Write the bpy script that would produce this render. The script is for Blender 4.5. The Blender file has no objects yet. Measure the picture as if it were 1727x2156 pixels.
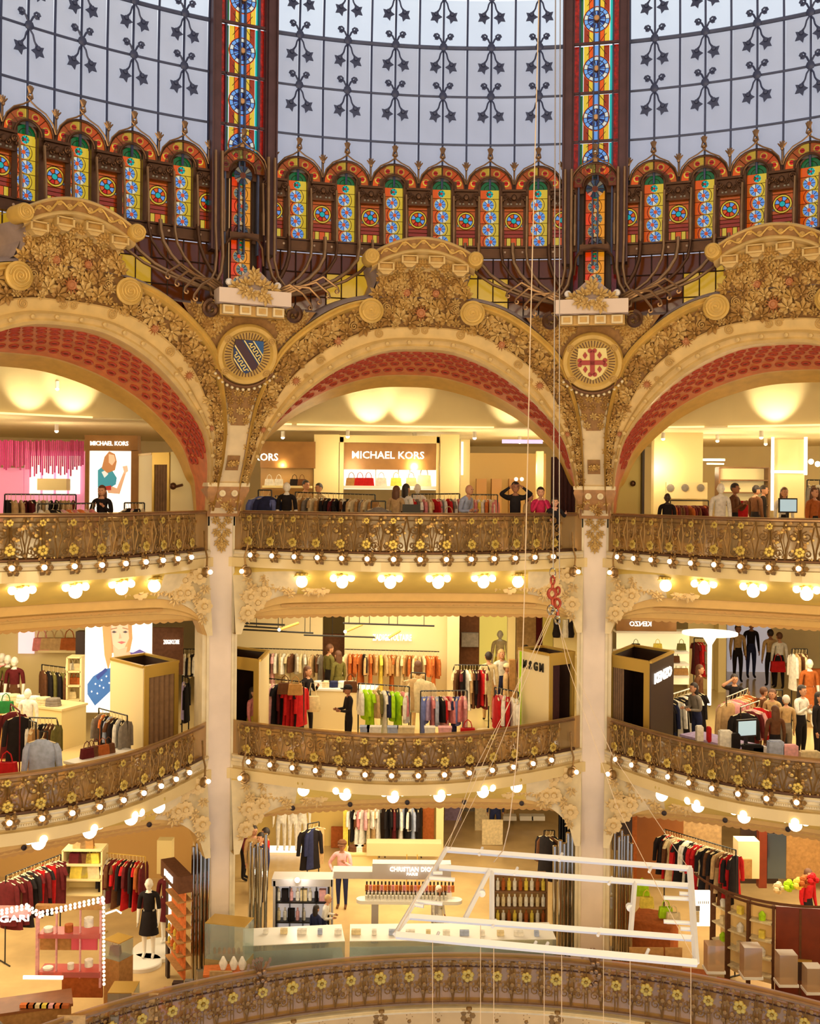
import bpy, math, random
from math import sin, cos, pi, radians, degrees, atan2, hypot
from mathutils import Vector, Matrix
V = Vector
rnd = random.Random(11)
sc = bpy.context.scene
COL = sc.collection

# ------------------------------------------------------------------ camera
# origin: the axis of the dome at eye height; +y looks across the hall
F_PX, PX, PY, ROLL, CX, CY, TH = 2300.0, 863.5, 1030.0, 0.009, -1.344, -11.323, -5.9
cam = bpy.data.cameras.new('camera')
cam.sensor_fit = 'HORIZONTAL'; cam.sensor_width = 36.0
cam.lens = 36.0 * F_PX / 1727.0
cam.shift_y = -(1078.0 - PY) / 1727.0
cam.clip_end = 300
cam_o = bpy.data.objects.new('camera', cam); COL.objects.link(cam_o)
cam_o.matrix_world = Matrix.Translation((CX, CY, 0)) @ Matrix.Rotation(pi / 2, 4, 'X') @ Matrix.Rotation(ROLL, 4, 'Z')
sc.camera = cam_o

# ------------------------------------------------------------------ colour management, sky
vs = sc.view_settings
sc.display_settings.display_device = 'sRGB'
vs.view_transform = 'Standard'; vs.look = 'None'; vs.gamma = 1.0; vs.use_curve_mapping = False
vs.exposure = 0.0
cy = sc.cycles
cy.max_bounces = 6; cy.diffuse_bounces = 3; cy.glossy_bounces = 2; cy.transmission_bounces = 3
cy.transparent_max_bounces = 16; cy.caustics_reflective = False; cy.caustics_refractive = False
cy.sample_clamp_indirect = 4.0; cy.sample_clamp_direct = 0.0

world = bpy.data.worlds.new('overcast_sky'); sc.world = world; world.use_nodes = True
nt = world.node_tree; nt.nodes.clear()
w_out = nt.nodes.new('ShaderNodeOutputWorld'); w_bg = nt.nodes.new('ShaderNodeBackground')
w_tc = nt.nodes.new('ShaderNodeTexCoord'); w_sep = nt.nodes.new('ShaderNodeSeparateXYZ')
w_rmp = nt.nodes.new('ShaderNodeValToRGB')
w_rmp.color_ramp.elements[0].position = 0.22; w_rmp.color_ramp.elements[0].color = (0.56, 0.60, 0.76, 1)
w_rmp.color_ramp.elements[1].position = 0.42; w_rmp.color_ramp.elements[1].color = (1.0, 1.02, 1.06, 1)
nt.links.new(w_tc.outputs['Generated'], w_sep.inputs[0]); nt.links.new(w_sep.outputs[2], w_rmp.inputs[0])
nt.links.new(w_rmp.outputs[0], w_bg.inputs[0]); w_bg.inputs[1].default_value = 1.0
nt.links.new(w_bg.outputs[0], w_out.inputs[0])

# ------------------------------------------------------------------ ceiling lamps of the shop floors and stand-in area lamps for the galleries opposite
WARM = (1.0, 0.76, 0.40)
def lamp(name, kind, loc, power, color=WARM, size=1.0, size_y=None, aim=None, spot=60, radius=.1):
    l = bpy.data.lights.new(name, kind); l.energy = power; l.color = color
    if kind == 'AREA':
        l.shape = 'RECTANGLE'; l.size = size; l.size_y = size_y or size
    else:
        l.shadow_soft_size = radius
    if kind == 'SPOT':
        l.spot_size = radians(spot); l.spot_blend = .6
    o = bpy.data.objects.new(name, l); COL.objects.link(o); o.location = loc
    if aim is not None:
        o.rotation_euler = (V(aim) - V(loc)).to_track_quat('-Z', 'Y').to_euler()
    return o
def cyl_pt(az, z, r):                       # point by azimuth (deg, clockwise from +y), height, radius
    a = radians(az); return V((r * sin(a), r * cos(a), z))
L2F, L1F, L0F = -1.5, -6.05, -10.6          # the three floors in view
for b in (-36, 0, 36):
    az = TH + b
    for zz, pw in ((-2.95, 165), (-7.3, 215)):
        for rr in (15.4, 17.9):
            p = cyl_pt(az, zz, rr)
            lamp('shop_ceiling_light', 'AREA', p, pw, (1.0, .84, .54), 5.5, 2.4, p - V((0, 0, 1))).rotation_euler[2] = -radians(az)
# area lamps added to stand in for the glow of the unseen galleries opposite
for az in (140, 180, 220):
    for zz, pw in ((6.8, 540), (2.2, 430), (-3.2, 380), (-7.8, 250)):
        p = cyl_pt(az, zz, 13.0)
        lamp('gallery_fill', 'AREA', p, pw, WARM, 5.0, 1.6, cyl_pt(az + 180, zz * .45, 11.0))

# ------------------------------------------------------------------ helpers: photograph pixel -> place at a real depth / height
def ray(px, py):
    c, s = cos(ROLL), sin(ROLL); dx, dy = px - PX, py - PY
    return (c * dx + s * dy) / F_PX, -(-s * dx + c * dy) / F_PX
def at(px, py, d):
    a, b = ray(px, py); return V((CX + a * d, CY + d, b * d))
def onz(px, py, z):
    a, b = ray(px, py); return at(px, py, z / b)
def ondx(px, d, z):                          # point at column px, depth d, height z
    a, _ = ray(px, PY - z / d * F_PX); return V((CX + a * d, CY + d, z))
def interp(x, tab):
    if x <= tab[0][0]: return tab[0][1]
    for (a, b), (c, d) in zip(tab, tab[1:]):
        if x <= c: return b + (d - b) * (x - a) / (c - a)
    return tab[-1][1]
PROFILE = [(-12, 13.4), (-2, 13.35), (-.6, 13.15), (-.1, 12.9), (.53, 12.4), (1.1, 12.1), (1.7, 11.9), (2.68, 11.45), (3.62, 11.2), (5, 11.1), (9, 11.1)]
def rw(z): return interp(z, PROFILE)         # the arcade wall leans in over the hall
def W(az, z, off=0.0): return cyl_pt(az, z, rw(z) - off)
def WMat(az, z, off=0.0, rot=0.0, s=1.0):    # frame on the wall: x sideways, y up, z towards the hall
    p = W(az, z, off); t = (W(az + .1, z, off) - p).normalized(); u = (W(az, z + .02, off) - p).normalized()
    n = t.cross(u).normalized(); u = n.cross(t)
    M = Matrix((t, u, n)).transposed().to_4x4(); M.translation = p
    return M @ Matrix.Rotation(rot, 4, 'Z') @ Matrix.Scale(s, 4)
def Rz(az): return Matrix.Rotation(-radians(az), 4, 'Z')
def T(*a): return Matrix.Translation(a if len(a) == 3 else a[0])

# ------------------------------------------------------------------ materials
def lin(c):
    return tuple(((x / 255) / 12.92 if x / 255 <= .04045 else ((x / 255 + .055) / 1.055) ** 2.4) for x in c[:3]) + (1.0,)
MATS = {}
def mat(name, col, rough=.55, metal=0.0, emit=0.0, noise=0.0, scale=6.0, bump=0.0, spec=None, dark=.6):
    if name in MATS: return MATS[name]
    m = bpy.data.materials.new(name); m.use_nodes = True; n = m.node_tree; b = n.nodes['Principled BSDF']
    c = lin(col); b.inputs['Base Color'].default_value = c
    b.inputs['Roughness'].default_value = rough; b.inputs['Metallic'].default_value = metal
    if spec is not None: b.inputs['Specular IOR Level'].default_value = spec
    if emit:
        b.inputs['Emission Color'].default_value = c; b.inputs['Emission Strength'].default_value = emit
    if noise or bump:
        tc = n.nodes.new('ShaderNodeTexCoord'); nz = n.nodes.new('ShaderNodeTexNoise')
        nz.inputs['Scale'].default_value = scale; nz.inputs['Detail'].default_value = 4
        n.links.new(tc.outputs['Object'], nz.inputs['Vector'])
        if noise:
            r = n.nodes.new('ShaderNodeValToRGB')
            r.color_ramp.elements[0].position = .3; r.color_ramp.elements[1].position = .7
            r.color_ramp.elements[0].color = tuple(x * (1 - noise * (1 - dark) * 1.6) for x in c[:3]) + (1,)
            r.color_ramp.elements[1].color = tuple(min(1, x * (1 + noise * .25)) for x in c[:3]) + (1,)
            n.links.new(nz.outputs['Fac'], r.inputs[0]); n.links.new(r.outputs[0], b.inputs['Base Color'])
        if bump:
            bp = n.nodes.new('ShaderNodeBump'); bp.inputs['Strength'].default_value = bump
            n.links.new(nz.outputs['Fac'], bp.inputs['Height']); n.links.new(bp.outputs[0], b.inputs['Normal'])
    MATS[name] = m; return m
def glass(name, col, body=.15, gloss=.06, noise=.0, scale=9.0):   # tinted pane: see-through colour + a little body + a little shine
    if name in MATS: return MATS[name]
    m = bpy.data.materials.new(name); m.use_nodes = True; n = m.node_tree; n.nodes.clear()
    o = n.nodes.new('ShaderNodeOutputMaterial'); tr = n.nodes.new('ShaderNodeBsdfTransparent')
    df = n.nodes.new('ShaderNodeBsdfDiffuse'); gl = n.nodes.new('ShaderNodeBsdfGlossy'); gl.inputs['Roughness'].default_value = .12
    m1 = n.nodes.new('ShaderNodeMixShader'); m2 = n.nodes.new('ShaderNodeMixShader')
    c = lin(col); tr.inputs[0].default_value = c; df.inputs[0].default_value = c
    if noise:
        tc = n.nodes.new('ShaderNodeTexCoord'); nz = n.nodes.new('ShaderNodeTexNoise'); nz.inputs['Scale'].default_value = scale
        r = n.nodes.new('ShaderNodeValToRGB'); r.color_ramp.elements[0].position = .3; r.color_ramp.elements[1].position = .75
        r.color_ramp.elements[0].color = tuple(x * (1 - noise) for x in c[:3]) + (1,)
        r.color_ramp.elements[1].color = tuple(min(1, x * (1 + noise * .5)) for x in c[:3]) + (1,)
        n.links.new(tc.outputs['Object'], nz.inputs['Vector']); n.links.new(nz.outputs['Fac'], r.inputs[0])
        n.links.new(r.outputs[0], tr.inputs[0])
    m1.inputs[0].default_value = body; m2.inputs[0].default_value = gloss
    n.links.new(tr.outputs[0], m1.inputs[1]); n.links.new(df.outputs[0], m1.inputs[2])
    n.links.new(m1.outputs[0], m2.inputs[1]); n.links.new(gl.outputs[0], m2.inputs[2]); n.links.new(m2.outputs[0], o.inputs[0])
    MATS[name] = m; return m
def cloth(rgb):
    rgb = tuple(int(x) for x in rgb)
    return mat('cloth_%02x%02x%02x' % rgb, rgb, .85, noise=.35, scale=14, spec=.2)

PLASTER = mat('cream_plaster', (226, 208, 172), .6, noise=.25, scale=3.0)
PLASTER2 = mat('cream_plaster_moulding', (224, 202, 158), .5, noise=.2, scale=5.0)
PINKSTONE = mat('pale_pillar_paint', (228, 206, 186), .45, noise=.12, scale=2.0)
GOLDP = mat('ochre_gilded_moulding', (208, 166, 82), .45, metal=.15, noise=.25, scale=4.0)
OCHRE = mat('ochre_relief', (200, 158, 88), .5, metal=.15, noise=.3, scale=9.0)
RELBG = mat('brown_relief_ground', (150, 106, 54), .7, noise=.4, scale=12)
ROSE = mat('russet_relief_flower', (176, 110, 62), .55, noise=.3, scale=12)
LILAC = mat('skylit_lilac_plaster', (168, 146, 140), .8, noise=.4, scale=3)  # cool dome light on the upper plaster faces is put into this colour
SOFFRED = mat('brick_red_soffit', (214, 122, 68), .6, noise=.35, scale=5)
ROUND = mat('dark_red_roundel', (176, 66, 42), .5, noise=.2, scale=10)
YELLOW = mat('yellow_cove_paint', (222, 188, 92), .6, noise=.15, scale=2)
BRONZE = mat('dark_bronze', (92, 62, 42), .38, metal=.7, noise=.3, scale=8)
BRONZEL = mat('worn_bronze_pipe', (150, 116, 84), .32, metal=.7, noise=.3, scale=6)
IRON = mat('dark_gilt_iron', (140, 104, 54), .45, metal=.45, noise=.4, scale=12)
GILT = mat('gilt_flower', (204, 174, 84), .35, metal=.5, noise=.2, scale=14)
DARKIRON = mat('blue_black_iron', (66, 74, 108), .5, metal=.3, noise=.3, scale=5)
PURPLE = mat('plum_iron', (84, 56, 60), .5, metal=.3, noise=.3, scale=4)
WHITEP = mat('white_paint', (238, 234, 226), .4)
CREAMW = mat('cream_wall_paint', (236, 214, 160), .6, noise=.08, scale=1.5)
BLACK = mat('black_metal', (26, 22, 22), .4)
DARK = mat('dark_brown', (52, 32, 26), .5, noise=.2)
WOOD = mat('brown_wood', (140, 84, 44), .5, noise=.4, scale=4)
REDWOOD = mat('mahogany', (120, 46, 22), .4, noise=.3, scale=4)
CHROME = mat('steel_tube', (190, 180, 160), .18, metal=1.0)
TAUPE = mat('taupe_curtain', (132, 100, 72), .85, noise=.3, scale=9)
ARCHP = mat('ochre_cream_arch_paint', (210, 174, 108), .5, noise=.25, scale=4.0)
MAROON = mat('maroon_curtain', (74, 36, 36), .85, noise=.3, scale=9)
LAMPW = mat('lit_opal_globe', (255, 236, 200), .4, emit=7.0)
BULBW = mat('lit_bulb', (255, 238, 206), .4, emit=6.0)
LEDW = mat('lit_white_panel', (255, 246, 226), .5, emit=1.25)
LEDB = mat('lit_bluish_strip', (205, 190, 255), .5, emit=1.1)
LETW = mat('lit_white_letters', (255, 250, 240), .5, emit=1.15)
SKIN = mat('skin', (206, 150, 116), .6); SKIN2 = mat('tan_skin', (160, 106, 76), .6)
HAIRD = mat('dark_hair', (40, 26, 22), .6); HAIRB = mat('brown_hair', (96, 58, 34), .6); HAIRL = mat('fair_hair', (196, 160, 104), .6)
CLEAR = glass('clear_glass', (246, 250, 250), .03, .06)
SMOKE = glass('smoky_glass_screen', (206, 166, 110), .5, .10, noise=.35, scale=3)

# ------------------------------------------------------------------ mesh builder
class MB:
    def __init__(s): s.v = []; s.f = []; s.m = []
    def add(s, vs, fs, M=None, mi=0):
        o = len(s.v)
        s.v += [tuple(M @ V(p)) for p in vs] if M is not None else [tuple(p) for p in vs]
        s.f += [tuple(i + o for i in f) for f in fs]
        s.m += ([mi] * len(fs)) if isinstance(mi, int) else list(mi)
        return s
    def box(s, c, d, M=None, mi=0, rz=0.0):
        x, y, z = d[0] / 2, d[1] / 2, d[2] / 2
        vs = [V((a * x, b * y, e * z)) for e in (-1, 1) for b in (-1, 1) for a in (-1, 1)]
        if rz:
            r = Matrix.Rotation(rz, 3, 'Z'); vs = [r @ v for v in vs]
        vs = [v + V(c) for v in vs]
        return s.add(vs, [(0, 2, 3, 1), (4, 5, 7, 6), (0, 1, 5, 4), (2, 6, 7, 3), (0, 4, 6, 2), (1, 3, 7, 5)], M, mi)
    def tube(s, pts, r, n=6, closed=False, M=None, mi=0, caps=True):
        pts = [V(p) for p in pts]; k = len(pts)
        rs = r if isinstance(r, (list, tuple)) else [r] * k
        vs = []; up = None
        for i, p in enumerate(pts):
            a = pts[i - 1] if (i or closed) else p
            b = pts[(i + 1) % k] if (i < k - 1 or closed) else p
            t = (b - a); t = t.normalized() if t.length > 1e-9 else V((0, 0, 1))
            if up is None:
                up = V((0, 0, 1)) if abs(t.z) < .9 else V((1, 0, 0))
            x = up - t * up.dot(t)
            x = x.normalized() if x.length > 1e-6 else t.orthogonal().normalized()
            up = x; y = t.cross(x)
            for j in range(n):
                q = 2 * pi * j / n; vs.append(p + (x * cos(q) + y * sin(q)) * rs[i])
        fs = []
        for i in range(k if closed else k - 1):
            i2 = (i + 1) % k
            for j in range(n):
                j2 = (j + 1) % n; fs.append((i * n + j, i * n + j2, i2 * n + j2, i2 * n + j))
        if caps and not closed:
            fs.append(tuple(range(n - 1, -1, -1))); fs.append(tuple((k - 1) * n + j for j in range(n)))
        return s.add(vs, fs, M, mi)
    def rod(s, a, b, r, n=6, M=None, mi=0): return s.tube([a, b], r, n, M=M, mi=mi)
    def lathe(s, prof, n=12, M=None, mi=0):
        vs = []; fs = []; k = len(prof)
        for r, z in prof:
            for j in range(n):
                q = 2 * pi * j / n; vs.append((r * cos(q), r * sin(q), z))
        for i in range(k - 1):
            for j in range(n):
                j2 = (j + 1) % n; fs.append((i * n + j, i * n + j2, (i + 1) * n + j2, (i + 1) * n + j))
        if prof[0][0] > 1e-6: fs.append(tuple(range(n - 1, -1, -1)))
        if prof[-1][0] > 1e-6: fs.append(tuple((k - 1) * n + j for j in range(n)))
        return s.add(vs, fs, M, mi)
    def prism(s, poly, h, M=None, mi=0, z0=0.0):
        k = len(poly); vs = [(x, y, z0) for x, y in poly] + [(x, y, z0 + h) for x, y in poly]
        fs = [tuple(range(k - 1, -1, -1)), tuple(range(k, 2 * k))]
        fs += [(i, (i + 1) % k, k + (i + 1) % k, k + i) for i in range(k)]
        return s.add(vs, fs, M, mi)
    def sph(s, c, r, n=10, m=6, sc_=(1, 1, 1), M=None, mi=0):
        pr = [(r * sin(pi * i / m), -r * cos(pi * i / m)) for i in range(m + 1)]
        vs = []; fs = []
        vs.append((0, 0, -r)); 
        for i in range(1, m):
            for j in range(n):
                q = 2 * pi * j / n; vs.append((pr[i][0] * cos(q), pr[i][0] * sin(q), pr[i][1]))
        vs.append((0, 0, r)); L = len(vs) - 1
        for j in range(n):
            j2 = (j + 1) % n
            fs.append((0, 1 + j2, 1 + j)); fs.append((L, L - n + j, L - n + j2))
            for i in range(m - 2):
                a = 1 + i * n; fs.append((a + j, a + j2, a + n + j2, a + n + j))
        vs = [(c[0] + x * sc_[0], c[1] + y * sc_[1], c[2] + z * sc_[2]) for x, y, z in vs]
        return s.add(vs, fs, M, mi)
    def grid(s, rows, mi=0, M=None, closed=False):      # rows: list of equal-length point lists; mi may be a list per row gap
        n = len(rows[0]); vs = [p for r in rows for p in r]; fs = []; ms = []
        for i in range(len(rows) - 1):
            for j in range(n if closed else n - 1):
                j2 = (j + 1) % n
                fs.append((i * n + j, i * n + j2, (i + 1) * n + j2, (i + 1) * n + j))
                ms.append(mi if isinstance(mi, int) else mi[i])
        return s.add(vs, fs, M, ms)
    def mesh(s, name, mats, smooth=True):
        me = bpy.data.meshes.new(name); me.from_pydata(s.v, [], s.f)
        for m in (mats if isinstance(mats, (list, tuple)) else [mats]): me.materials.append(m)
        me.polygons.foreach_set('material_index', s.m)
        if smooth:
            me.polygons.foreach_set('use_smooth', [True] * len(s.f))
            try: me.set_sharp_from_angle(angle=radians(38))
            except Exception: pass
        me.update(); return me
WM = {}
def put(o, M, parent):
    WM[o.name] = M
    if parent is None: o.matrix_basis = M
    else:
        o.parent = parent; o.matrix_basis = WM[parent.name].inverted() @ M
def tag(o, label=None, cat=None, group=None, kind=None):
    if label: o['label'] = label
    if cat: o['category'] = cat
    if group: o['group'] = group
    if kind: o['kind'] = kind
    return o
def thing(name, label, cat, M=None, group=None):         # an Empty at the base of a thing; M: matrix or location
    if M is None: M = Matrix()
    if not isinstance(M, Matrix): M = T(V(M))
    o = bpy.data.objects.new(name, None); o.empty_display_size = .1; COL.objects.link(o); put(o, M, None)
    return tag(o, label, cat, group)
def part(name, me, parent, M=None, label=None, ms=None):  # M: world matrix (default: the parent's own frame)
    o = bpy.data.objects.new(name, me); COL.objects.link(o)
    put(o, (M if M is not None else WM[parent.name]), parent)
    if label: o['label'] = label
    if ms is not None:
        for i, m in enumerate(ms if isinstance(ms, (list, tuple)) else [ms]):
            o.material_slots[i].link = 'OBJECT'; o.material_slots[i].material = m
    return o
def solo(name, me, label, cat, M=None, group=None, ms=None):   # a thing that is one mesh
    if M is None: M = Matrix()
    if not isinstance(M, Matrix): M = T(V(M))
    o = bpy.data.objects.new(name, me); COL.objects.link(o); put(o, M, None)
    if ms is not None:
        for i, m in enumerate(ms if isinstance(ms, (list, tuple)) else [ms]):
            o.material_slots[i].link = 'OBJECT'; o.material_slots[i].material = m
    return tag(o, label, cat, group)
def struct(name, me, M=None, label=None):
    o = bpy.data.objects.new(name, me) if me else bpy.data.objects.new(name, None); COL.objects.link(o)
    put(o, M if M is not None else Matrix(), None); o['kind'] = 'structure'
    if label: o['label'] = label
    return o
ORD = ['first', 'second', 'third', 'fourth', 'fifth', 'sixth', 'seventh', 'eighth', 'ninth', 'tenth', 'eleventh', 'twelfth', 'thirteenth', 'fourteenth', 'fifteenth', 'sixteenth', 'seventeenth', 'eighteenth', 'nineteenth', 'twentieth',
       'twenty-first', 'twenty-second', 'twenty-third', 'twenty-fourth', 'twenty-fifth', 'twenty-sixth', 'twenty-seventh', 'twenty-eighth', 'twenty-ninth', 'thirtieth']
def lerp(a, b, t): return a + (b - a) * t
def spiral(r0, r1, turns, n=24, a0=0.0, flip=1):
    return [(lerp(r0, r1, i / n) * cos(a0 + flip * 2 * pi * turns * i / n), lerp(r0, r1, i / n) * sin(a0 + flip * 2 * pi * turns * i / n), 0) for i in range(n + 1)]
TXT = {}
def text_mesh(s, size, mats, depth=.02, bold=0.0):
    k = (s, size, depth, bold)
    if k not in TXT:
        c = bpy.data.curves.new('lettering', 'FONT'); c.body = s; c.size = size; c.extrude = depth; c.offset = bold
        c.align_x = 'CENTER'; c.align_y = 'CENTER'; c.resolution_u = 2
        o = bpy.data.objects.new('tmp', c)
        me = bpy.data.meshes.new_from_object(o); me.name = 'lettering'; me.materials.clear(); me.materials.append(mats)
        bpy.data.objects.remove(o); bpy.data.curves.remove(c); TXT[k] = me
    return TXT[k]
def face(p, toward=None):       # matrix at p: local x to the right as seen, y up (world z), z towards the viewer
    p = V(p); d = V((CX, CY, 0)) - p if toward is None else V(toward) - p
    d.z = 0; d.normalize(); u = V((0, 0, 1)); x = u.cross(d)
    M = Matrix((x, u, d)).transposed().to_4x4(); M.translation = p; return M
def up(p, rz=0.0): return T(V(p)) @ Matrix.Rotation(rz, 4, 'Z')   # standing frame
def frontal(p, rz=0.0):         # standing frame at p turned so that its -y looks at the middle of the hall
    return T(V(p)) @ Matrix.Rotation(-atan2(p[0] - 0.0, p[1]) + rz, 4, 'Z')
BAYS = [(-36, 'left'), (0, 'middle'), (36, 'right')]
# ================================================================== STRUCTURE: floors, ceilings, outer walls
def dz(az): return ((az - TH + 18) % 36) - 18
def Rb(d): return 11.1 + 2.0 * (min(abs(d), 17.5) / 16.2) ** 2.1
def slab(name, mtl, z, thick, inner, outer=28.0, a0=-80, a1=80, n=160):
    m = MB(); rows = [[], [], [], []]
    for i in range(n + 1):
        a = TH + lerp(a0, a1, i / n); ri = inner(a)
        rows[0].append(cyl_pt(a, z - thick, ri)); rows[1].append(cyl_pt(a, z, ri)); rows[2].append(cyl_pt(a, z, outer)); rows[3].append(cyl_pt(a, z - thick, outer))
    m.grid(rows + [rows[0]]); return struct(name, m.mesh(name, mtl, False))
MARBLE = mat('tan_marble_floor', (204, 172, 120), .25, noise=.3, scale=1.2)
CREAMF = mat('cream_polished_floor', (226, 198, 140), .18, noise=.12, scale=.8)
slab('floor', MARBLE, L0F, .3, lambda a: 10.95)
slab('floor', CREAMF, L1F, .22, lambda a: Rb(dz(a)) - .02)
slab('floor', CREAMF, L2F, .2, lambda a: Rb(dz(a)) - .02)
CEIL = mat('warm_white_ceiling', (240, 222, 178), .7, noise=.06, scale=1)
slab('ceiling', CEIL, L1F - .9, .2, lambda a: 13.75)
slab('ceiling', CEIL, L2F - 1.1, .2, lambda a: 13.75)
slab('ceiling', CEIL, 2.82, .2, lambda a: 14.0, outer=16.0)
slab('ceiling', CEIL, 1.75, .2, lambda a: 16.05)
def ring_wall(name, mtl, r, z0, z1, a0, a1, n=60, th=.15, r1=None):
    m = MB(); rows = [[], [], [], []]; r1 = r1 or r
    for i in range(n + 1):
        a = TH + lerp(a0, a1, i / n)
        rows[0].append(cyl_pt(a, z0, r)); rows[1].append(cyl_pt(a, z1, r1)); rows[2].append(cyl_pt(a, z1, r1 + th)); rows[3].append(cyl_pt(a, z0, r + th))
    m.grid(rows + [rows[0]]); return struct(name, m.mesh(name, mtl, False))
ring_wall('wall_back', CREAMW, 27.7, -10.6, 3.0, -80, 80)
ring_wall('wall_front', PLASTER, 15.0, -12, 6.6, 78, 282)
ring_wall('wall_left', CREAMW, 16.0, -12, 6.6, -80, -70, 4, 12)
ring_wall('wall_right', CREAMW, 16.0, -12, 6.6, 70, 80, 4, 12)
ring_wall('wall_drum', PLASTER, 12.25, 3.3, 6.6, 54.3, 305.7)
# the lit fascia above the upper shop floor: a curved cove band washed by uplights
ring_wall('trim_1', CREAMW, 15.6, 1.55, 2.62, -80, 80)
FLINE = mat('lit_cove_edge', (255, 232, 170), .5, emit=1.0)
for k, (a, b) in enumerate([(-62, -41), (-40, -27), (-15.2, -9.8), (-9.3, 8.5), (22, 27), (29, 40), (41, 60)]):
    o = ring_wall('trim_2', FLINE, 15.53, 1.52, 1.56, a, b, 24, .06)
BROWNSLOT = mat('brown_ceiling_slot', (120, 88, 48), .6)
ring_wall('trim_3', BROWNSLOT, 14.6, 2.5, 2.6, -75, 75, 60, .5)
# ================================================================== DOME: three glazed bays, ribs, stained-glass gallery
RD = [(0, 12.0), (9, 12.0), (11.5, 11.8)]
def rd(z): return interp(z, RD)
def DM(az, z, off=0.0, rot=0.0, s=1.0):      # frame on the dome wall facing the hall
    p = cyl_pt(az, z, rd(z) - off); t = V((cos(radians(az)), -sin(radians(az)), 0)); u = V((0, 0, 1)); n = t.cross(u)
    M = Matrix((t, u, n)).transposed().to_4x4(); M.translation = p
    return M @ Matrix.Rotation(rot, 4, 'Z') @ Matrix.Scale(s, 4)
ROWZ = [6.55, 7.35, 8.37, 9.40, 10.43, 11.45]
MILK = glass('milky_blue_pane', (230, 231, 236), .10, .03, noise=.10, scale=.7)
MILK2 = glass('clear_white_pane', (246, 250, 255), .04, .03, noise=.05, scale=.7)
PITCH = 2.45
def pane_mesh(w, h):
    m = MB(); m.box((0, h / 2, 0), (w, h, .012)); return m.mesh('pane', MILK, False)
PW = 12.0 * radians(PITCH)
PANES = {i: pane_mesh(PW - .05, ROWZ[i + 1] - ROWZ[i] - .04) for i in range(5)}
def star_leaf(m, c, s, rot, mi=0, th=.02):
    pts = []
    for k in range(11):
        a = rot + pi * 2 * k / 10 + pi / 2
        r = s * (1 if k % 2 == 0 else .55)
        if k == 10: break
        pts.append((c[0] + r * cos(a) * .9, c[1] + r * sin(a)))
    m.prism(pts, th, None, mi, c[2])
def leaf_orn():
    m = MB()
    m.sph((0, 0, .03), .07, 8, 5, (1, 1, .5))
    for s in (-1, 1):
        m.tube([(0, .02, .03)] + [(s * (.02 + .035 * k), .06 + .10 * sin(k * .8), .03) for k in range(1, 4)], .016, 5)
        m.tube([(s * .115 + s * .045 * cos(q), .165 + .045 * sin(q), .03) for q in [i * .9 for i in range(7)]], .016, 5)
        m.sph((s * .13, .165, .03), .03, 6, 4)
        m.tube([(0, -.04, .03), (s * .05, -.12, .04), (s * .07, -.2, .04), (s * .10, -.25, .03)], .014, 5)
        star_leaf(m, (s * .135, -.33, .02), .115, s * .35); m.sph((s * .13, -.29, .03), .045, 6, 4)
    return m.mesh('leaf_ornament', DARKIRON)
LEAFORN = leaf_orn()
WN = {'left': 'window_1', 'middle': 'window_2', 'right': 'window_3'}
for b, bn in BAYS:
    win = struct(WN[bn], None); tag(win, label='%s bay of the glass dome, milky panes in a dark iron grid' % bn); win['kind'] = 'structure'
    for i in range(5):
        for j in range(12):
            d = (j - 5.5) * PITCH
            part('pane', PANES[i], win, DM(TH + b + d, ROWZ[i] + .02), ms=(MILK2 if i >= 3 else MILK))
    for j in range(13):
        m = MB(); d = (j - 6) * PITCH
        m.tube([cyl_pt(TH + b + d, z, rd(z) - .02) for z in (6.4, 7.35, 8.37, 9.4, 10.43, 11.45)], .024, 5)
        part('glazing_bar', m.mesh('glazing_bar', DARKIRON), win, Matrix())
    for i, z in enumerate(ROWZ[1:]):
        m = MB(); m.tube([cyl_pt(TH + b + d, z, rd(z) - .02) for d in [-14.9 + 29.8 * k / 24 for k in range(25)]], .045 if i in (2,) else .026, 5)
        part('ring_bar', m.mesh('ring_bar', DARKIRON), win, Matrix())
        if i >= 1:
            for k in range(6):
                part('leaf_ornament', LEAFORN, win, DM(TH + b + (k - 2.5) * 4.9, z, .03, 0, 1.3))
# ---- stained glass pieces
GR = glass('glass_red', (244, 66, 32), .06); GO = glass('glass_orange', (255, 156, 56), .06); GY = glass('glass_yellow', (255, 232, 120), .05)
GB = glass('glass_blue', (176, 214, 250), .05); GDB = glass('glass_deep_blue', (84, 126, 190), .1); GT = glass('glass_teal', (60, 225, 215), .05)
GG = glass('glass_green', (60, 160, 110), .12); GA = glass('glass_amber', (232, 150, 62), .12); GBR = glass('glass_brown', (206, 104, 52), .15); GW = glass('glass_white', (250, 250, 240), .1)
GDR = glass('glass_mottled_red', (216, 60, 36), .2, noise=.55, scale=14)
SG = [BRONZE, GR, GO, GY, GB, GDB, GT, GG, GA, GBR, GW]
def ringseg(m, c, r0, r1, a0, a1, z, h, mi, n=2):
    ps = [(c[0] + r1 * cos(lerp(a0, a1, i / n)), c[1] + r1 * sin(lerp(a0, a1, i / n))) for i in range(n + 1)]
    ps += [(c[0] + r0 * cos(lerp(a1, a0, i / n)), c[1] + r0 * sin(lerp(a1, a0, i / n))) for i in range(n + 1)]
    m.prism(ps, h, None, mi, z)
def disc(m, c, r, z, h, mi, n=10):
    m.prism([(c[0] + r * cos(2 * pi * i / n), c[1] + r * sin(2 * pi * i / n)) for i in range(n)], h, None, mi, z)
def daisy(m, c, r, z=.0, petals=8):
    for k in range(petals):
        a = 2 * pi * k / petals
        ringseg(m, c, r * .36, r, a + .1, a + 2 * pi / petals - .1, z, .01, 4 if k % 3 else 10, 1)
    disc(m, c, r * .32, z, .012, 2)
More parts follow.
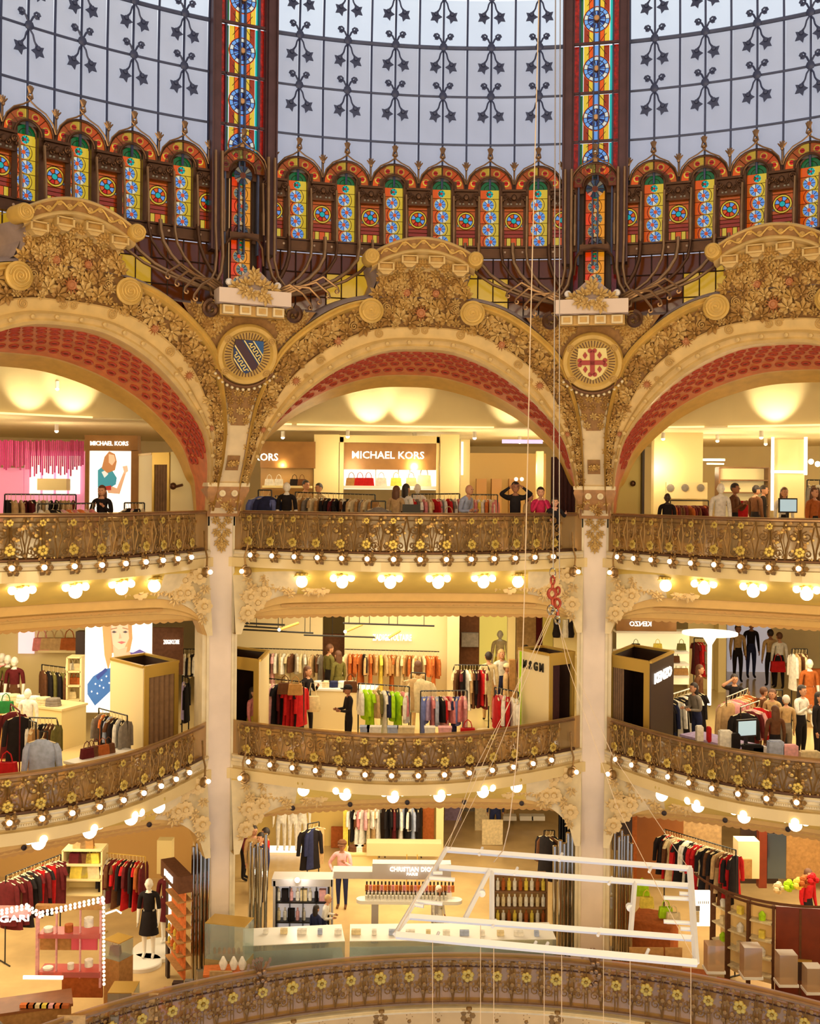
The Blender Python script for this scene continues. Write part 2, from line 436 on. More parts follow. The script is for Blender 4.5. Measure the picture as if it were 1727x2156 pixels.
def cell(m, x0, x1, y0, y1, c, r, ml, mr, z=-.01, n=8):      # a glass cell with a round hole, split left and right of the hole
    for s_, mi, xe in ((-1, ml, x0), (1, mr, x1)):
        arc = [(c[0] + s_ * r * sin(pi * i / n), c[1] - r * cos(pi * i / n)) for i in range(n + 1)]
        arc = [(max(x0, min(x1, x)), y) for x, y in arc]
        P = [(c[0], y0), (xe, y0), (xe, y1), (c[0], y1)] if s_ > 0 else [(c[0], y0), (xe, y0), (xe, y1), (c[0], y1)]
        P = P + arc[::-1]
        if s_ < 0: P = P[::-1]
        m.prism(P, .006, None, mi, z)
def leads(m, c, r0, r1, k, z=.012, w=.007):
    for q in range(k):
        a = 2 * pi * q / k; m.rod((c[0] + r0 * cos(a), c[1] + r0 * sin(a), z), (c[0] + r1 * cos(a), c[1] + r1 * sin(a), z), w, 4)
def wheel(m, c, r, k, mis, mh, z=0):            # ring of petals and a hub, no glass behind it
    for q in range(k):
        a = 2 * pi * q / k; ringseg(m, c, r * .34, r, a, a + 2 * pi / k, z, .008, mis[q % len(mis)], 1 if k > 9 else 2)
    disc(m, c, r * .34, z, .008, mh, 8); leads(m, c, r * .36, r, k, .012, .006)
def fan_mesh():
    m = MB(); R0, R1, rm, rr = .27, .47, .37, .075
    for k in range(4):
        a0, a1 = pi * k / 4, pi * (k + 1) / 4; ac = (a0 + a1) / 2; c = (rm * cos(ac), rm * sin(ac)); n = 6
        for s_ in (-1, 1):
            ae = a0 if s_ < 0 else a1; P = [(R0 * cos(lerp(ac, ae, i / 3)), R0 * sin(lerp(ac, ae, i / 3))) for i in range(4)] + [(R1 * cos(lerp(ae, ac, i / 3)), R1 * sin(lerp(ae, ac, i / 3))) for i in range(4)]
            P += [(c[0] + rr * cos(ac + s_ * pi * i / n), c[1] + rr * sin(ac + s_ * pi * i / n)) for i in range(n + 1)]
            m.prism(P if s_ > 0 else P[::-1], .006, None, [2, 8, 8, 2][k] if s_ > 0 else [8, 2, 3, 8][k], 0)
        ringseg(m, c, .05, rr, 0, 2 * pi, .0, .01, 3, 12); disc(m, c, .05, .0, .01, 1, 8); m.rod((c[0] - .045, c[1], .012), (c[0] + .045, c[1], .012), .005, 4)
        m.rod((R0 * cos(a0), R0 * sin(a0), .01), (R1 * cos(a0), R1 * sin(a0), .01), .007, 4)
    m.tube([(.49 * cos(pi * i / 14), .49 * sin(pi * i / 14), .02) for i in range(15)], .026, 6)
    m.tube([(.26 * cos(pi * i / 12), .26 * sin(pi * i / 12), .03) for i in range(13)], .024, 6)
    return m.mesh('arch_fan', SG, False)
def ogee_mesh():
    m = MB()
    for s in (-1, 1):
        m.tube([(s * .5, .12, .05), (s * .44, .3, .05), (s * .3, .45, .05), (s * .13, .53, .05), (s * .03, .60, .05), (-s * .05, .68, .05), (-s * .03, .76, .05), (0, .78, .05)], .017, 5)
    m.sph((0, .69, .05), .035, 6, 4)
    for a in (-.7, -.35, 0, .35, .7):
        m.tube([(0, .76, .05), (.09 * sin(a), .78 + .12 * cos(a), .06)], [.035, .012], 5)
    return m.mesh('ogee_tracery', BRONZEL)
def finial_mesh():
    m = MB(); m.rod((0, -.15, 0), (0, .2, 0), .022)
    for a in (-.9, -.4, 0, .4, .9): m.tube([(0, .14, 0), (.11 * sin(a), .16 + .12 * cos(a), .02)], [.03, .012], 5)
    m.sph((0, .12, .03), .04, 6, 4); return m.mesh('palmette', BRONZEL)
def window_mesh():
    m = MB(); w = .2; hh = .262
    for k in range(4):
        y1 = -.16 - k * hh; c = (.03 if k % 2 else -.03, y1 - hh / 2); a, b = (8, 3) if k % 2 == 0 else (2, 3)
        cell(m, -w, w, y1 - hh, y1, c, .130, *((a, b) if k % 2 == 0 else (a, b)))
        ringseg(m, c, .118, .130, 0, 2 * pi, -.01, .006, 3, 14); wheel(m, c, .118, 8, (4, 4, 10, 4), 2)
        m.rod((-w, y1, .0), (w, y1, .0), .006, 4)
        sd = 1 if c[0] < 0 else -1
        m.tube([(c[0] + sd * (.165 * cos(q)), c[1] + .165 * sin(q), .0) for q in [-.9 + .3 * i for i in range(7)]], .006, 4)
    cell(m, -w, w, -.16, .03, (0, -.06), .075, 2, 3); wheel(m, (0, -.06), .075, 5, (6, 6, 7), 1)
    P = [(w * cos(pi * i / 10), .03 + w * .95 * sin(pi * i / 10)) for i in range(11)]; m.prism(P, .006, None, 7, -.01); m.tube([(.12 * cos(pi * i / 8), .03 + .11 * sin(pi * i / 8), 0) for i in range(9)], .006, 4); m.rod((0, .03, 0), (0, .2, 0), .006, 4)
    ringseg(m, (0, .02), .2, .34, -.1, pi + .1, -.03, .01, 0, 12)
    m.tube([(-.215, -1.26, .0), (-.215, 0, .0)] + [(.215 * cos(pi - pi * i / 10), .03 + .2 * sin(pi * i / 10), 0) for i in range(11)] + [(.215, -1.26, 0)], .02, 5)
    m.box((0, -1.22, 0), (.44, .06, .04)); return m.mesh('floral_window', SG, False)
def pier_mesh():
    m = MB()
    m.box((0, -.0, .0), (.50, .045, .10)); m.box((0, -.17, -.03), (.44, .28, .06)); m.box((0, -.33, 0), (.48, .03, .08))
    for s in (-1, 1):
        m.tube([(p[0] + s * .2, p[1] - .12, .05) for p in spiral(.075, .01, 1.6, 14, 0, s)], .018, 5)
        m.sph((s * .24, -.2, .03), .045, 6, 4)
        m.tube([(p[0] + s * .08, p[1] - .2, .03) for p in spiral(.06, .01, 1.3, 10, 1, -s)], .014, 5)
        for q in (.06, .13): m.box((s * q, -.285, .02), (.035, .03, .03), None, 10)
    m.sph((0, -.15, .03), .06, 8, 4, (1, 1.2, .6))
    return m.mesh('carved_capital', SG, True)
def roundel_mesh():
    m = MB(); w = .2
    cell(m, -w, w, -.2, .2, (0, 0), .185, 8, 8); m.prism([(-w, .2), (w, .2), (w, .34), (-w, .34)], .006, None, 8, -.01)
    ringseg(m, (0, 0), .145, .185, 0, 2 * pi, -.01, .008, 3, 18)
    for k in range(8):
        a = 2 * pi * k / 8 + pi / 8; ringseg(m, (0, 0), .06, .145, a - pi / 8, a + pi / 8, -.01, .008, [2, 4, 2, 4, 2, 1, 2, 4][k], 2)
    disc(m, (0, 0), .06, -.01, .012, 6, 10); leads(m, (0, 0), .06, .145, 8); m.tube([(.06 * cos(q), .06 * sin(q), .01) for q in [i * .63 for i in range(10)]], .007, 4, True)
    m.tube([(.145 * cos(q), .145 * sin(q), .01) for q in [i * .4 for i in range(16)]], .007, 4, True); m.tube([(.188 * cos(q), .188 * sin(q), .01) for q in [i * .4 for i in range(16)]], .007, 4, True)
    for x0, x1, mi in ((-w, -.15, 8), (-.15, -.06, 3), (-.06, .06, 2), (.06, .15, 3), (.15, w, 8)): m.prism([(x0, -.56), (x1, -.56), (x1, -.36), (x0, -.36)], .006, None, mi, -.01); m.rod((x0, -.56, 0), (x0, -.36, 0), .006, 4)
    m.prism([(-w, -.36), (w, -.36), (w, -.2), (-w, -.2)], .006, None, 9, -.01)
    for y in (-.36, -.28, -.2, .2): m.rod((-w, y, 0), (w, y, 0), .007, 4)
    for s in (-1, 1): m.sph((s * .165, -.11, .015), .03, 6, 4, (1, 1, .4), mi=4)
    return m.mesh('roundel_panel', SG, False)
def rivet_band(b):
    m = MB(); ds = [-14.9 + 29.8 * k / 24 for k in range(25)]
    for z, h, dpt in ((5.03, .17, .12), (5.14, .03, .16), (4.92, .03, .16)):
        a = [cyl_pt(d, z + h / 2, 11.95) for d in ds]; bq = [cyl_pt(d, z + h / 2, 11.95 - dpt) for d in ds]
        c = [cyl_pt(d, z - h / 2, 11.95 - dpt) for d in ds]; e = [cyl_pt(d, z - h / 2, 11.95) for d in ds]
        m.grid([a, bq, c, e])
    for k in range(7):
        for s in (-.9, .9): m.sph(cyl_pt((k - 3) * 4.9 + s, 5.03, 11.82), .028, 6, 4, mi=1)
    return m.mesh('riveted_band', [BRONZE, mat('pale_rivet', (190, 160, 140), .4)])
FAN, OGEE, FINI, FWIN, PIER, RPAN, RIV = fan_mesh(), ogee_mesh(), finial_mesh(), window_mesh(), pier_mesh(), roundel_mesh(), rivet_band(0)
m = MB()
for q in (-1, 1): m.box((q * .255, .7, 0), (.11, 1.5, .1))
m.box((0, 1.1, -.03), (.5, .42, .05)); m.box((0, .05, 0), (.5, .1, .06)); PFR = m.mesh('pier_frame', BRONZE, False)
GSKY = glass('backlit_yellow_glass', (255, 222, 110), .1); GSKB = glass('shaded_amber_glass', (150, 88, 36), .3)  # darker amber copy carries the shade of the panes between the pipes
for b, bn in BAYS:
    az0 = TH + b
    g = thing('stained_glass_gallery', 'arcade of stained glass windows and bronze piers under the %s dome bay' % bn, 'stained glass', cyl_pt(az0, 4.9, 12.0), 'stained glass arcades at the foot of the dome')
    part('riveted_band', RIV, g, Rz(az0))
    for k in range(6):
        d = (k - 2.5) * 4.9; a = az0 + d
        part('arch_fan', FAN, g, DM(a, 6.38, .05)); part('ogee_tracery', OGEE, g, DM(a, 6.36, .08)); part('floral_window', FWIN, g, DM(a, 6.38, -.06))
    for k in range(7):
        a = az0 + (k - 3) * 4.9
        part('palmette', FINI, g, DM(a, 6.68, .1)); part('carved_capital', PIER, g, DM(a, 6.34, .14)); part('roundel_panel', RPAN, g, DM(a, 5.72, .06)); part('pier_frame', PFR, g, DM(a, 5.1, .02))
        for s in (-1, 1):
            m = MB(); m.tube([cyl_pt(s * 1.3, z, r) for z, r in ((6.2, 11.78), (5.6, 11.72), (5.55, 11.72), (5.12, 11.7))], [.028, .028, .04, .03], 6)
            part('bronze_pipe', m.mesh('bronze_pipe', BRONZEL), g, Rz(a))
    # skylight band between the gallery and the arches
    sk = thing('skylight_band', 'yellow and amber leaded skylight behind the %s arch crest' % bn, 'skylight', cyl_pt(az0, 3.6, 12.0), 'leaded skylights behind the arch crests')
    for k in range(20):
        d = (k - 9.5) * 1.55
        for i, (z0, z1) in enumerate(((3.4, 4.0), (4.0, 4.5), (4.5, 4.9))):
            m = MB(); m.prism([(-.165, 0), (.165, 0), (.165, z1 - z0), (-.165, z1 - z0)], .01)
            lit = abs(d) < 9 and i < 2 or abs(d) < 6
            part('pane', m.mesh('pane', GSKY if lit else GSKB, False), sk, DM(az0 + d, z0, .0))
    m = MB()
    for k in range(21): m.rod(cyl_pt((k - 10) * 1.55, 3.4, 11.97), cyl_pt((k - 10) * 1.55, 4.95, 11.97), .014, 4)
    for z in (4.0, 4.5): m.tube([cyl_pt(-15.5 + 31 * k / 24, z, 11.97) for k in range(25)], .014, 4)
    part('leading', m.mesh('leading', DARK), sk, Rz(az0))
# upper shell and the bays out of view close the dome; the cap glass is denser to hold back sky light
m = MB(); rows = []
for k in range(9):
    q = k / 8 * pi / 2; rows.append([cyl_pt(a * 6, 11.45 + 8 * sin(q), max(.2, 11.8 * cos(q))) for a in range(60)])
m.grid(rows, closed=True); struct('window_4', m.mesh('dome_cap', glass('dome_cap_glass', (226, 216, 200), .35, .02), True))
m = MB(); m.grid([[cyl_pt(TH + 54 + 252 * k / 60, z, rd(z)) for k in range(61)] for z in (6.6, 11.45)])
struct('window_5', m.mesh('dome_far_side', MILK, True))
m = MB(); m.grid([[cyl_pt(TH + 54.2 + 251.6 * k / 60, z, r) for k in range(61)] for z, r in ((6.6, 15.1), (6.6, 12.0))])
struct('ceiling', m.mesh('ceiling', PLASTER, False))
# ---- the two dome ribs of stained glass
def rib_module(h):
    m = MB()
    S = [PURPLE, GR, GO, GY, GB, GDB, GT, GG, GA, GBR, GW, GDR]; c = (0, h / 2); R = .285; ya = math.sqrt(R * R - .265 ** 2)
    for s in (-1, 1):
        m.box((s * .40, h / 2, -.0), (.115, h - .05, .01), None, 11)
        m.box((s * .305, h / 2, -.02), (.05, h - .06, .01), None, 6 if s > 0 else 7)
        for t in (-1, 1):
            ye = .03 if t < 0 else h - .03
            P1 = [(s * .06, ye), (s * .16, ye)] + [(s * x, h / 2 + t * math.sqrt(R * R - x * x)) for x in (.16, .11, .06)]
            P2 = [(s * .16, ye), (s * .265, ye), (s * .265, h / 2 + t * ya)] + [(s * x, h / 2 + t * math.sqrt(R * R - x * x)) for x in (.24, .2, .16)]
            for P, mi in ((P1, 3 if s * t > 0 else 2), (P2, 9 if s * t > 0 else 3)): m.prism(P if s * t < 0 else P[::-1], .008, None, mi, -.01)
            m.rod((s * .16, ye, 0), (s * .16, h / 2 + t * .24, 0), .006, 4); m.rod((s * .06, ye, 0), (s * .2, h / 2 + t * .3, 0), .006, 4)
    for k in range(14):
        a = 2 * pi * k / 14; ringseg(m, c, .185, .265, a, a + 2 * pi / 14, -.01, .008, 4 if k % 3 else 10, 1); ringseg(m, c, .075, .185, a + .2, a + .2 + 2 * pi / 14, -.01, .008, 4 if k % 2 else 5, 1)
    for y0, y1 in ((.02, h / 2 - R), (h / 2 + R, h - .02)): m.box((0, (y0 + y1) / 2, -.006), (.13, y1 - y0, .008), None, 4)
    ringseg(m, c, .265, R, 0, 2 * pi, -.01, .008, 2, 20); leads(m, c, .185, .265, 14); leads(m, c, .075, .185, 14); disc(m, c, .078, -.01, .01, 0, 8)
    for rr in (.185, .265): m.tube([(c[0] + rr * cos(2 * pi * i / 20), c[1] + rr * sin(2 * pi * i / 20), .005) for i in range(20)], .008, 4, True)
    return m.mesh('rosette_panel', S, False)
RIBM = [rib_module(ROWZ[i + 1] - ROWZ[i]) for i in range(5)]
HUB = mat('tan_hub', (200, 150, 100), .4)
for s, nm in ((-1, 'left'), (1, 'right')):
    a0 = TH + s * 18
    g = thing('dome_rib', '%s dome rib of red and blue stained glass rosettes between plum flanges' % nm, 'dome rib', cyl_pt(a0, 6.4, 12.0))
    for i in range(5):
        part('rosette_panel', RIBM[i], g, DM(a0, ROWZ[i], .05))
        m = MB(); m.lathe([(.06, 0), (.05, .02), (0, .03)], 10); part('hub', m.mesh('hub', HUB), g, DM(a0, (ROWZ[i] + ROWZ[i + 1]) / 2, .1))
        m = MB(); m.box((0, 0, .04), (.98, .05, .06)); part('cross_bar', m.mesh('cross_bar', PURPLE, False), g, DM(a0, ROWZ[i + 1], .05))
    for x, w, dp, mm in ((-.575, .17, .3, PURPLE), (.575, .17, .3, PURPLE), (-.345, .035, .12, DARKIRON), (.345, .035, .12, DARKIRON), (-.055, .03, .13, DARKIRON), (.055, .03, .13, DARKIRON), (-.475, .03, .2, PURPLE), (.475, .03, .2, PURPLE), (-.66, .03, .36, PURPLE), (.66, .03, .36, PURPLE)):
        m = MB()
        for i in range(5):
            h = ROWZ[i + 1] - ROWZ[i]; m.box((0, h / 2, dp / 2), (w, h, dp), T(0, ROWZ[i] - 6.55, 0))
        m.box((0, -.9, dp / 2), (w, 1.8, dp))
        part('flange', m.mesh('flange', mm, False), g, DM(a0, 6.55, .0) @ T(x, 0, 0))
    m = MB(); m.box((0, 0, 0), (1.36, 3.3, .03)); part('backing', m.mesh('backing', DARK, False), g, DM(a0, 5.05, -.1))
    m = MB(); m.box((0, 0, 0), (.44, 1.25, .02)); m.box((0, -1.25, 0), (.44, 1.1, .02)); part('glow_panel', m.mesh('glow_panel', mat('rib_glow', (236, 190, 130), .5, emit=.5), False), g, DM(a0, 5.8, -.05))  # glowing sheets added to stand in for daylight behind the rib windows
    part('arch_fan', FAN, g, DM(a0, 6.38, .16)); part('ogee_tracery', OGEE, g, DM(a0, 6.36, .2)); part('floral_window', FWIN, g, DM(a0, 6.28, .06))
    part('floral_window', FWIN, g, DM(a0, 5.0, .05)); m = MB(); wheel(m, (0, 0), .19, 12, (4, 10, 5), 2); part('blue_daisy', m.mesh('blue_daisy', SG, False), g, DM(a0, 6.32, .2))
    for x in (-.4, .4):
        m = MB(); m.box((0, -.9, 0), (.1, 2.6, .01)); part('red_strip', m.mesh('red_strip', GDR, False), g, DM(a0, 5.95, .04) @ T(x, 0, 0))
    m = MB(); m.tube([(-.42, -.55, .1), (-.38, -.2, .14), (-.28, -.05, .16), (0, 0, .17), (.28, -.05, .16), (.38, -.2, .14), (.42, -.55, .1)], .03, 6); m.box((0, .02, .1), (.6, .12, .1))
    part('bronze_yoke', m.mesh('bronze_yoke', BRONZE), g, DM(a0, 5.05, .2))
# ---- bundles of bronze pipes running down to the pillar heads
for s, nm in ((-1, 'left'), (1, 'right')):
    a0 = TH + s * 18
    g = thing('pipe_bundle', 'basket of curved bronze pipes sweeping down onto the %s pillar head' % nm, 'ironwork', cyl_pt(a0, 3.7, 11.4), 'bronze pipe baskets above the pillars')
    for t in (-1, 1):
        for k, d in enumerate((4.6, 6.9, 8.3, 9.5, 11.8, 13.2)):
            pts = [(d, 5.2, 11.72), (d, 5.0, 11.68), (d * .98, 4.75, 11.62), (d * .90, 4.5, 11.55), (d * .78, 4.28, 11.5), (d * .6, 4.08, 11.42), (max(2.9, d * .42), 3.93, 11.36), (2.6, 3.8, 11.3)]
            m = MB(); m.tube([cyl_pt(t * q, z, r) for q, z, r in pts], .042 if k % 2 == 0 else .032, 6)
            part('bronze_pipe', m.mesh('bronze_pipe', BRONZEL if k % 3 else BRONZE), g, Rz(a0))
        for k, (q0, r0) in enumerate(((2.35, .036), (3.0, .03))):
            m = MB(); m.tube([cyl_pt(t * q, z, r) for q, z, r in ((q0, 6.7, 11.62), (q0, 5.2, 11.6), (q0 * .98, 4.6, 11.55), (q0 * .95 + .4, 4.25, 11.45), (q0 + 1.0, 4.0, 11.32), (q0 + .9, 3.75, 11.25), (q0 + .2 - k, 3.6, 11.2), (q0 + .25, 3.5, 11.2))], r0, 6)
            part('bronze_pipe', m.mesh('bronze_pipe', BRONZEL), g, Rz(a0))
        m = MB(); m.lathe([(0, .06), (.06, .04), (.075, 0), (.05, -.05)], 10); part('boss', m.mesh('boss', mat('white_boss', (220, 210, 205), .3)), g, WMat(a0 + t * 2.55, 3.98, .22))
        for k in range(4):
            e = 6.1 + .95 * k; z1 = 3.55 + .12 * k
            pts = [(2.9, 3.95 - .05 * k, 11.2), (lerp(2.9, e, .35), 4.05 - .02 * k, 11.1), (lerp(2.9, e, .75), z1 + .33, 11.02), (e, z1 + .12, 10.98)]
            sp = [(e - .12 + .26 * cos(q) * (1 + q / 6), z1 + .05 + .055 * sin(q) * (1 + q / 6), 10.96) for q in [-.2 - i * .7 for i in range(8)]]
            m = MB(); m.tube([cyl_pt(t * q, z, r) for q, z, r in pts + sp], [.032, .03, .026, .024] + [.02] * 8, 5)
            part('curled_frond', m.mesh('curled_frond', BRONZEL), g, Rz(a0))
        m = MB(); m.tube([(p[0], p[1], .05) for p in spiral(.17, .03, 1.4, 18, pi / 2, -t)], .05, 6); part('scroll_foot', m.mesh('scroll_foot', BRONZE), g, WMat(a0 + t * 4.3, 3.45, .2))
# ================================================================== ARCHES, SPANDRELS, PILLARS
FT = [(16.3, -.5), (16.05, .2), (15.5, .75), (14.85, 1.12), (13.5, 1.53), (11.3, 2.0), (8.7, 2.40), (6, 2.68), (3.2, 2.86), (0, 2.90)]
OT = [(16.9, -.5), (17.0, .2), (16.95, .8), (16.8, 1.3), (16.2, 1.95), (14.7, 2.75), (11.6, 3.34), (8.2, 3.72), (4.6, 3.88), (0, 3.9)]
BT = [(16.2, -.6), (15.9, .0), (15.4, .2), (14.5, .68), (13.0, 1.13), (10.6, 1.62), (7.8, 1.98), (5.2, 2.2), (2.7, 2.33), (0, 2.36)]
def smooth_curve(C, n=72):
    L = [(-a, z) for a, z in C] + [(a, z) for a, z in C[-2::-1]]
    P = []
    for i in range(n + 1):
        x = i / n * (len(L) - 1); k = min(int(x), len(L) - 2); f = x - k
        p0, p1, p2, p3 = L[max(k - 1, 0)], L[k], L[k + 1], L[min(k + 2, len(L) - 1)]
        P.append(tuple(.5 * ((2 * p1[c]) + (-p0[c] + p2[c]) * f + (2 * p0[c] - 5 * p1[c] + 4 * p2[c] - p3[c]) * f * f + (-p0[c] + 3 * p1[c] - 3 * p2[c] + p3[c]) * f ** 3) for c in (0, 1)))
    return P
NT = 96
FC, OC, BC = smooth_curve(FT, NT), smooth_curve(OT, NT), smooth_curve(BT, NT)
def band(t, s):                              # t 0..1 along the arch, s 0 intrados .. 1 outer moulding
    x = t * NT; k = min(int(x), NT - 1); f = x - k
    a = (lerp(FC[k][0], FC[k + 1][0], f), lerp(FC[k][1], FC[k + 1][1], f)); b = (lerp(OC[k][0], OC[k + 1][0], f), lerp(OC[k][1], OC[k + 1][1], f))
    return lerp(a[0], b[0], s), lerp(a[1], b[1], s)
SP = [(0, -.02, 0), (0, .05, 0), (.05, .09, 0), (.09, .05, 0), (.13, .06, 0), (.17, .1, 0), (.21, .04, 0), (.23, 0, 0), (.42, 0, 0), (.44, .04, 0), (.46, -.04, 1), (.85, -.04, 1), (.87, .05, 2), (.90, .13, 2), (.94, .10, 2), (.97, .15, 2), (1.0, .12, 2), (1.02, -.05, 2)]
def arch_face():
    m = MB(); rows = []
    hid = lambda i, s: s > .84 and abs(band(i / NT, 1.0)[0]) < 5.3
    for s, off, mi in SP: rows.append([W(*band(i / NT, s), -.04 if hid(i, s) else off) for i in range(NT + 1)])
    m.grid(rows, [SP[i + 1][2] for i in range(len(SP) - 1)])
    m.m = [1 if mi == 2 and hid(k % NT, .9) and hid(k % NT + 1, .9) else mi for k, mi in enumerate(m.m)]
    return m.mesh('arch_face', [ARCHP, RELBG, GOLDP])
def extrados():
    m = MB(); rows = []
    for q, up_ in ((-.05, 0), (.25, .12), (.8, .2), (1.2, .05)):
        rows.append([cyl_pt(*(lambda a, z: (a, z + up_ * max(0, min(1, (z - 1.5))), rw(z) + q))(*band(i / NT, 1.02))) for i in range(NT + 1)])
    m.grid(rows); return m.mesh('plaster_back', LILAC)
def soffit_pt(t, s):
    x = t * NT; k = min(int(x), NT - 1); f = x - k
    a = W(lerp(FC[k][0], FC[k + 1][0], f), lerp(FC[k][1], FC[k + 1][1], f), -.02)
    b = cyl_pt(lerp(BC[k][0], BC[k + 1][0], f), lerp(BC[k][1], BC[k + 1][1], f), 14.0)
    p = a.lerp(b, s); p.z += .16 * sin(pi * s) * min(1, max(0, a.z)); return p
SOFS = [0, .05, .09, .11, .2, .35, .5, .68, .78, .80, .88, .92, 1.0]
SOFM = [0, 0, 2, 1, 1, 1, 1, 1, 2, 0, 0, 0]
def soffit():
    m = MB(); rows = [[soffit_pt(i / NT, s) for i in range(NT + 1)] for s in SOFS]
    m.grid(rows, SOFM); return m.mesh('soffit', [GOLDP, SOFFRED, ARCHP])
def back_face():
    m = MB(); m.grid([[cyl_pt(BC[i][0], BC[i][1], 14.0) for i in range(NT + 1)], [cyl_pt(BC[i][0] * 1.06, max(2.75, BC[i][1]), 14.0) for i in range(NT + 1)]])
    return m.mesh('back_face', PLASTER)
def roundel():
    m = MB(); m.lathe([(.1, 0), (.1, .02), (.085, .035), (.06, .015)], 10); m.lathe([(.06, .012), (.02, .02), (0, .03)], 8, None, 1); return m.mesh('roundel', [ROUND, mat('dark_roundel_eye', (120, 44, 30), .5)])
def sprig():                                  # five-fingered leaf
    m = MB()
    for k in range(7):
        a = radians(-135 + 45 * k); L = [.62, .8, .95, 1.0, .95, .8, .62][k]
        R = Matrix.Rotation(-a, 4, 'Z')
        m.add([(0, .03, .05), (-.2, L * .6, .18), (0, L * .55, .36), (.2, L * .6, .18), (0, L, .16), (-.17, L * .5, -.05), (.17, L * .5, -.05)], [(0, 2, 1), (0, 3, 2), (1, 2, 4), (2, 3, 4), (0, 1, 5), (1, 4, 5), (0, 6, 3), (3, 6, 4)], R)
    m.sph((0, 0, .12), .12, 6, 3); return m.mesh('leaf_sprig', OCHRE)
def flower_relief():
    m = MB()
    for k in range(12):
        a = 2 * pi * k / 12; R = Matrix.Rotation(a, 4, 'Z')
        m.add([(.4, -.1, .05), (.4, .1, .05), (1.0, 0, .1), (.62, 0, .28)], [(0, 3, 1), (0, 2, 3), (1, 3, 2)], R)
    m.lathe([(.5, 0), (.45, .25), (.3, .2), (.22, .3), (0, .32)], 12); return m.mesh('sunflower', ROSE)
def scroll_relief():
    m = MB(); m.tube([(p[0], p[1], .12) for p in spiral(1.0, .1, 2.2, 22)], .13, 5); return m.mesh('scroll', OCHRE)
def volute():
    m = MB(); m.lathe([(.215, -.02), (.215, .14), (.19, .17), (0, .17)], 24)
    m.tube([(p[0], p[1], .175) for p in spiral(.19, .02, 3.0, 48)], [.02] * 48 + [.03], 6)
    m.tube([(.215 * cos(q), .215 * sin(q), .1) for q in [i * 2 * pi / 24 for i in range(24)]], .045, 6, True)
    return m.mesh('volute', GOLDP)
AF, EX, SO, BF = arch_face(), extrados(), soffit(), back_face()
ROUN, SPR, SUN, SCR, VOL = roundel(), sprig(), flower_relief(), scroll_relief(), volute()
NECK = [(3.8, 4.95), (3.88, 4.75), (4.05, 4.5), (4.2, 4.3), (4.35, 4.4), (4.45, 4.75), (4.5, 4.95)]
def crest_body():
    m = MB(); rows = []
    for z, hw, off, in ((3.75, 5.6, -.04), (3.9, 4.95, -.03), (4.05, 4.6, -.02), (4.25, 4.5, .0), (4.4, 4.65, .06), (4.5, 4.85, .14), (4.62, 4.95, .2)):
        rows.append([cyl_pt(hw * (i / 10 - 1), z + (.22 * (1 - (i / 10 - 1) ** 2) if z > 4.2 else .05), rw(z) - off) for i in range(21)])
    m.grid(rows, [0, 0, 0, 1, 1, 1])
    for s in (-1, 1):                          # side cheeks going back
        m.grid([[p, cyl_pt(degrees(atan2(p.x, p.y)) * 1.12, p.z, 12.0)] for p in [r[0 if s < 0 else -1] for r in rows]], 2)
    m.grid([[cyl_pt(q * s_, z, r) for q, z, r in ((4.6, 4.3, 11.3), (5.2, 4.0, 11.3), (6.3, 3.85, 11.35), (8.4, 3.72, 11.35))] for s_ in (-1,)] + [[cyl_pt(-q, z, 12.1) for q, z in ((5.0, 4.3), (5.6, 4.0), (6.6, 3.85), (8.6, 3.72))]], 2)
    m.grid([[cyl_pt(q, z, r) for q, z, r in ((4.6, 4.3, 11.3), (5.2, 4.0, 11.3), (6.3, 3.85, 11.35), (8.4, 3.72, 11.35))], [cyl_pt(q, z, 12.1) for q, z in ((5.0, 4.3), (5.6, 4.0), (6.6, 3.85), (8.6, 3.72))]], 2)
    return m.mesh('crest_body', [RELBG, ARCHP, LILAC])
def cornice():
    m = MB(); n = 24; rows = []
    for q, dzz in ((11.9, .0), (10.85, .0), (10.80, -.03), (10.84, -.06), (10.88, -.24), (10.84, -.27), (10.82, -.31), (10.9, -.35), (11.2, -.36)):
        rows.append([cyl_pt(5.55 * (2 * i / n - 1), 5.12 - .36 * (2 * i / n - 1) ** 2 + dzz, q) for i in range(n + 1)])
    m.grid(rows, [1, 0, 0, 2, 0, 0, 0, 0]); return m.mesh('cornice', [ARCHP, LILAC, RELBG])
def wave():
    m = MB(); n = 60
    m.tube([cyl_pt(4.6 * (2 * i / n - 1), 5.12 - .36 * (4.6 / 5.55 * (2 * i / n - 1)) ** 2 - .15 + .065 * sin(i / n * 2 * pi * 4.5), 10.83) for i in range(n + 1)], .018, 5)
    return m.mesh('wave_moulding', GOLDP)
def studm():
    m = MB(); m.lathe([(.06, 0), (.06, .015), (.045, .025), (.03, .015), (0, .03)], 10); return m.mesh('stud', OCHRE)
def bracket():
    m = MB()
    m.box((0, .075, .1), (.34, .02, .2)); m.box((-.15, 0, .1), (.035, .15, .2)); m.box((.15, 0, .1), (.035, .15, .2)); m.box((0, -.06, .1), (.27, .035, .2)); m.box((0, 0, .06), (.3, .14, .1), None, 1)
    m.prism([(-.14, -.075), (.14, -.075), (.06, -.15), (-.06, -.15)], .16, None, 0, .0)
    return m.mesh('bracket', [ARCHP, OCHRE], False)
def end_scroll():
    m = MB(); m.lathe([(.16, -.3), (.16, .06), (.14, .09), (0, .09)], 20); m.tube([(p[0], p[1], .095) for p in spiral(.14, .02, 2.2, 32)], .016, 5); return m.mesh('scroll_end', [GOLDP])
CB, CN, WV, ST, BK, ES = crest_body(), cornice(), wave(), studm(), bracket(), end_scroll()
KEY = {'left': 'left arch, over the pink fringe and lightbox shop', 'middle': 'middle arch, over the lit handbag shelves', 'right': 'right arch, over the white light frames'}
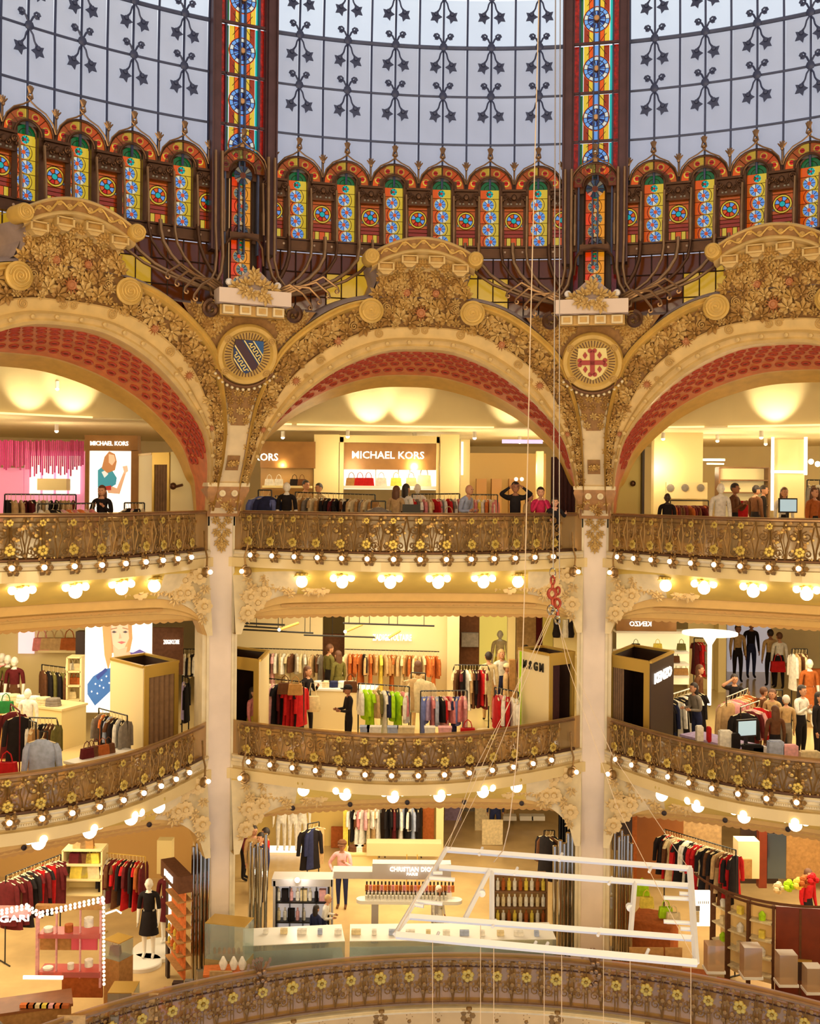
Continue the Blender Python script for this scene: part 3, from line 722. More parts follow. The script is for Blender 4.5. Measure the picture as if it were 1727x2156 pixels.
def dist2(p, q): return hypot((p[0] - q[0]) * .195, p[1] - q[1])
def relief_spots(seed):
    r = random.Random(seed); spots = [];
    fixed = [(0, 3.62, 'f', .2), (-1.55, 4.02, 'f', .15), (1.55, 4.02, 'f', .15), (-8.6, 3.02, 'f', .15), (8.6, 3.02, 'f', .15), (-12.6, 2.2, 'f', .12), (12.6, 2.2, 'f', .12), (-15.4, 1.2, 'f', .1), (15.4, 1.2, 'f', .1),
             (-3.6, 3.72, 's', .1), (3.6, 3.72, 's', .1), (-7.0, 3.32, 's', .11), (7.0, 3.32, 's', .11), (-.5, 3.28, 's', .09), (.5, 3.28, 's', .09), (-10.3, 2.62, 's', .1), (10.3, 2.62, 's', .1), (-4.3, 3.2, 's', .1), (4.3, 3.2, 's', .1),
             (-13.6, 2.15, 's', .08), (13.6, 2.15, 's', .08), (-11.6, 2.3, 's', .07), (11.6, 2.3, 's', .07)]
    spots = list(fixed)
    for k in range(9000):
        if r.random() < .72:
            t = r.random(); a, z = band(t, r.uniform(.5, .83)); sz = lerp(.13, .235, min(1, max(0, (z - .9) / 1.6)))
        else:
            z = r.uniform(3.55, 4.42); hw = 4.5 if z > 4.0 else 5.0; a = r.uniform(-hw, hw); sz = .2 if z < 4.15 else .16
        if abs(abs(a) - 5.35) < 1.6 and abs(z - 3.63) < .33: continue
        if z < -.2: continue
        if all(dist2((a, z), s) > (sz + s[3]) * (.43 if s[2] == 'l' else .56) for s in spots): spots.append((a, z, 'l', sz))
    for k in range(5000):
        if r.random() < .7: a, z = band(r.random(), r.uniform(.47, .85))
        else: z = r.uniform(3.4, 4.42); hw = 4.5 if z > 4.0 else 5.0; a = r.uniform(-hw, hw)
        sz = lerp(.08, .13, min(1, max(0, (z - .9) / 1.6)))
        if abs(abs(a) - 5.35) < 1.4 and abs(z - 3.63) < .28 or z < -.2: continue
        if len(spots) < 285 and all(dist2((a, z), s) > (sz + s[3]) * .44 for s in spots): spots.append((a, z, 'l', sz))
    return spots
SPOTS = relief_spots(4)
SHADES = [OCHRE, mat('pale_ochre_relief', (212, 174, 106), .5, metal=.15, noise=.3, scale=9.0), mat('deep_ochre_relief', (176, 132, 70), .5, metal=.15, noise=.3, scale=9.0)]
for b, bn in BAYS:
    a0 = TH + b; RM = Rz(a0)
    g = thing('arch', KEY[bn].replace(', over', ' of gilded leaf relief over'), 'arch', RM @ T(cyl_pt(0, -.4, 13.0)))
    af = part('arch_face', AF, g, RM); part('plaster_back', EX, g, RM); so = part('soffit', SO, g, RM, label='brick red soffit studded with dark roundels'); part('back_face', BF, g, RM)
    part('crest_body', CB, g, RM); cn = part('cornice', CN, g, RM); part('wave_moulding', WV, cn, RM)
    rr = random.Random(3)
    for a, z, k, sz in SPOTS:
        if k == 'l': part('leaf_sprig', SPR, g, WMat(a0 + a, z, -.0, rr.uniform(-2.6, 2.6) if abs(a) > 4.6 else rr.uniform(-.9, .9), sz), ms=SHADES[rr.randrange(3)])
        else: part('sunflower' if k == 'f' else 'scroll', SUN if k == 'f' else SCR, g, WMat(a0 + a, z, .0, 0 if k == 'f' else rr.uniform(0, 6), sz))
    for s in (-1, 1):
        part('volute', VOL, g, WMat(a0 + s * 5.4, 3.62, .06) @ Matrix.Diagonal((s, 1, 1, 1)))
        part('scroll_end', ES, g, RM @ Matrix.Rotation(0, 4, 'Z') @ (lambda M: M)(T(cyl_pt(s * 5.6, 4.66, 10.82)) @ Matrix.Rotation(-radians(s * 5.6), 4, 'Z') @ Matrix.Rotation(pi / 2, 4, 'X')))
    for x in (-4.0, -1.45, 1.45, 4.0):
        part('bracket', BK, g, RM @ T(cyl_pt(x, 4.70 - .36 * (x / 5.55) ** 2 - .03, 11.02)) @ Matrix.Rotation(-radians(x), 4, 'Z') @ Matrix.Rotation(pi / 2, 4, 'X'))
    for x in (-2.7, 0, 2.7):
        for q in (-.35, 0, .35): part('leaf_sprig', SPR, g, RM @ T(cyl_pt(x + q, 4.6 - .36 * (x / 5.55) ** 2 - .04, 10.98)) @ Matrix.Rotation(-radians(x), 4, 'Z') @ Matrix.Rotation(pi / 2, 4, 'X') @ Matrix.Rotation(-q * 2, 4, 'Z') @ Matrix.Scale(.15, 4))
    for k in range(9):
        x = (k - 4) * 1.02
        part('stud', ST, cn, RM @ T(cyl_pt(x, 4.98 - .36 * (x / 5.55) ** 2 - .045 * (1 if k % 2 else -1), 10.86)) @ Matrix.Rotation(-radians(x), 4, 'Z') @ Matrix.Rotation(pi / 2, 4, 'X'))
    # roundels on the soffit
    for row, s in enumerate((.17, .29, .41, .53, .66)):
        for i in range(44):
            t = (i + .5 + .5 * (row % 2)) / 45
            if t < .11 or t > .89: continue
            p = soffit_pt(t, s); du = soffit_pt(t + .004, s) - p; dv = soffit_pt(t, s + .02) - p
            n = dv.cross(du).normalized()
            if n.dot(V((0, 0, 1))) > 0: n = -n
            x = du.normalized(); y = n.cross(x); M = Matrix((x, y, n)).transposed().to_4x4(); M.translation = p
            part('roundel', ROUN, so, RM @ M)
    for i in range(22):
        t = .1 + .8 * i / 21
        m = None
        if i == 0:
            mm = MB(); mm.lathe([(.045, 0), (.04, .03), (0, .045)], 8); BEAD = mm.mesh('bead', ARCHP)
        part('bead', BEAD, af, WMat(a0 + band(t, .13)[0], band(t, .13)[1], .09))
# ---- spandrels above the pillars with their coats of arms
HW = [(-.6, 1.25), (-.5, 1.1), (.2, 1.0), (.8, 1.05), (1.3, 1.2), (1.95, 1.8), (2.75, 3.3), (3.34, 6.0), (3.6, 7.0)]
def spandrel_face():
    m = MB(); rows = []
    for i in range(25):
        z = -.55 + 4.1 * i / 24; h = interp(z, HW) + .1
        rows.append([W(h * (2 * j / 12 - 1), z, 0) for j in range(13)])
    m.grid(rows, [1 if k > 13 else 0 for k in range(24)])
    m.grid([[W(7.2 * (2 * j / 12 - 1), 3.55, 0) for j in range(13)], [cyl_pt(7.2 * (2 * j / 12 - 1), 3.75, 12.1) for j in range(13)]], 2)
    return m.mesh('spandrel_face', [mat('warm_cream_spandrel', (222, 194, 146), .55, noise=.2, scale=3), RELBG, LILAC])
def quad_plate(z0, z1, w0, w1, off, name, mtl):
    m = MB(); n = 6
    m.grid([[W(lerp(w0, w1, i / n) * s, lerp(z0, z1, i / n), off) for s in (-1, -.5, 0, .5, 1)] for i in range(n + 1)]); return m.mesh(name, mtl)
def block_mesh():
    m = MB(); P = [(-.72, -.16), (.72, -.16), (.72, .14), (.42, .2), (.12, .52), (-.12, .52), (-.42, .2), (-.72, .14)]
    m.prism([(-.72, -.16), (.72, -.16), (.72, .12), (-.72, .12)], .42, None, 0, .0); m.prism([(-.55, .12), (.55, .12), (.12, .5), (-.12, .5)], .3, None, 1, .0)
    for k in range(4): m.box((-.5 + k / 3, -.27, .17), (.22, .17, .26), None, 2); m.box((-.5 + k / 3, -.27, .3), (.14, .1, .03), None, 3)
    m.box((0, -.27, .1), (1.3, .2, .2), None, 3)
    return m.mesh('pediment_block', [mat('pale_block_plaster', (214, 190, 172), .6), LILAC, PLASTER2, OCHRE], False)
def ring_mesh():
    m = MB(); m.lathe([(.60, 0), (.60, .05), (.57, .1), (.5, .1), (.46, .06), (.45, .05)], 40, None, 0); m.lathe([(.46, .03), (0, .03)], 40, None, 1); return m.mesh('ring', [GOLDP, ARCHP])
def rays_mesh(col):
    m = MB()
    for k in range(44):
        a = 2 * pi * k / 44; ringseg(m, (0, 0), .32, .44, a, a + .8 * pi / 44, .052, .015, 0, 1)
    return m.mesh('rays', [mat('brown_ray', (108, 76, 34), .6)], False)
SHP = [(-.27, .3), (.27, .3), (.29, .1), (.27, -.1), (.18, -.26), (0, -.36), (-.18, -.26), (-.27, -.1), (-.29, .1)]
def shield_mesh(mtl):
    m = MB(); m.prism(SHP, .09); return m.mesh('shield', mtl, False)
def beads_mesh():
    m = MB()
    for k in range(13):
        a = radians(215 + 110 * k / 12); m.sph((.7 * cos(a), .7 * sin(a), .05), .035, 6, 4)
    m.tube([(.645 * cos(radians(210 + 120 * k / 16)), .645 * sin(radians(210 + 120 * k / 16)), .05) for k in range(17)], .03, 6, mi=1)
    return m.mesh('bead_garland', [PLASTER2, mat('dark_brown_groove', (110, 70, 36), .6)])
SPF, BLK, RNG, RAY, BDG = spandrel_face(), block_mesh(), ring_mesh(), rays_mesh(0), beads_mesh()
PNL1, PNL2 = quad_plate(1.27, 1.98, .72, 1.62, .02, 'relief_panel', RELBG), quad_plate(.36, .66, .62, .62, .02, 'relief_panel', RELBG)
NAVY = mat('navy_enamel', (44, 58, 96), .35); MAR = mat('dark_maroon_enamel', (70, 40, 36), .35); BLU = mat('blue_enamel', (46, 84, 132), .35); IVORY = mat('ivory_enamel', (232, 208, 130), .4); REDE = mat('red_enamel', (168, 62, 40), .35)
def clip_strip(x0, x1):                        # a bend across the shield from upper left to lower right, clipped to the shield outline
    k = .74; P = SHP
    def half(P, f):
        out = []
        for i in range(len(P)):
            a, c = P[i - 1], P[i]; fa, fc = f(a), f(c)
            if fa * fc < 0: t = fa / (fa - fc); out.append((lerp(a[0], c[0], t), lerp(a[1], c[1], t)))
            if fc >= 0: out.append(c)
        return out
    g = lambda p: p[0] * .79 + p[1] * .61
    P = half(P, lambda p: g(p) - x0); P = half(P, lambda p: x1 - g(p)); return P
def fret(s0):
    m = MB(); pts = []
    ux, uy = .61, -.79; nx, ny = .79, .61
    for k in range(9):
        t = -.42 + k * .105
        for q, w in ((0, -.03), (0, .03), (.052, .03), (.052, -.03)): pts.append((ux * (t + q) + nx * (s0 + w), uy * (t + q) + ny * (s0 + w)))
    pts = [p for p in pts if abs(p[0]) < .27 and -.33 < p[1] < .28 and (p[1] > -.1 or abs(p[0]) < .27 - (-.1 - p[1]) * .8)]
    for a, c in zip(pts, pts[1:]):
        if hypot(a[0] - c[0], a[1] - c[1]) < .12: m.rod((a[0], a[1], .115), (c[0], c[1], .115), .011, 4)
    return m.mesh('fret', IVORY)
for s, nm, lab in ((-1, 'left', 'round gilded shield of dark blue and maroon with two fret bands'), (1, 'right', 'round gilded shield with a red cross and four red diamonds')):
    a0 = TH + s * 18; RM = Rz(a0)
    g = thing('spandrel', 'leaf-carved spandrel flaring out above the %s pillar capital' % nm, 'spandrel', RM @ T(cyl_pt(0, -.5, 13.1)))
    part('spandrel_face', SPF, g, RM); part('relief_panel', PNL1, g, RM); part('relief_panel', PNL2, g, RM)
    rr = random.Random(9)
    for z in (1.36, 1.55, 1.74, 1.9):
        w = lerp(.72, 1.62, (z - 1.27) / .71); n = 2 if z < 1.5 else 3 if z < 1.85 else 4
        for i in range(n): part('leaf_sprig', SPR, g, WMat(a0 + w * .8 * (2 * i / (n - 1) - 1), z, .03, rr.uniform(-2, 2), .12), ms=SHADES[rr.randrange(3)])
    for x in (-.3, .3): part('leaf_sprig', SPR, g, WMat(a0 + x, .5, .03, rr.uniform(-2, 2), .12))
    n = 0
    for k in range(500):
        z = rr.uniform(2.4, 3.5); h = interp(z, HW) - .5; a = rr.uniform(-h, h)
        if hypot(a * .2, z - 2.68) < .74: continue
        part('leaf_sprig', SPR, g, WMat(a0 + a, z, .01, rr.uniform(-3, 3), .15), ms=SHADES[rr.randrange(3)]); n += 1
        if n > 52: break
    BM = RM @ T(cyl_pt(0, 3.72, 11.2)) @ Matrix.Rotation(pi / 2, 4, 'X')
    part('pediment_block', BLK, g, BM)
    for x, y, q, z in ((0, .3, 0, .32), (-.17, .22, 1, .34), (.17, .22, -1, .34), (-.35, .16, 1.6, .32), (.35, .16, -1.6, .32), (-.08, .05, 2.6, .44), (.1, .05, -2.7, .44), (0, .42, .2, .3), (.2, -.02, 3, .44), (-.22, .08, 2, .43)):
        part('leaf_sprig', SPR, g, BM @ T(x, y, z) @ Matrix.Rotation(q, 4, 'Z') @ Matrix.Scale(.19, 4), ms=SHADES[1])
    for x in (-.78, .78): part('scroll', SCR, g, BM @ T(x, -.2, .05) @ Matrix.Scale(.13, 4))
    MM = WMat(a0, 2.66, .06, 0, 1.04)
    md = thing('medallion', lab, 'coat of arms', MM @ T(0, -.6, 0))
    part('ring', RNG, md, MM); part('rays', RAY, md, MM); part('bead_garland', BDG, md, MM)
    if s < 0:
        sh = part('shield', shield_mesh(NAVY), md, MM)
        for x0, x1, mt in ((-.44, -.26, MAR), (-.26, -.115, NAVY), (-.1, .06, MAR), (.24, .5, BLU)):
            P = clip_strip(x0, x1)
            if len(P) > 2: m = MB(); m.prism(P, .012, None, 0, .092); part('field', m.mesh('field', mt, False), sh, MM)
        for x0 in (-.265, -.115, .085, .225):
            P = clip_strip(x0, x0 + .022)
            if len(P) > 2: m = MB(); m.prism(P, .02, None, 0, .095); part('stripe', m.mesh('stripe', IVORY, False), sh, MM)
        part('fret', fret(-.18), sh, MM); part('fret', fret(.165), sh, MM)
    else:
        sh = part('shield', shield_mesh(IVORY), md, MM)
        m = MB(); m.box((0, .01, .1), (.09, .5, .03)); m.box((0, .01, .1), (.5, .09, .03))
        for dx, dy in ((0, 1), (0, -1), (1, 0), (-1, 0)):
            for q in (-1, 1): disc(m, (dx * .245 + (q * .045 if dy else 0), .01 + dy * .245 + (q * .045 if dx else 0)), .045, .085, .03, 0, 8)
        part('cross', m.mesh('cross', REDE, False), sh, MM)
        for x in (-.14, .14):
            for y in (-.13, .16):
                m = MB(); m.prism([(x - .045, y), (x, y - .07), (x + .045, y), (x, y + .07)], .025, None, 0, .09); part('diamond', m.mesh('diamond', REDE, False), sh, MM)
    for x, y in ((-.42, .3), (.42, .3), (-.4, -.34), (.4, -.34)): part('scroll', SCR, md, MM @ T(x, y, .1) @ Matrix.Scale(.085, 4))
# ---- pillars
def pillar_shaft():
    m = MB(); z0, z1 = -10.6, -.55; h = z1 - z0
    m.box((0, 13.72, (z0 + z1) / 2), (.76, .72, h)); m.box((.0, 13.36, (z0 + z1) / 2), (.50, .06, h), None, 1)
    for x in (-.27, .27): m.box((x, 13.35, (z0 + z1) / 2), (.05, .1, h))
    for x in (-.34, .34): m.box((x, 13.38, -.72), (.16, .16, .2), None, 0)
    m.box((0, 13.5, -10.45), (.9, .6, .3))
    return m.mesh('shaft', [PLASTER, PINKSTONE], False)
def capital():
    m = MB(); rows = []
    for z, w, r in ((-.62, .34, 13.2), (-.45, .37, 13.08), (-.2, .41, 12.86), (-.05, .45, 12.72), (.02, .43, 12.7)):
        rows.append([V((x * w, r + (.7 if abs(x) > 1 else 0), z)) for x in (-1.001, -1, -.5, 0, .5, 1, 1.001)])
    m.grid(rows); m.box((0, 12.95, .06), (.9, .5, .08), None, 1)
    for x in (-.13, .13): m.add(*(lambda q: (q.v, q.f))(MB().lathe([(.075, 0), (.07, .04), (.03, .03), (0, .05)], 10, T(x, 12.76, -.12) @ Matrix.Rotation(pi / 2, 4, 'X'))), None, 1)
    return m.mesh('capital', [mat('brown_ochre_capital', (180, 128, 72), .5, noise=.35, scale=9), PLASTER2])
SH, CAP = pillar_shaft(), capital()
for s, nm in ((-1, 'left'), (1, 'right')):
    a0 = TH + s * 18; RM = Rz(a0)
    g = thing('pillar', 'tall cream and pink pillar on the %s, rising through all floors' % nm, 'pillar', RM @ T(0, 13.7, -10.6))
    part('shaft', SH, g, RM); part('capital', CAP, g, RM, label='brown carved capital')
    rr = random.Random(5)
    for k in range(9): part('leaf_sprig', SPR, g, RM @ T(rr.uniform(-.3, .3), 12.9 + .25 * (.3 - k * .03), rr.uniform(-.5, -.15)) @ Matrix.Rotation(pi / 2 - .35, 4, 'X') @ Matrix.Rotation(rr.uniform(-2, 2), 4, 'Z') @ Matrix.Scale(.14, 4), ms=SHADES[k % 3])
    for k, (x, z, q) in enumerate(((-.12, -.72, .4), (.12, -.72, -.4), (0, -.8, 3.1), (-.1, -.95, 2.6), (.1, -.95, -2.6), (0, -1.05, 3.1), (-.06, -1.18, 2.9), (.06, -1.18, -2.9), (0, -1.28, 3.1))):
        part('leaf_sprig', SPR, g, RM @ T(x, 13.3, z) @ Matrix.Rotation(pi / 2, 4, 'X') @ Matrix.Rotation(q, 4, 'Z') @ Matrix.Scale(.14, 4), ms=SHADES[1])
# ================================================================== BALCONIES: fascia, cove, lintel, balustrade, lamps
DS = [-16.9 + 33.8 * i / 64 for i in range(65)]
LV = {'upper': dict(f=L2F, rt=-.53, rb=-1.36, fb=-1.68, c=-2.30, b=-2.85, cor=-3.25), 'lower': dict(f=L1F, rt=-5.06, rb=-5.76, fb=-6.06, c=-6.86, b=-7.18, cor=-7.95)}
def opening(d, L):                            # upper edge of the arched opening under the cove
    x = abs(d)
    if x < 11.0: return L['c']
    q = (x - 11.0) / 5.3; return L['c'] - (L['c'] - L['cor'] - .12) * (1 - math.sqrt(max(0, 1 - min(1, q) ** 2)))
def fascia(L):
    m = MB(); f = L['rb'] + .02
    P = [(.3, f), (-.06, f), (-.09, f - .03), (-.06, f - .07), (-.02, f - .09), (-.02, f - .14), (.02, f - .16), (.02, f - .24), (.07, f - .26), (.10, f - .31), (.16, L['fb'])]
    rows = [[cyl_pt(d, z, Rb(d) + dr) for d in DS] for dr, z in P]
    return rows, m
def fascia_mesh(L):
    rows, m = fascia(L); m.grid(rows, [0, 0, 1, 0, 0, 0, 0, 0, 0, 0])
    f = L['rb'] + .02
    for i in range(150):
        d = -16 + 32 * (i + .5) / 150; m.box((0, 0, 0), (.025, .03, .035), T(cyl_pt(d, f - .2, Rb(d) + .01)) @ Rz(d))
    return m.mesh('fascia', [PLASTER2, PLASTER])
def cove_mesh(L):
    m = MB(); Q = [(0, 0), (.12, .04), (.3, .14), (.5, .34), (.72, .66), (.9, .9), (1, 1)]
    rows = [[cyl_pt(d, lerp(L['fb'], opening(d, L), zz) , lerp(Rb(d) + .16, 12.98, w)) for d in DS] for w, zz in Q]
    m.grid(rows); nc = len(DS) - 1
    m.m = [1 if abs(DS[k % nc]) > 11.2 and k // nc > 1 else 0 for k in range(len(m.f))]; return m.mesh('cove', [YELLOW, PLASTER2])
def lintel_mesh(L):
    m = MB(); c, b = L['c'], L['b']
    P = [(12.98, 0.), (13.05, .02), (13.08, .35), (13.16, .38), (13.2, .45), (13.22, .62), (13.3, .66), (13.36, .95), (13.42, 1.0), (13.8, 1.0)]
    rows = [[cyl_pt(d, lerp(opening(d, L), min(b, opening(d, L) - .02), t), r) for d in DS] for r, t in P]
    m.grid(rows, [0, 0, 1, 0, 0, 1, 0, 0, 0]); return m.mesh('lintel', [mat('lintel_ochre_paint', (214, 172, 98), .55, noise=.1), mat('lintel_pale_paint', (226, 190, 122), .55, noise=.1)])
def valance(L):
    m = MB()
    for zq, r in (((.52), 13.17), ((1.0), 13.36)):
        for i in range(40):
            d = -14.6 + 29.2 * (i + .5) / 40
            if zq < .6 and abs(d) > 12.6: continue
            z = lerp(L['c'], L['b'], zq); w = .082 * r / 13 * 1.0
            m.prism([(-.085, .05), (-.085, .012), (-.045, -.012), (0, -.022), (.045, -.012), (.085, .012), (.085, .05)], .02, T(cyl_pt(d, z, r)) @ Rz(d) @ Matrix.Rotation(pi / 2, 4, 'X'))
    return m.mesh('scalloped_valance', mat('valance_ochre', (186, 142, 78), .6))  # one even, darker ochre for the scalloped trim
def corner_relief(L, s):
    m = MB(); rr = random.Random(8)
    return m
def bulb_mesh(): m = MB(); m.sph((0, 0, 0), .05, 10, 6); return m.mesh('bulb', BULBW)
def cup_mesh():
    m = MB()
    for k in range(6):
        a = 2 * pi * k / 6; R = Matrix.Rotation(a, 4, 'Z'); m.add([(.02, -.03, 0), (.02, .03, 0), (.12, .05, .01), (.12, -.05, .01), (.16, 0, -.03), (.08, 0, .035)], [(0, 5, 1), (1, 5, 2), (2, 5, 4), (4, 5, 3), (3, 5, 0)], R)
    m.lathe([(.07, 0), (.05, .04), (0, .05)], 8); return m.mesh('leaf_cup', IRON)
BULB, CUP = bulb_mesh(), cup_mesh()
def iron_panel(w, h, seed):                   # one openwork panel: scrolls, stems, grape leaves; x across, y up, z to the hall
    m = MB(); rr = random.Random(seed)
    for s in (-1, 1):
        m.tube([(s * w * .5, 0, 0), (s * w * .46, h * .3, .03), (s * w * .38, h * .55, .05), (s * w * .47, h * .85, .02), (s * w * .5, h, 0)], .014, 4)
        sp = spiral(w * .2, w * .03, 1.6, 12, pi / 2, s); m.tube([(p[0] + s * w * .23, p[1] + h * .62, .03) for p in sp], .012, 4)
        sp = spiral(w * .17, w * .03, 1.4, 10, -pi / 2, -s); m.tube([(p[0] + s * w * .27, p[1] + h * .2, .03) for p in sp], .012, 4)
        m.tube([(s * .02, h * .1, .02), (s * w * .14, h * .36, .04), (s * w * .05, h * .55, .03), (s * .02, h * .8, .02)], .011, 4)
    m.rod((0, 0, .01), (0, h, .01), .012, 4); m.rod((-w / 2, h * .87, .0), (w / 2, h * .87, .0), .01, 4); m.rod((-w / 2, h * .02, .0), (w / 2, h * .02, .0), .016, 4)
    for k in range(34):
        x, y = rr.uniform(-w * .5, w * .5), rr.uniform(.05, .95) * h; r = rr.uniform(.02, .045)
        m.sph((x, y, rr.uniform(.0, .05)), r, 6, 3, (1, 1, .4), mi=rr.choice((0, 1, 1, 2)))
    return m.mesh('iron_panel', [IRON, mat('bronze_leaf', (158, 118, 64), .35, metal=.5, noise=.3), mat('dull_gold_leaf', (186, 152, 84), .3, metal=.5)], True)
def gold_flower(r):
    m = MB()
    for k in range(6):
        a = 2 * pi * k / 6 + .3; m.sph((r * .58 * cos(a), r * .58 * sin(a), .02), r * .42, 6, 4, (1, 1, .45))
    m.lathe([(r * .3, .02), (r * .25, r * .5), (0, r * .55)], 8, None, 1); return m.mesh('gilt_flower', [GILT, mat('dark_flower_eye', (150, 120, 50), .4, metal=.4)])
FLB, FLS = gold_flower(.105), gold_flower(.07)
PANW = .54
IPAN = {k: [iron_panel(PANW, (LV[k]['rt'] - LV[k]['rb']) - .04, s) for s in (1, 2)] for k in LV}
def pos_along(R, d0, d1, step):               # stations of equal arc length
    out = []; d = d0; 
    while d < d1:
        out.append(d); p = cyl_pt(d, 0, R(d)); e = d + .02
        while e < d1 + 3 and (cyl_pt(e, 0, R(e)) - p).length < step: e += .02
        d = e
    return out
def tangent_frame(d, z, R, tilt=0.0):
    p = cyl_pt(d, z, R(d)); t = (cyl_pt(d + .1, z, R(d + .1)) - cyl_pt(d - .1, z, R(d - .1))).normalized(); u = V((0, 0, 1)); n = t.cross(u)
    M = Matrix((t, u, n)).transposed().to_4x4(); M.translation = p; return M @ Matrix.Rotation(tilt, 4, 'X')
def rail_tube(R, z, r, d0=-16.2, d1=16.2, n=60, extra=()):
    m = MB(); m.tube(list(extra) + [cyl_pt(lerp(d0, d1, i / n), z, R(lerp(d0, d1, i / n))) for i in range(n + 1)], r, 6); return m
def globe_cluster():
    m = MB(); m.lathe([(.13, 0), (.12, -.05), (.07, -.08), (0, -.09)], 10)
    for s in (-1, 1): m.tube([(0, 0, -.05), (s * .12, -.02, -.06), (s * .17, -.03, -.08)], .014, 5)
    m.tube([(0, 0, -.05), (0, -.02, -.14)], .02, 5)
    for k in range(7): a = 2 * pi * k / 7; m.sph((.12 * cos(a), .12 * sin(a), -.03), .045, 6, 3, mi=0)
    rose = m.mesh('gilt_rosette', GILT)
    b = MB(); b.sph((0, 0, 0), .125, 14, 9); s = MB(); s.sph((0, 0, 0), .078, 10, 7)
    return rose, b.mesh('large_globe', LAMPW), s.mesh('small_globe', LAMPW)
ROSEM, GBIG, GSML = globe_cluster()
def end_scroll_mesh():
    m = MB(); m.tube([(.0, .75, 0), (.0, .4, .02), (.06, .2, .04), (.03, .02, .05)] + [(p[0], p[1] - .12, .05) for p in spiral(.13, .02, 1.7, 18, pi / 2, -1)], .022, 5)
    m.sph((0, -.12, .02), .11, 10, 5, (1, 1, .5)); return m.mesh('end_scroll', IRON)
ESC = end_scroll_mesh()
WHERE = {'upper': 'upper', 'lower': 'lower'}
TRIM = 4
FAM, COM, LIM, VAM = ({k: f(LV[k]) for k in LV} for f in (fascia_mesh, cove_mesh, lintel_mesh, valance))
SPOTHOLE = MB(); SPOTHOLE.lathe([(.055, 0), (.055, .03), (.04, .03), (.035, -.02), (0, -.02)], 12); SPOTHOLE = SPOTHOLE.mesh('recessed_spot', DARK)
ROSETTE = MB()
for k in range(8): ROSETTE.sph((.12 * cos(k * pi / 4), .12 * sin(k * pi / 4), .02), .075, 6, 3, (1, 1, .5))
ROSETTE.lathe([(.07, .03), (.05, .09), (0, .08)], 8); PALER = mat('pale_plaster_relief', (212, 180, 124), .6, noise=.25, scale=8); ROSETTE = ROSETTE.mesh('plaster_rose', PALER)
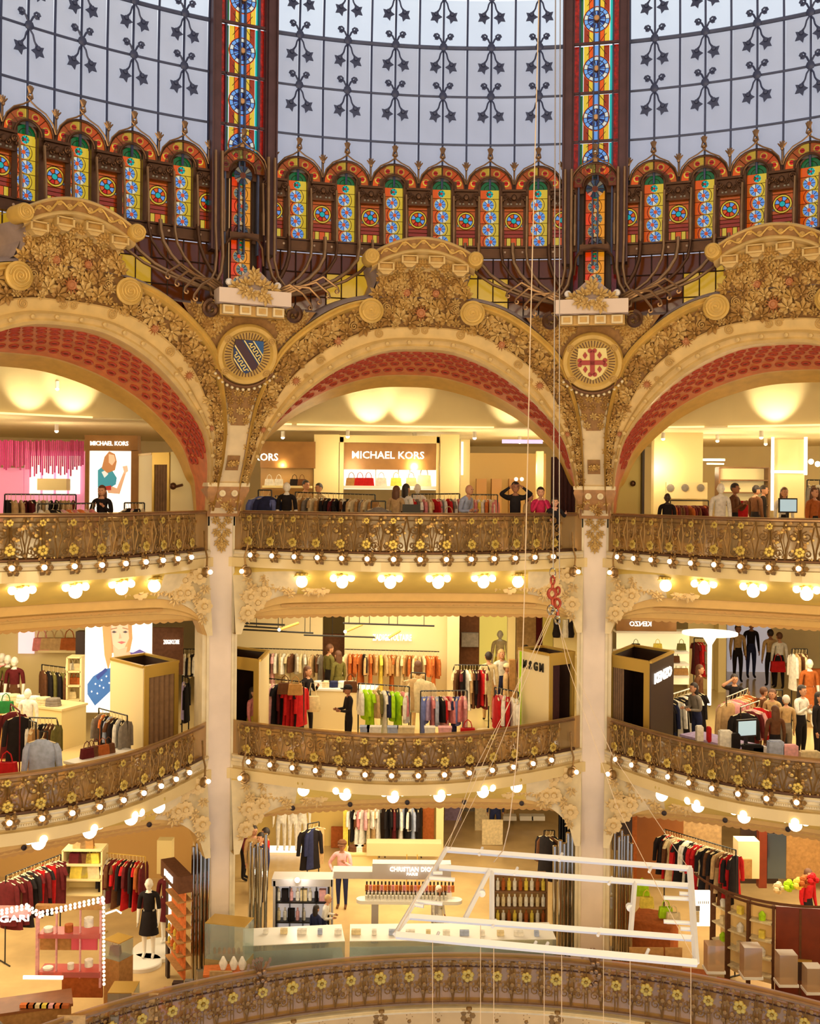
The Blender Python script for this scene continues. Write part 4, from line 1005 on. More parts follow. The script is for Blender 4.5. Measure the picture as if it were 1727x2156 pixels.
for lv in ('upper', 'lower'):
    L = LV[lv]
    for b, bn in BAYS:
        a0 = TH + b; RM = Rz(a0); lab = '%s %s balcony' % (lv, bn)
        s = struct('trim_%d' % TRIM, None, RM); tag(s, label='cream balcony front, yellow cove and lintel of the ' + lab); TRIM += 1
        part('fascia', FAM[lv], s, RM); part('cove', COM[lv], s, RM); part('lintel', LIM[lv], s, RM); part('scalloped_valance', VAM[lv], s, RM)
        rr = random.Random(21)
        for sd in (-1, 1):                     # plaster roses and leaves in the corners of the lintel
            for k in range(34):
                d = rr.uniform(8.4, 16.2); w = rr.uniform(.35, 1.0); z = lerp(L['fb'] - .1, opening(d, L) + .03, rr.random())
                if z > L['fb'] - .05 or z < opening(d, L) - .02: continue
                r = lerp(Rb(d) + .16, 12.98, .9) - .04
                M = RM @ T(cyl_pt(sd * d, z, min(r, 12.9))) @ Matrix.Rotation(-radians(sd * d), 4, 'Z') @ Matrix.Rotation(pi / 2, 4, 'X')
                if k % 4 == 0: part('plaster_rose', ROSETTE, s, M)
                else: part('leaf_sprig', SPR, s, M @ Matrix.Rotation(rr.uniform(-3, 3), 4, 'Z') @ Matrix.Scale(.17, 4), ms=PALER)
            for k in range(4): part('leaf_sprig', SPR, s, RM @ T(cyl_pt(sd * (15.3 + .2 * k), L['c'] - .05 - .14 * k, 12.9)) @ Matrix.Rotation(-radians(sd * 15.8), 4, 'Z') @ Matrix.Rotation(pi / 2, 4, 'X') @ Matrix.Rotation(sd * (2.6 + .2 * (k % 2)), 4, 'Z') @ Matrix.Scale(.14, 4), ms=PALER)
        if lv == 'lower':
            for k in range(5): part('recessed_spot', SPOTHOLE, s, RM @ T(cyl_pt((k - 2) * 5.6, lerp(L['c'], L['b'], .35), 13.07)) @ Matrix.Rotation(-radians((k - 2) * 5.6), 4, 'Z') @ Matrix.Rotation(pi / 2, 4, 'X'))
        g = thing('balustrade', 'gilded iron balustrade with gold flowers and bulbs, %s' % lab, 'balustrade', RM @ T(cyl_pt(0, L['rb'], Rb(0))), 'gilded iron balcony balustrades')
        h = L['rt'] - L['rb']; R0 = lambda d: Rb(d) - .02
        ex = [cyl_pt(-16.5, L['rt'] + .12, 13.0), cyl_pt(-16.35, L['rt'] + .1, 12.95)]
        m = rail_tube(R0, L['rt'], .033); part('handrail', m.mesh('handrail', BRONZEL), g, RM)
        part('bottom_rail', rail_tube(R0, L['rb'] + .05, .04).mesh('bottom_rail', BRONZE), g, RM)
        m = MB(); m.grid([[cyl_pt(d, z, Rb(d) + .07) for d in DS] for z in (L['rb'] + .03, L['rt'] + .05)]); part('glass_screen', m.mesh('glass_screen', SMOKE), g, RM)
        st = pos_along(R0, -15.6, 15.3, PANW)
        for k, d in enumerate(st):
            F = RM @ tangent_frame(d, L['rb'] + .03, R0)
            ip = part('iron_panel', IPAN[lv][k % 2], g, F)
            part('gilt_flower', FLB, ip, F @ T(0, h * .24, .07)); part('gilt_flower', FLS, ip, F @ T(0, h * .82, .05), ms=(IRON if k % 5 == 3 else GILT, IRON))
            C = RM @ tangent_frame(d, L['rb'] - .06, lambda q: Rb(q) - .1)
            lc = part('leaf_cup', CUP, g, C @ T(.03, -.02, .0)); part('bulb', BULB, lc, C @ T(.0, -.01, .05))
        for sd in (-1, 1):
            F = RM @ tangent_frame(sd * 15.9, L['rb'] - .3, lambda q: Rb(q) - .14)
            es = part('end_scroll', ESC, g, F @ Matrix.Diagonal((sd, 1, 1, 1))); part('bulb', BULB, es, F @ T(sd * .09, -.12, .1))
        for k, (d, single) in enumerate(((-11.0, 1), (-7.2, 0), (-2.45, 0), (2.45, 0), (7.1, 0), (10.6, 1))):
            w, z = (.45, lerp(L['fb'], L['c'], .2)) if lv == 'upper' else (.0, L['fb'] - .08); r = lerp(Rb(d) + .16, 12.98, w)
            q = RM @ T(cyl_pt(d, z, r)) @ Rz(d)
            gl = thing('globe_lamp', '%s lamp from the left, %s opal globe%s under the %s' % (ORD[k], 'single' if single else 'triple', '' if single else 's', lab), 'lamp', q, 'opal globe lamps under the balconies')
            part('gilt_rosette', ROSEM, gl, q); part('large_globe', GBIG, gl, q @ T(0, -.03, -.19))
            if not single:
                for x in (-.19, .19): part('small_globe', GSML, gl, q @ T(x, -.04, -.1))
                part('small_globe', GSML, gl, q @ T(.02, -.16, -.1))
# ---- the round balustrade of the lowest floor in view and its cornice
RL = lambda d: 11.05
s = struct('trim_%d' % TRIM, None, Rz(TH)); tag(s, label='cream stepped cornice under the lowest round balustrade'); TRIM += 1
D0 = [-62 + 124 * i / 120 for i in range(121)]
m = MB(); P = [(11.35, -10.58), (10.98, -10.58), (10.93, -10.62), (10.96, -10.68), (11.02, -10.7), (11.02, -10.78), (11.08, -10.8), (11.08, -10.88), (11.14, -10.9), (11.14, -10.98), (11.2, -11.0), (11.3, -11.2), (11.6, -11.5), (12.2, -11.7)]
m.grid([[cyl_pt(d, z, r) for d in D0] for r, z in P], [1, 0, 0, 1, 0, 1, 0, 1, 0, 1, 0, 2, 2]); part('cornice', m.mesh('cornice', [PLASTER2, PLASTER, YELLOW]), s, Rz(TH))
g = thing('balustrade', 'long curved balustrade with large yellow flowers around the lowest floor', 'balustrade', Rz(TH) @ T(cyl_pt(0, -10.58, 11.05)), 'gilded iron balcony balustrades')
for z, r, nm, mm in ((-9.6, .035, 'handrail', BRONZEL), (-10.5, .035, 'bottom_rail', BRONZEL), (-9.76, .018, 'middle_rail', BRONZE)):
    part(nm, rail_tube(RL, z, r, -62, 62, 120).mesh(nm, mm), g, Rz(TH))
m = MB(); m.grid([[cyl_pt(d, z, 11.13) for d in D0] for z in (-10.55, -9.5)]); part('glass_screen', m.mesh('glass_screen', SMOKE), g, Rz(TH))
def low_panel(w, h):
    m = MB(); rr = random.Random(4)
    for s in (-1, 1):
        m.tube([(s * w * .5, 0, 0), (s * w * .4, h * .5, .03), (s * w * .5, h, 0)], .014, 4)
        m.tube([(p[0] + s * w * .28, p[1] + h * .3, .02) for p in spiral(.1, .02, 1.4, 10, 0, s)], .012, 4)
    m.rod((-.03, 0, .02), (-.03, h * .55, .02), .01, 4); m.rod((.03, 0, .02), (.03, h * .55, .02), .01, 4); m.rod((0, h * .5, .02), (0, h, .02), .012, 4)
    for k in range(38):
        m.sph((rr.uniform(-w * .5, w * .5), rr.uniform(.2, .98) * h, rr.uniform(0, .04)), rr.uniform(.03, .055), 6, 3, (1, 1, .4), mi=rr.choice((0, 1)))
    return m.mesh('iron_panel', [IRON, mat('bronze_leaf', (146, 106, 56))])
LPAN = low_panel(.6, .86); FLL = gold_flower(.125)
CUP2 = MB(); 
for k in range(5): CUP2.sph((.08 * cos(k * 1.26), .08 * sin(k * 1.26), 0), .07, 6, 4, (1, 1, .6))
CUP2.sph((0, -.12, .02), .06, 6, 4); CUP2 = CUP2.mesh('leaf_bracket', IRON)
for k, d in enumerate(pos_along(RL, -60, 60, .6)):
    F = Rz(TH) @ tangent_frame(d, -10.47, RL)
    ip = part('iron_panel', LPAN, g, F); part('gilt_flower', FLL, ip, F @ T(0, .55, .06) @ Matrix.Scale(1.12 if k % 3 == 0 else .92, 4))
    part('leaf_bracket', CUP2, g, Rz(TH) @ tangent_frame(d, -10.72, lambda q: 10.98) @ Matrix.Scale(1.25 if k % 3 == 0 else .8, 4))
for d in (-16.5, 18.9):                         # bunches of gilt leaves standing on the rail
    F = Rz(TH) @ tangent_frame(d, -9.6, RL); m = MB(); rr = random.Random(6)
    for k in range(14):
        a = rr.uniform(-1.0, 1.0); L_ = rr.uniform(.15, .38)
        m.tube([(0, -.1, .03), (L_ * .5 * sin(a), L_ * .6, .05), (L_ * sin(a), L_ * cos(a), .03)], [.012, .012, .01], 4); m.sph((L_ * sin(a), L_ * cos(a), .03), .04, 6, 3, (1, 1.3, .4))
    for k in range(8): m.sph((rr.uniform(-.1, .1), rr.uniform(-.5, .1), .06), .06, 6, 4)
    part('leaf_bunch', m.mesh('leaf_bunch', BRONZEL), g, F)
# ================================================================== SHOP FITTINGS: builders
CN = {'black': (34, 28, 30), 'white': (238, 232, 222), 'cream': (228, 208, 164), 'red': (190, 30, 34), 'pink': (224, 138, 140), 'rust': (176, 96, 46), 'beige': (200, 164, 116), 'grey': (136, 126, 116),
      'navy': (44, 48, 84), 'blue': (112, 124, 190), 'lime': (176, 222, 34), 'maroon': (96, 30, 34), 'brown': (104, 66, 42), 'lilac': (176, 156, 196), 'olive': (112, 104, 54), 'orange': (224, 124, 64), 'yellow': (236, 212, 90), 'green': (40, 120, 60), 'tan': (180, 134, 80), 'sky': (170, 180, 210), 'rose': (236, 176, 180), 'hotpink': (206, 48, 92)}
def C_(n): return cloth(CN[n])
def loops(m, L, n=10, mi=0, M=None):          # closed loops (half width, half depth, z, x shift, y shift)
    rows = []
    for hw, hd, z, *sh in L:
        sx = sh[0] if sh else 0; sy = sh[1] if len(sh) > 1 else 0
        rows.append([V((sx + hw * cos(2 * pi * j / n), sy + hd * sin(2 * pi * j / n), z)) for j in range(n)])
    m.grid(rows, mi, M, True); k = len(m.v)
    m.f.append(tuple(range(k - n, k))); m.m.append(mi)
def garment_mesh(kind):
    m = MB(); H = {'shirt': .68, 'dress': 1.08, 'coat': .98, 'skirt': .7, 'trousers': .95, 'blouse': .62}[kind]
    if kind in ('skirt', 'trousers'):
        if kind == 'skirt': loops(m, [(.16, .03, -.1), (.18, .045, -.2), (.23, .06, -H)])
        else:
            for s in (-1, 1): loops(m, [(.09, .035, -.1, s * .08), (.09, .05, -.35, s * .085), (.075, .045, -H, s * .09)], 8)
    else:
        fl = {'shirt': .21, 'dress': .27, 'coat': .24, 'blouse': .22}[kind]
        loops(m, [(.06, .02, -.09), (.11, .035, -.11), (.2, .045, -.16), (.215, .05, -.22), (.19, .055, -.45), (lerp(.19, fl, .6), .06, -H * .8), (fl, .07, -H)])
        sl = {'shirt': .58, 'dress': .32, 'coat': .66, 'blouse': .6}[kind]
        for s in (-1, 1): loops(m, [(.05, .035, -.15, s * .19), (.055, .045, -.25, s * .235), (.045, .04, -sl, s * .27)], 7)
    return m.mesh(kind, C_('white'))
GM = {k: garment_mesh(k) for k in ('shirt', 'dress', 'coat', 'skirt', 'trousers', 'blouse')}
m = MB(); m.tube([(0, 0, .03), (.03, 0, .02), (.02, 0, -.03), (0, 0, -.07)], .006, 4); m.tube([(-.2, 0, -.15), (0, 0, -.085), (.2, 0, -.15)], .012, 4); HANG = m.mesh('hanger', mat('pale_hanger', (226, 206, 160), .5))
def rail_frame(g, a, b, z0, mt, r=.016, posts=True, arch=False):
    m = MB(); a, b = V(a), V(b)
    if arch:
        u = (b - a).normalized() * .1; m.tube([V((a.x, a.y, z0)), a - V((0, 0, .1)), a + u * .4, a + u, b - u, b - u * .4, b - V((0, 0, .1)), V((b.x, b.y, z0))], r, 6)
    else:
        m.rod(a, b, r)
    part('bar', m.mesh('bar', mt), g, Matrix())
    if posts:
        for q in (a, b):
            m = MB(); w = (b - a).normalized(); n = V((-w.y, w.x, 0)) * .22
            if not arch: m.rod((q.x, q.y, z0), q, r)
            m.rod(V((q.x, q.y, z0 + .02)) - n, V((q.x, q.y, z0 + .02)) + n, r); part('post', m.mesh('post', mt), g, Matrix())
def rack(a, b, z0, n, kinds, cols, where, seed=0, frame='black metal', mt=None, hang=True, posts=True, arch=False, twist=.35, r=.016, sc_=1.0, turn=0.0):
    rr = random.Random(seed + 77); a, b = V(a), V(b)
    if frame:
        g = thing('clothes_rail', '%s clothes rail, the %s' % (frame, where), 'clothes rail', (a + b) / 2 * 1.0 if False else V(((a.x + b.x) / 2, (a.y + b.y) / 2, z0)))
        rail_frame(g, a, b, z0, mt or BLACK, r, posts, arch)
    ang = atan2(b.y - a.y, b.x - a.x) - pi / 2
    for i in range(n):
        c = cols[i % len(cols)] if seed >= 0 else rr.choice(cols); k = kinds[i % len(kinds)]
        p = a.lerp(b, (i + .5 + rr.uniform(-.2, .2)) / n) - V((0, 0, .03))
        M = T(p) @ Matrix.Rotation(ang + turn + rr.uniform(-twist, twist), 4, 'Z') @ Matrix.Scale(rr.uniform(.93, 1.07) * sc_, 4)
        o = solo(k, GM[k], '%s %s, %s from the left on the %s' % (c, k, ORD[i], where), 'garment', M, 'garments on the ' + where, ms=C_(c))
        if hang: part('hanger', HANG, o, M)
def bag_mesh(w=.26, h=.2, d=.1, handle=.12):
    m = MB(); m.grid([[V((sx * w / 2 * q, sy * d / 2 * q, z)) for sx, sy in ((-1, -1), (1, -1), (1, 1), (-1, 1))] for q, z in ((1.0, 0), (1.05, h * .1), (.9, h), (.5, h * 1.02))], closed=True)
    return m.mesh('handbag', C_('white'))
BAGM = bag_mesh(); m = MB(); m.tube([(-.07, 0, .19)] + [(-.07 * cos(q), 0, .2 + .14 * sin(q)) for q in (.3, .8, pi / 2, pi - .8, pi - .3)] + [(.07, 0, .19)], .009, 5); BHAN = m.mesh('handle', C_('brown'))
BAGU = {}
def bag(p, col, label, s=1.0, rz=0.0):
    M = up(p, rz) @ Matrix.Scale(s, 4); o = solo('handbag', BAGM, label, 'handbag', M, ms=C_(col)); part('handle', BHAN, o, M, ms=C_(col)); return o
def pbox(m, x0, y0, x1, y1, d, th, mi=0):      # box whose front face spans the given pixels at depth d
    a, b = at(x0, y1, d), at(x1, y0, d); xs = (a.x + b.x) / 2; zs = (a.z + b.z) / 2
    return m.box((xs, CY + d + th / 2, zs), (abs(b.x - a.x), th, abs(b.z - a.z)), None, mi)
def panel(name, label, cat, x0, y0, x1, y1, d, th, mtl, group=None):
    m = MB(); pbox(m, x0, y0, x1, y1, d, th); c = at((x0 + x1) / 2, y1, d)
    g = T(c); mm = MB(); mm.v = [tuple(V(v) - c) for v in m.v]; mm.f, mm.m = m.f, m.m
    if cat: return solo(name, mm.mesh(name, mtl, False), label, cat, g, group)
    return struct(name, mm.mesh(name, mtl, False), g, label)
def ppart(name, parent, x0, y0, x1, y1, d, th, mtl, label=None):
    m = MB(); pbox(m, x0, y0, x1, y1, d, th); return part(name, m.mesh(name, mtl, False), parent, Matrix(), label)
def printed(g, polys, d, emit=0.0):            # flat print: coloured shapes lying on a poster at depth d
    for k, (nm, col, pts) in enumerate(polys):
        m = MB(); dd = d - .004 * (k + 1); P = [at(x, y, dd) for x, y in pts]; n = len(P)
        m.add(P + [p + V((0, .003, 0)) for p in P], [tuple(range(n)), tuple(range(2 * n - 1, n - 1, -1))])
        part(nm, m.mesh(nm, mat('print_%s_%02x%02x%02x' % ((nm,) + col), col, .5, emit=emit), False), g, Matrix())
def letters(g, s, px, py, d, hpx, mtl=LETW, mirror=False, depth=.02, yaw=0.0, wpx=None):
    size = hpx / .70 * d / F_PX; me = text_mesh(s, 1.0, mtl, depth / size, .012)
    sx = size
    if wpx:
        xs = [v.co.x for v in me.vertices]; sx = (wpx * d / F_PX) / (max(xs) - min(xs))
    M = T(at(px, py, d)) @ Matrix.Rotation(yaw, 4, 'Z') @ Matrix.Rotation(pi / 2, 4, 'X') @ Matrix.Diagonal((-sx if mirror else sx, size, size, 1))
    return part('lettering', me, g, M, label='white lettering')
# ---- people
PEOPLE = []
def person(p, H, label, top='white', bottom='navy', hair=HAIRD, skin=SKIN, shoes='black', rz=0.0, arms=('down', 'down'), long_hair=False, lean=0.0, skirt=None, name='person', hat=None, cat='person', step=.0, sleeves=True, turn=0.0):
    PEOPLE.append(dict(p=V(p), H=H, label=label, top=top, bottom=bottom, hair=hair, skin=skin, shoes=shoes, rz=rz, arms=arms, lh=long_hair, lean=lean, skirt=skirt, name=name, hat=hat, cat=cat, step=step, sl=sleeves, turn=turn))
ARMS = {'down': [(.024, .0, -.18), (.026, -.04, -.325)], 'front': [(.03, -.03, -.17), (-.02, -.16, -.16)], 'raise': [(.10, -.10, .05), (-.02, -.13, .14)], 'chin': [(.02, -.10, -.14), (-.06, -.12, .03)], 'hip': [(.10, .03, -.15), (.03, -.06, -.23)], 'reach': [(.04, -.11, -.10), (.04, -.25, -.04)], 'phone': [(.04, -.05, -.16), (-.04, -.15, -.07)]}
def skeleton(d):
    H = d['H']; v = []; e = []; r = []; lab = []
    def P(x, y, z, rad, par=None):
        z_, y_ = z, y
        if z > .53: y_ = y - (z - .53) * sin(d['lean']); z_ = .53 + (z - .53) * cos(d['lean'])
        v.append(V((x * H, y_ * H, z_ * H))); r.append(rad * H)
        if par is not None: e.append((par, len(v) - 1))
        return len(v) - 1
    pel = P(0, 0, .525, .078); wst = P(0, 0, .61, .072, pel); ch = P(0, -.005, .72, .088, wst); nb = P(0, 0, .812, .05, ch); nk = P(0, -.008, .855, .028, nb); P(0, -.012, .885, .028, nk)
    for s in (-1, 1):
        hp = P(s * .052, 0, .50, .056, pel); st = s * d['step']
        kn = P(s * .056, -.012 - st * .5, .285, .04, hp); an = P(s * .056, .008 - st, .05, .024, kn); P(s * .062, -.075 - st, .018, .02, an)
        sh = P(s * .105, 0, .80, .04, nb); A = ARMS[d['arms'][0 if s < 0 else 1]]
        el = P(s * (.105 + A[0][0]), A[0][1], .80 + A[0][2], .03, sh); wr = P(s * (.105 + A[1][0]), A[1][1], .80 + A[1][2], .018, el)
        dv = (v[wr] - v[el]).normalized(); v.append(v[wr] + dv * .035 * H); r.append(.02 * H); e.append((wr, len(v) - 1))
    return v, e, r
def build_people():
    tmp = []
    for d in PEOPLE:
        v, e, r = skeleton(d); me = bpy.data.meshes.new('body'); me.from_pydata(v, e, []); o = bpy.data.objects.new('tmp_body', me); COL.objects.link(o)
        md = o.modifiers.new('s', 'SKIN'); sv = me.skin_vertices[0].data
        for i, q in enumerate(r): sv[i].radius = (q, q * (.72 if i in (1, 2, 0) else .95))
        sv[0].use_root = True; sb = o.modifiers.new('ss', 'SUBSURF'); sb.levels = 1; sb.render_levels = 1; tmp.append((d, o, v, e, r))
    dg = bpy.context.evaluated_depsgraph_get()
    for d, o, v, e, r in tmp:
        me = bpy.data.meshes.new_from_object(o.evaluated_get(dg)); me.name = 'body'
        seg_mat = []
        for a, b in e:                          # 0 top, 1 bottom, 2 skin, 3 shoes
            seg_mat.append(0)
        k = {}
        H = d['H']; skin_up = 2
        names = ['b', 't', 't', 'n', 'n'] + ['b', 'b', 'b', 's', 't', 't', 'a', 'h'] * 2
        code = {'b': 1, 't': 0, 'n': 2, 's': 3, 'a': 0 if d['sl'] else 2, 'h': 2}
        old = me; nf = len(old.polygons); me.materials.clear()
        for mt in (C_(d['top']) if d['top'] in CN else MATS[d['top']], C_(d['bottom']) if d['bottom'] in CN else MATS[d['bottom']], d['skin'], C_(d['shoes'])): me.materials.append(mt)
        for pg in me.polygons:
            c = pg.center; best = 9e9; bi = 0
            for q, (a, b) in enumerate(e):
                ab = v[b] - v[a]; t = max(0, min(1, (c - v[a]).dot(ab) / max(1e-9, ab.length_squared))); dd = (c - v[a] - ab * t).length_squared
                if dd < best: best = dd; bi = q
            cd = code[names[bi]]
            if d['skirt'] and cd == 1 and c.z < .42 * H: cd = 2
            pg.material_index = cd; pg.use_smooth = True
        M = up(d['p'], d['rz']); g = thing(d['name'], d['label'], d['cat'], M)
        # fingers: five short chains rooted in each palm, in the same mesh
        fm = MB()
        for s, i0 in ((-1, 0), (1, 1)):
            hnd = 5 + 1 + 8 * i0 + 7; wr = hnd - 1; dv = (v[hnd] - v[wr]).normalized(); sd = dv.cross(V((1, 0, 0)) if abs(dv.x) < .8 else V((0, 0, 1))).normalized()
            nn = dv.cross(sd)
            for f, L in ((-1.5, .032), (-.5, .04), (.5, .043), (1.5, .038)):
                a = v[hnd] + sd * f * .009 * H; fm.tube([a - dv * .01 * H, a + dv * L * .55 * H, a + dv * L * H + nn * .008 * H], [.0055 * H, .005 * H, .004 * H], 4)
            a = v[wr] + dv * .012 * H; fm.tube([a, a + sd * .022 * H + dv * .016 * H, a + sd * .026 * H + dv * .034 * H], [.006 * H, .0055 * H, .004 * H], 4)
        bm_v = [tuple(q.co) for q in me.vertices] + fm.v; off = len(me.vertices)
        faces = [tuple(p.vertices) for p in me.polygons] + [tuple(i + off for i in f) for f in fm.f]; mids = [p.material_index for p in me.polygons] + [2] * len(fm.f)
        nm = bpy.data.meshes.new('body'); nm.from_pydata(bm_v, [], faces)
        for mt in me.materials: nm.materials.append(mt)
        nm.polygons.foreach_set('material_index', mids); nm.polygons.foreach_set('use_smooth', [True] * len(faces)); nm.update()
        part('body', nm, g, M)
        hz = v[5] + V((0, -.006 * H, .055 * H)); hm = MB(); HM = T(hz) @ Matrix.Rotation(d['turn'], 4, 'Z')
        hm.sph((0, 0, 0), .062 * H, 12, 8, (.82, .95, 1.12), HM); hm.sph((0, -.02 * H, -.035 * H), .038 * H, 8, 6, (.95, .9, .9), HM)
        hm.add([(-.008 * H, -.056 * H, -.01 * H), (.008 * H, -.056 * H, -.01 * H), (0, -.055 * H, .015 * H), (0, -.073 * H, -.008 * H)], [(0, 1, 3), (1, 2, 3), (2, 0, 3)], HM)
        for s in (-1, 1): hm.sph((s * .05 * H, 0, -.005 * H), .014 * H, 6, 4, (.5, 1, 1.3), HM)
        if d['name'] == 'person':
            for s in (-1, 1): hm.sph((s * .02 * H, -.056 * H, .006 * H), .006 * H, 5, 4, M=HM, mi=1)
            hm.box((0, -.056 * H, -.036 * H), (.022 * H, .006 * H, .005 * H), HM, 2)
        part('head', hm.mesh('head', [d['skin'], HAIRD, mat('lips', (170, 80, 76), .5)]), g, M)
        if d['hair']:
            q = MB(); q.sph((0, .008 * H, .014 * H), .066 * H, 12, 8, (.88, .98, 1.05), HM)
            q.v = [p for p in q.v]
            keep = [i for i, p in enumerate(q.v) if (HM.inverted() @ V(p)).z > -.005 * H or (HM.inverted() @ V(p)).y > .012 * H]
            ks = set(keep); q2 = [(f, mi) for f, mi in zip(q.f, q.m) if all(i in ks for i in f) and not all((HM.inverted() @ V(q.v[i])).y < -.02 * H and (HM.inverted() @ V(q.v[i])).z < .045 * H for i in f)]
            q.f = [f for f, _ in q2]; q.m = [mi for _, mi in q2]
            if d['lh']: loops(q, [(.05 * H, .03 * H, .03 * H, 0, .03 * H), (.062 * H, .04 * H, -.03 * H, 0, .03 * H), (.06 * H, .03 * H, -.10 * H, 0, .035 * H), (.04 * H, .02 * H, -.17 * H, 0, .04 * H)], 10, 0, HM)
            part('hair', q.mesh('hair', d['hair']), g, M)
        if d['hat']:
            q = MB(); q.lathe([(.07 * H, .02 * H), (.068 * H, .05 * H), (.04 * H, .08 * H), (0, .085 * H)], 12, HM); q.box((0, -.08 * H, .025 * H), (.09 * H, .07 * H, .008 * H), HM); part('cap', q.mesh('cap', C_(d['hat'])), g, M)
        if d['skirt']:
            q = MB(); loops(q, [(.09 * H, .065 * H, .6 * H), (.1 * H, .08 * H, .5 * H), (.13 * H, .1 * H, .3 * H)], 12); part('skirt', q.mesh('skirt', C_(d['skirt'])), g, M)
        bpy.data.objects.remove(o)
MANW = mat('white_mannequin', (240, 232, 220), .35)
def mannequin(p, H, label, top, bottom, rz=0.0, arms=('down', 'down'), skin=None, skirt=None, hair=None):
    person(p, H, label, top, bottom, hair, skin or MANW, 'white', rz, arms, name='mannequin', cat='mannequin', skirt=skirt, sleeves=False)
def curtain(g, a, b, z0, z1, mtl, folds=7, amp=.035):
    m = MB(); a, b = V(a), V(b); n = folds * 6; nn = V((-(b - a).y, (b - a).x, 0)).normalized(); rows = []
    for z in (z0, lerp(z0, z1, .5), z1): rows.append([a.lerp(b, i / n).xy.to_3d() + V((0, 0, z)) + nn * amp * sin(2 * pi * folds * i / n) for i in range(n + 1)])
    m.grid(rows); return part('curtain', m.mesh('curtain', mtl), g, Matrix())
def wallstrip(g, name, a, b, z0, z1, th, mtl):
    m = MB(); a, b = V(a), V(b); nn = V((-(b - a).y, (b - a).x, 0)).normalized() * th / 2; P = []
    for z in (z0, z1): P += [V((q.x, q.y, z)) + w for q in (a, b) for w in (-nn, nn)]
    m.add(P, [(0, 1, 3, 2), (4, 6, 7, 5), (0, 2, 6, 4), (1, 5, 7, 3), (0, 4, 5, 1), (2, 3, 7, 6)]); return part(name, m.mesh(name, mtl, False), g, Matrix())
BOOTHW = mat('booth_cream_paint', (238, 222, 170), .5); GOLDEDGE = mat('brass_edge', (206, 170, 84), .35, metal=.5)
def booth(label, A, B, C, z0, z1, ab, bc, curt=TAUPE):   # fitting cabin: corner B nearest; AB and BC are the faces seen
    A, B, C = V((A[0], A[1], 0)), V((B[0], B[1], 0)), V((C[0], C[1], 0)); D = A + C - B
    g = thing('fitting_cabin', label, 'fitting cabin', V((B.x, B.y, z0)))
    for q, (a, b, k) in enumerate(((A, B, ab), (B, C, bc))):
        if isinstance(k, bpy.types.Material): wallstrip(g, 'side_panel', a, b, z0, z1, .05, k)
        else:
            wallstrip(g, 'header', a, b, z1 - .22, z1, .06, GOLDEDGE); c0, c1 = a.lerp(b, .12), a.lerp(b, .88)
            wallstrip(g, 'jamb', a, c0, z0, z1 - .22, .06, GOLDEDGE); wallstrip(g, 'jamb', c1, b, z0, z1 - .22, .06, GOLDEDGE); curtain(g, c0, c0.lerp(c1, {'open': .35, 'shut': 1.0}[k]), z0 + .03, z1 - .22, curt, 5)
    wallstrip(g, 'back_panel', C, D, z0, z1, .05, DARK); wallstrip(g, 'back_panel', D, A, z0, z1, .05, DARK)
    for a, b in ((A, B), (B, C), (C, D), (D, A)): wallstrip(g, 'top_edge', a, b, z1, z1 + .05, .08, GOLDEDGE)
    return g
def xy(px, d): p = at(px, PY, d); return (p.x, p.y)
def shelf_unit(label, x0, y0, x1, y1, d, depth, n, mtl, back=None, lit=False, name='shelf_unit'):
    a, b = at(x0, y1, d), at(x1, y0, d); w = b.x - a.x; h = b.z - a.z
    g = thing(name, label, 'shelves', V(((a.x + b.x) / 2, CY + d + depth / 2, a.z)))
    ppart('back', g, x0, y0, x1, y1, d + depth - .03, .03, back or mtl)
    for x in (a.x, b.x):
        m = MB(); m.box((x, CY + d + depth / 2, a.z + h / 2), (.04, depth, h)); part('upright', m.mesh('upright', mtl, False), g, Matrix())
    zs = []
    for k in range(n + 1):
        z = a.z + h * k / n; zs.append(z); m = MB(); m.box(((a.x + b.x) / 2, CY + d + depth / 2, z), (w, depth, .035)); part('shelf', m.mesh('shelf', mtl, False), g, Matrix())
    return g, zs
def counter(label, a, b, z0, h, depth, mtl, top=None, name='counter'):
    a, b = V((a[0], a[1], z0)), V((b[0], b[1], z0)); n = V((-(b - a).y, (b - a).x, 0)).normalized()
    if n.y < 0: n = -n
    g = thing(name, label, 'counter', (a + b) / 2 + n * depth / 2)
    for nm, zz0, zz1, ex, mt in (('body', z0, z0 + h - .05, 0, mtl), ('top', z0 + h - .05, z0 + h, .03, top or mtl)):
        m = MB(); u = (b - a).normalized() * ex; P = []
        for z in (zz0, zz1): P += [V((q.x, q.y, z)) for q in (a - u - n * ex, b + u - n * ex, b + u + n * (depth + ex), a - u + n * (depth + ex))]
        m.add(P, [(0, 3, 2, 1), (4, 5, 6, 7), (0, 1, 5, 4), (1, 2, 6, 5), (2, 3, 7, 6), (3, 0, 4, 7)]); part(nm, m.mesh(nm, mt, False), g, Matrix())
    return g
def folded(p, col, label, s=1.0, rz=0.0):      # a pile of folded clothes
    if 'fold' not in BAGU:
        m = MB(); 
        for k in range(3): loops(m, [(.16 - .008 * k, .12, .05 * k), (.165 - .008 * k, .125, .05 * k + .025), (.155 - .008 * k, .115, .05 * k + .048)], 8)
        BAGU['fold'] = m.mesh('folded_clothes', C_('white'))
    return solo('folded_clothes', BAGU['fold'], label, 'clothes', up(p, rz) @ Matrix.Scale(s, 4), ms=C_(col))
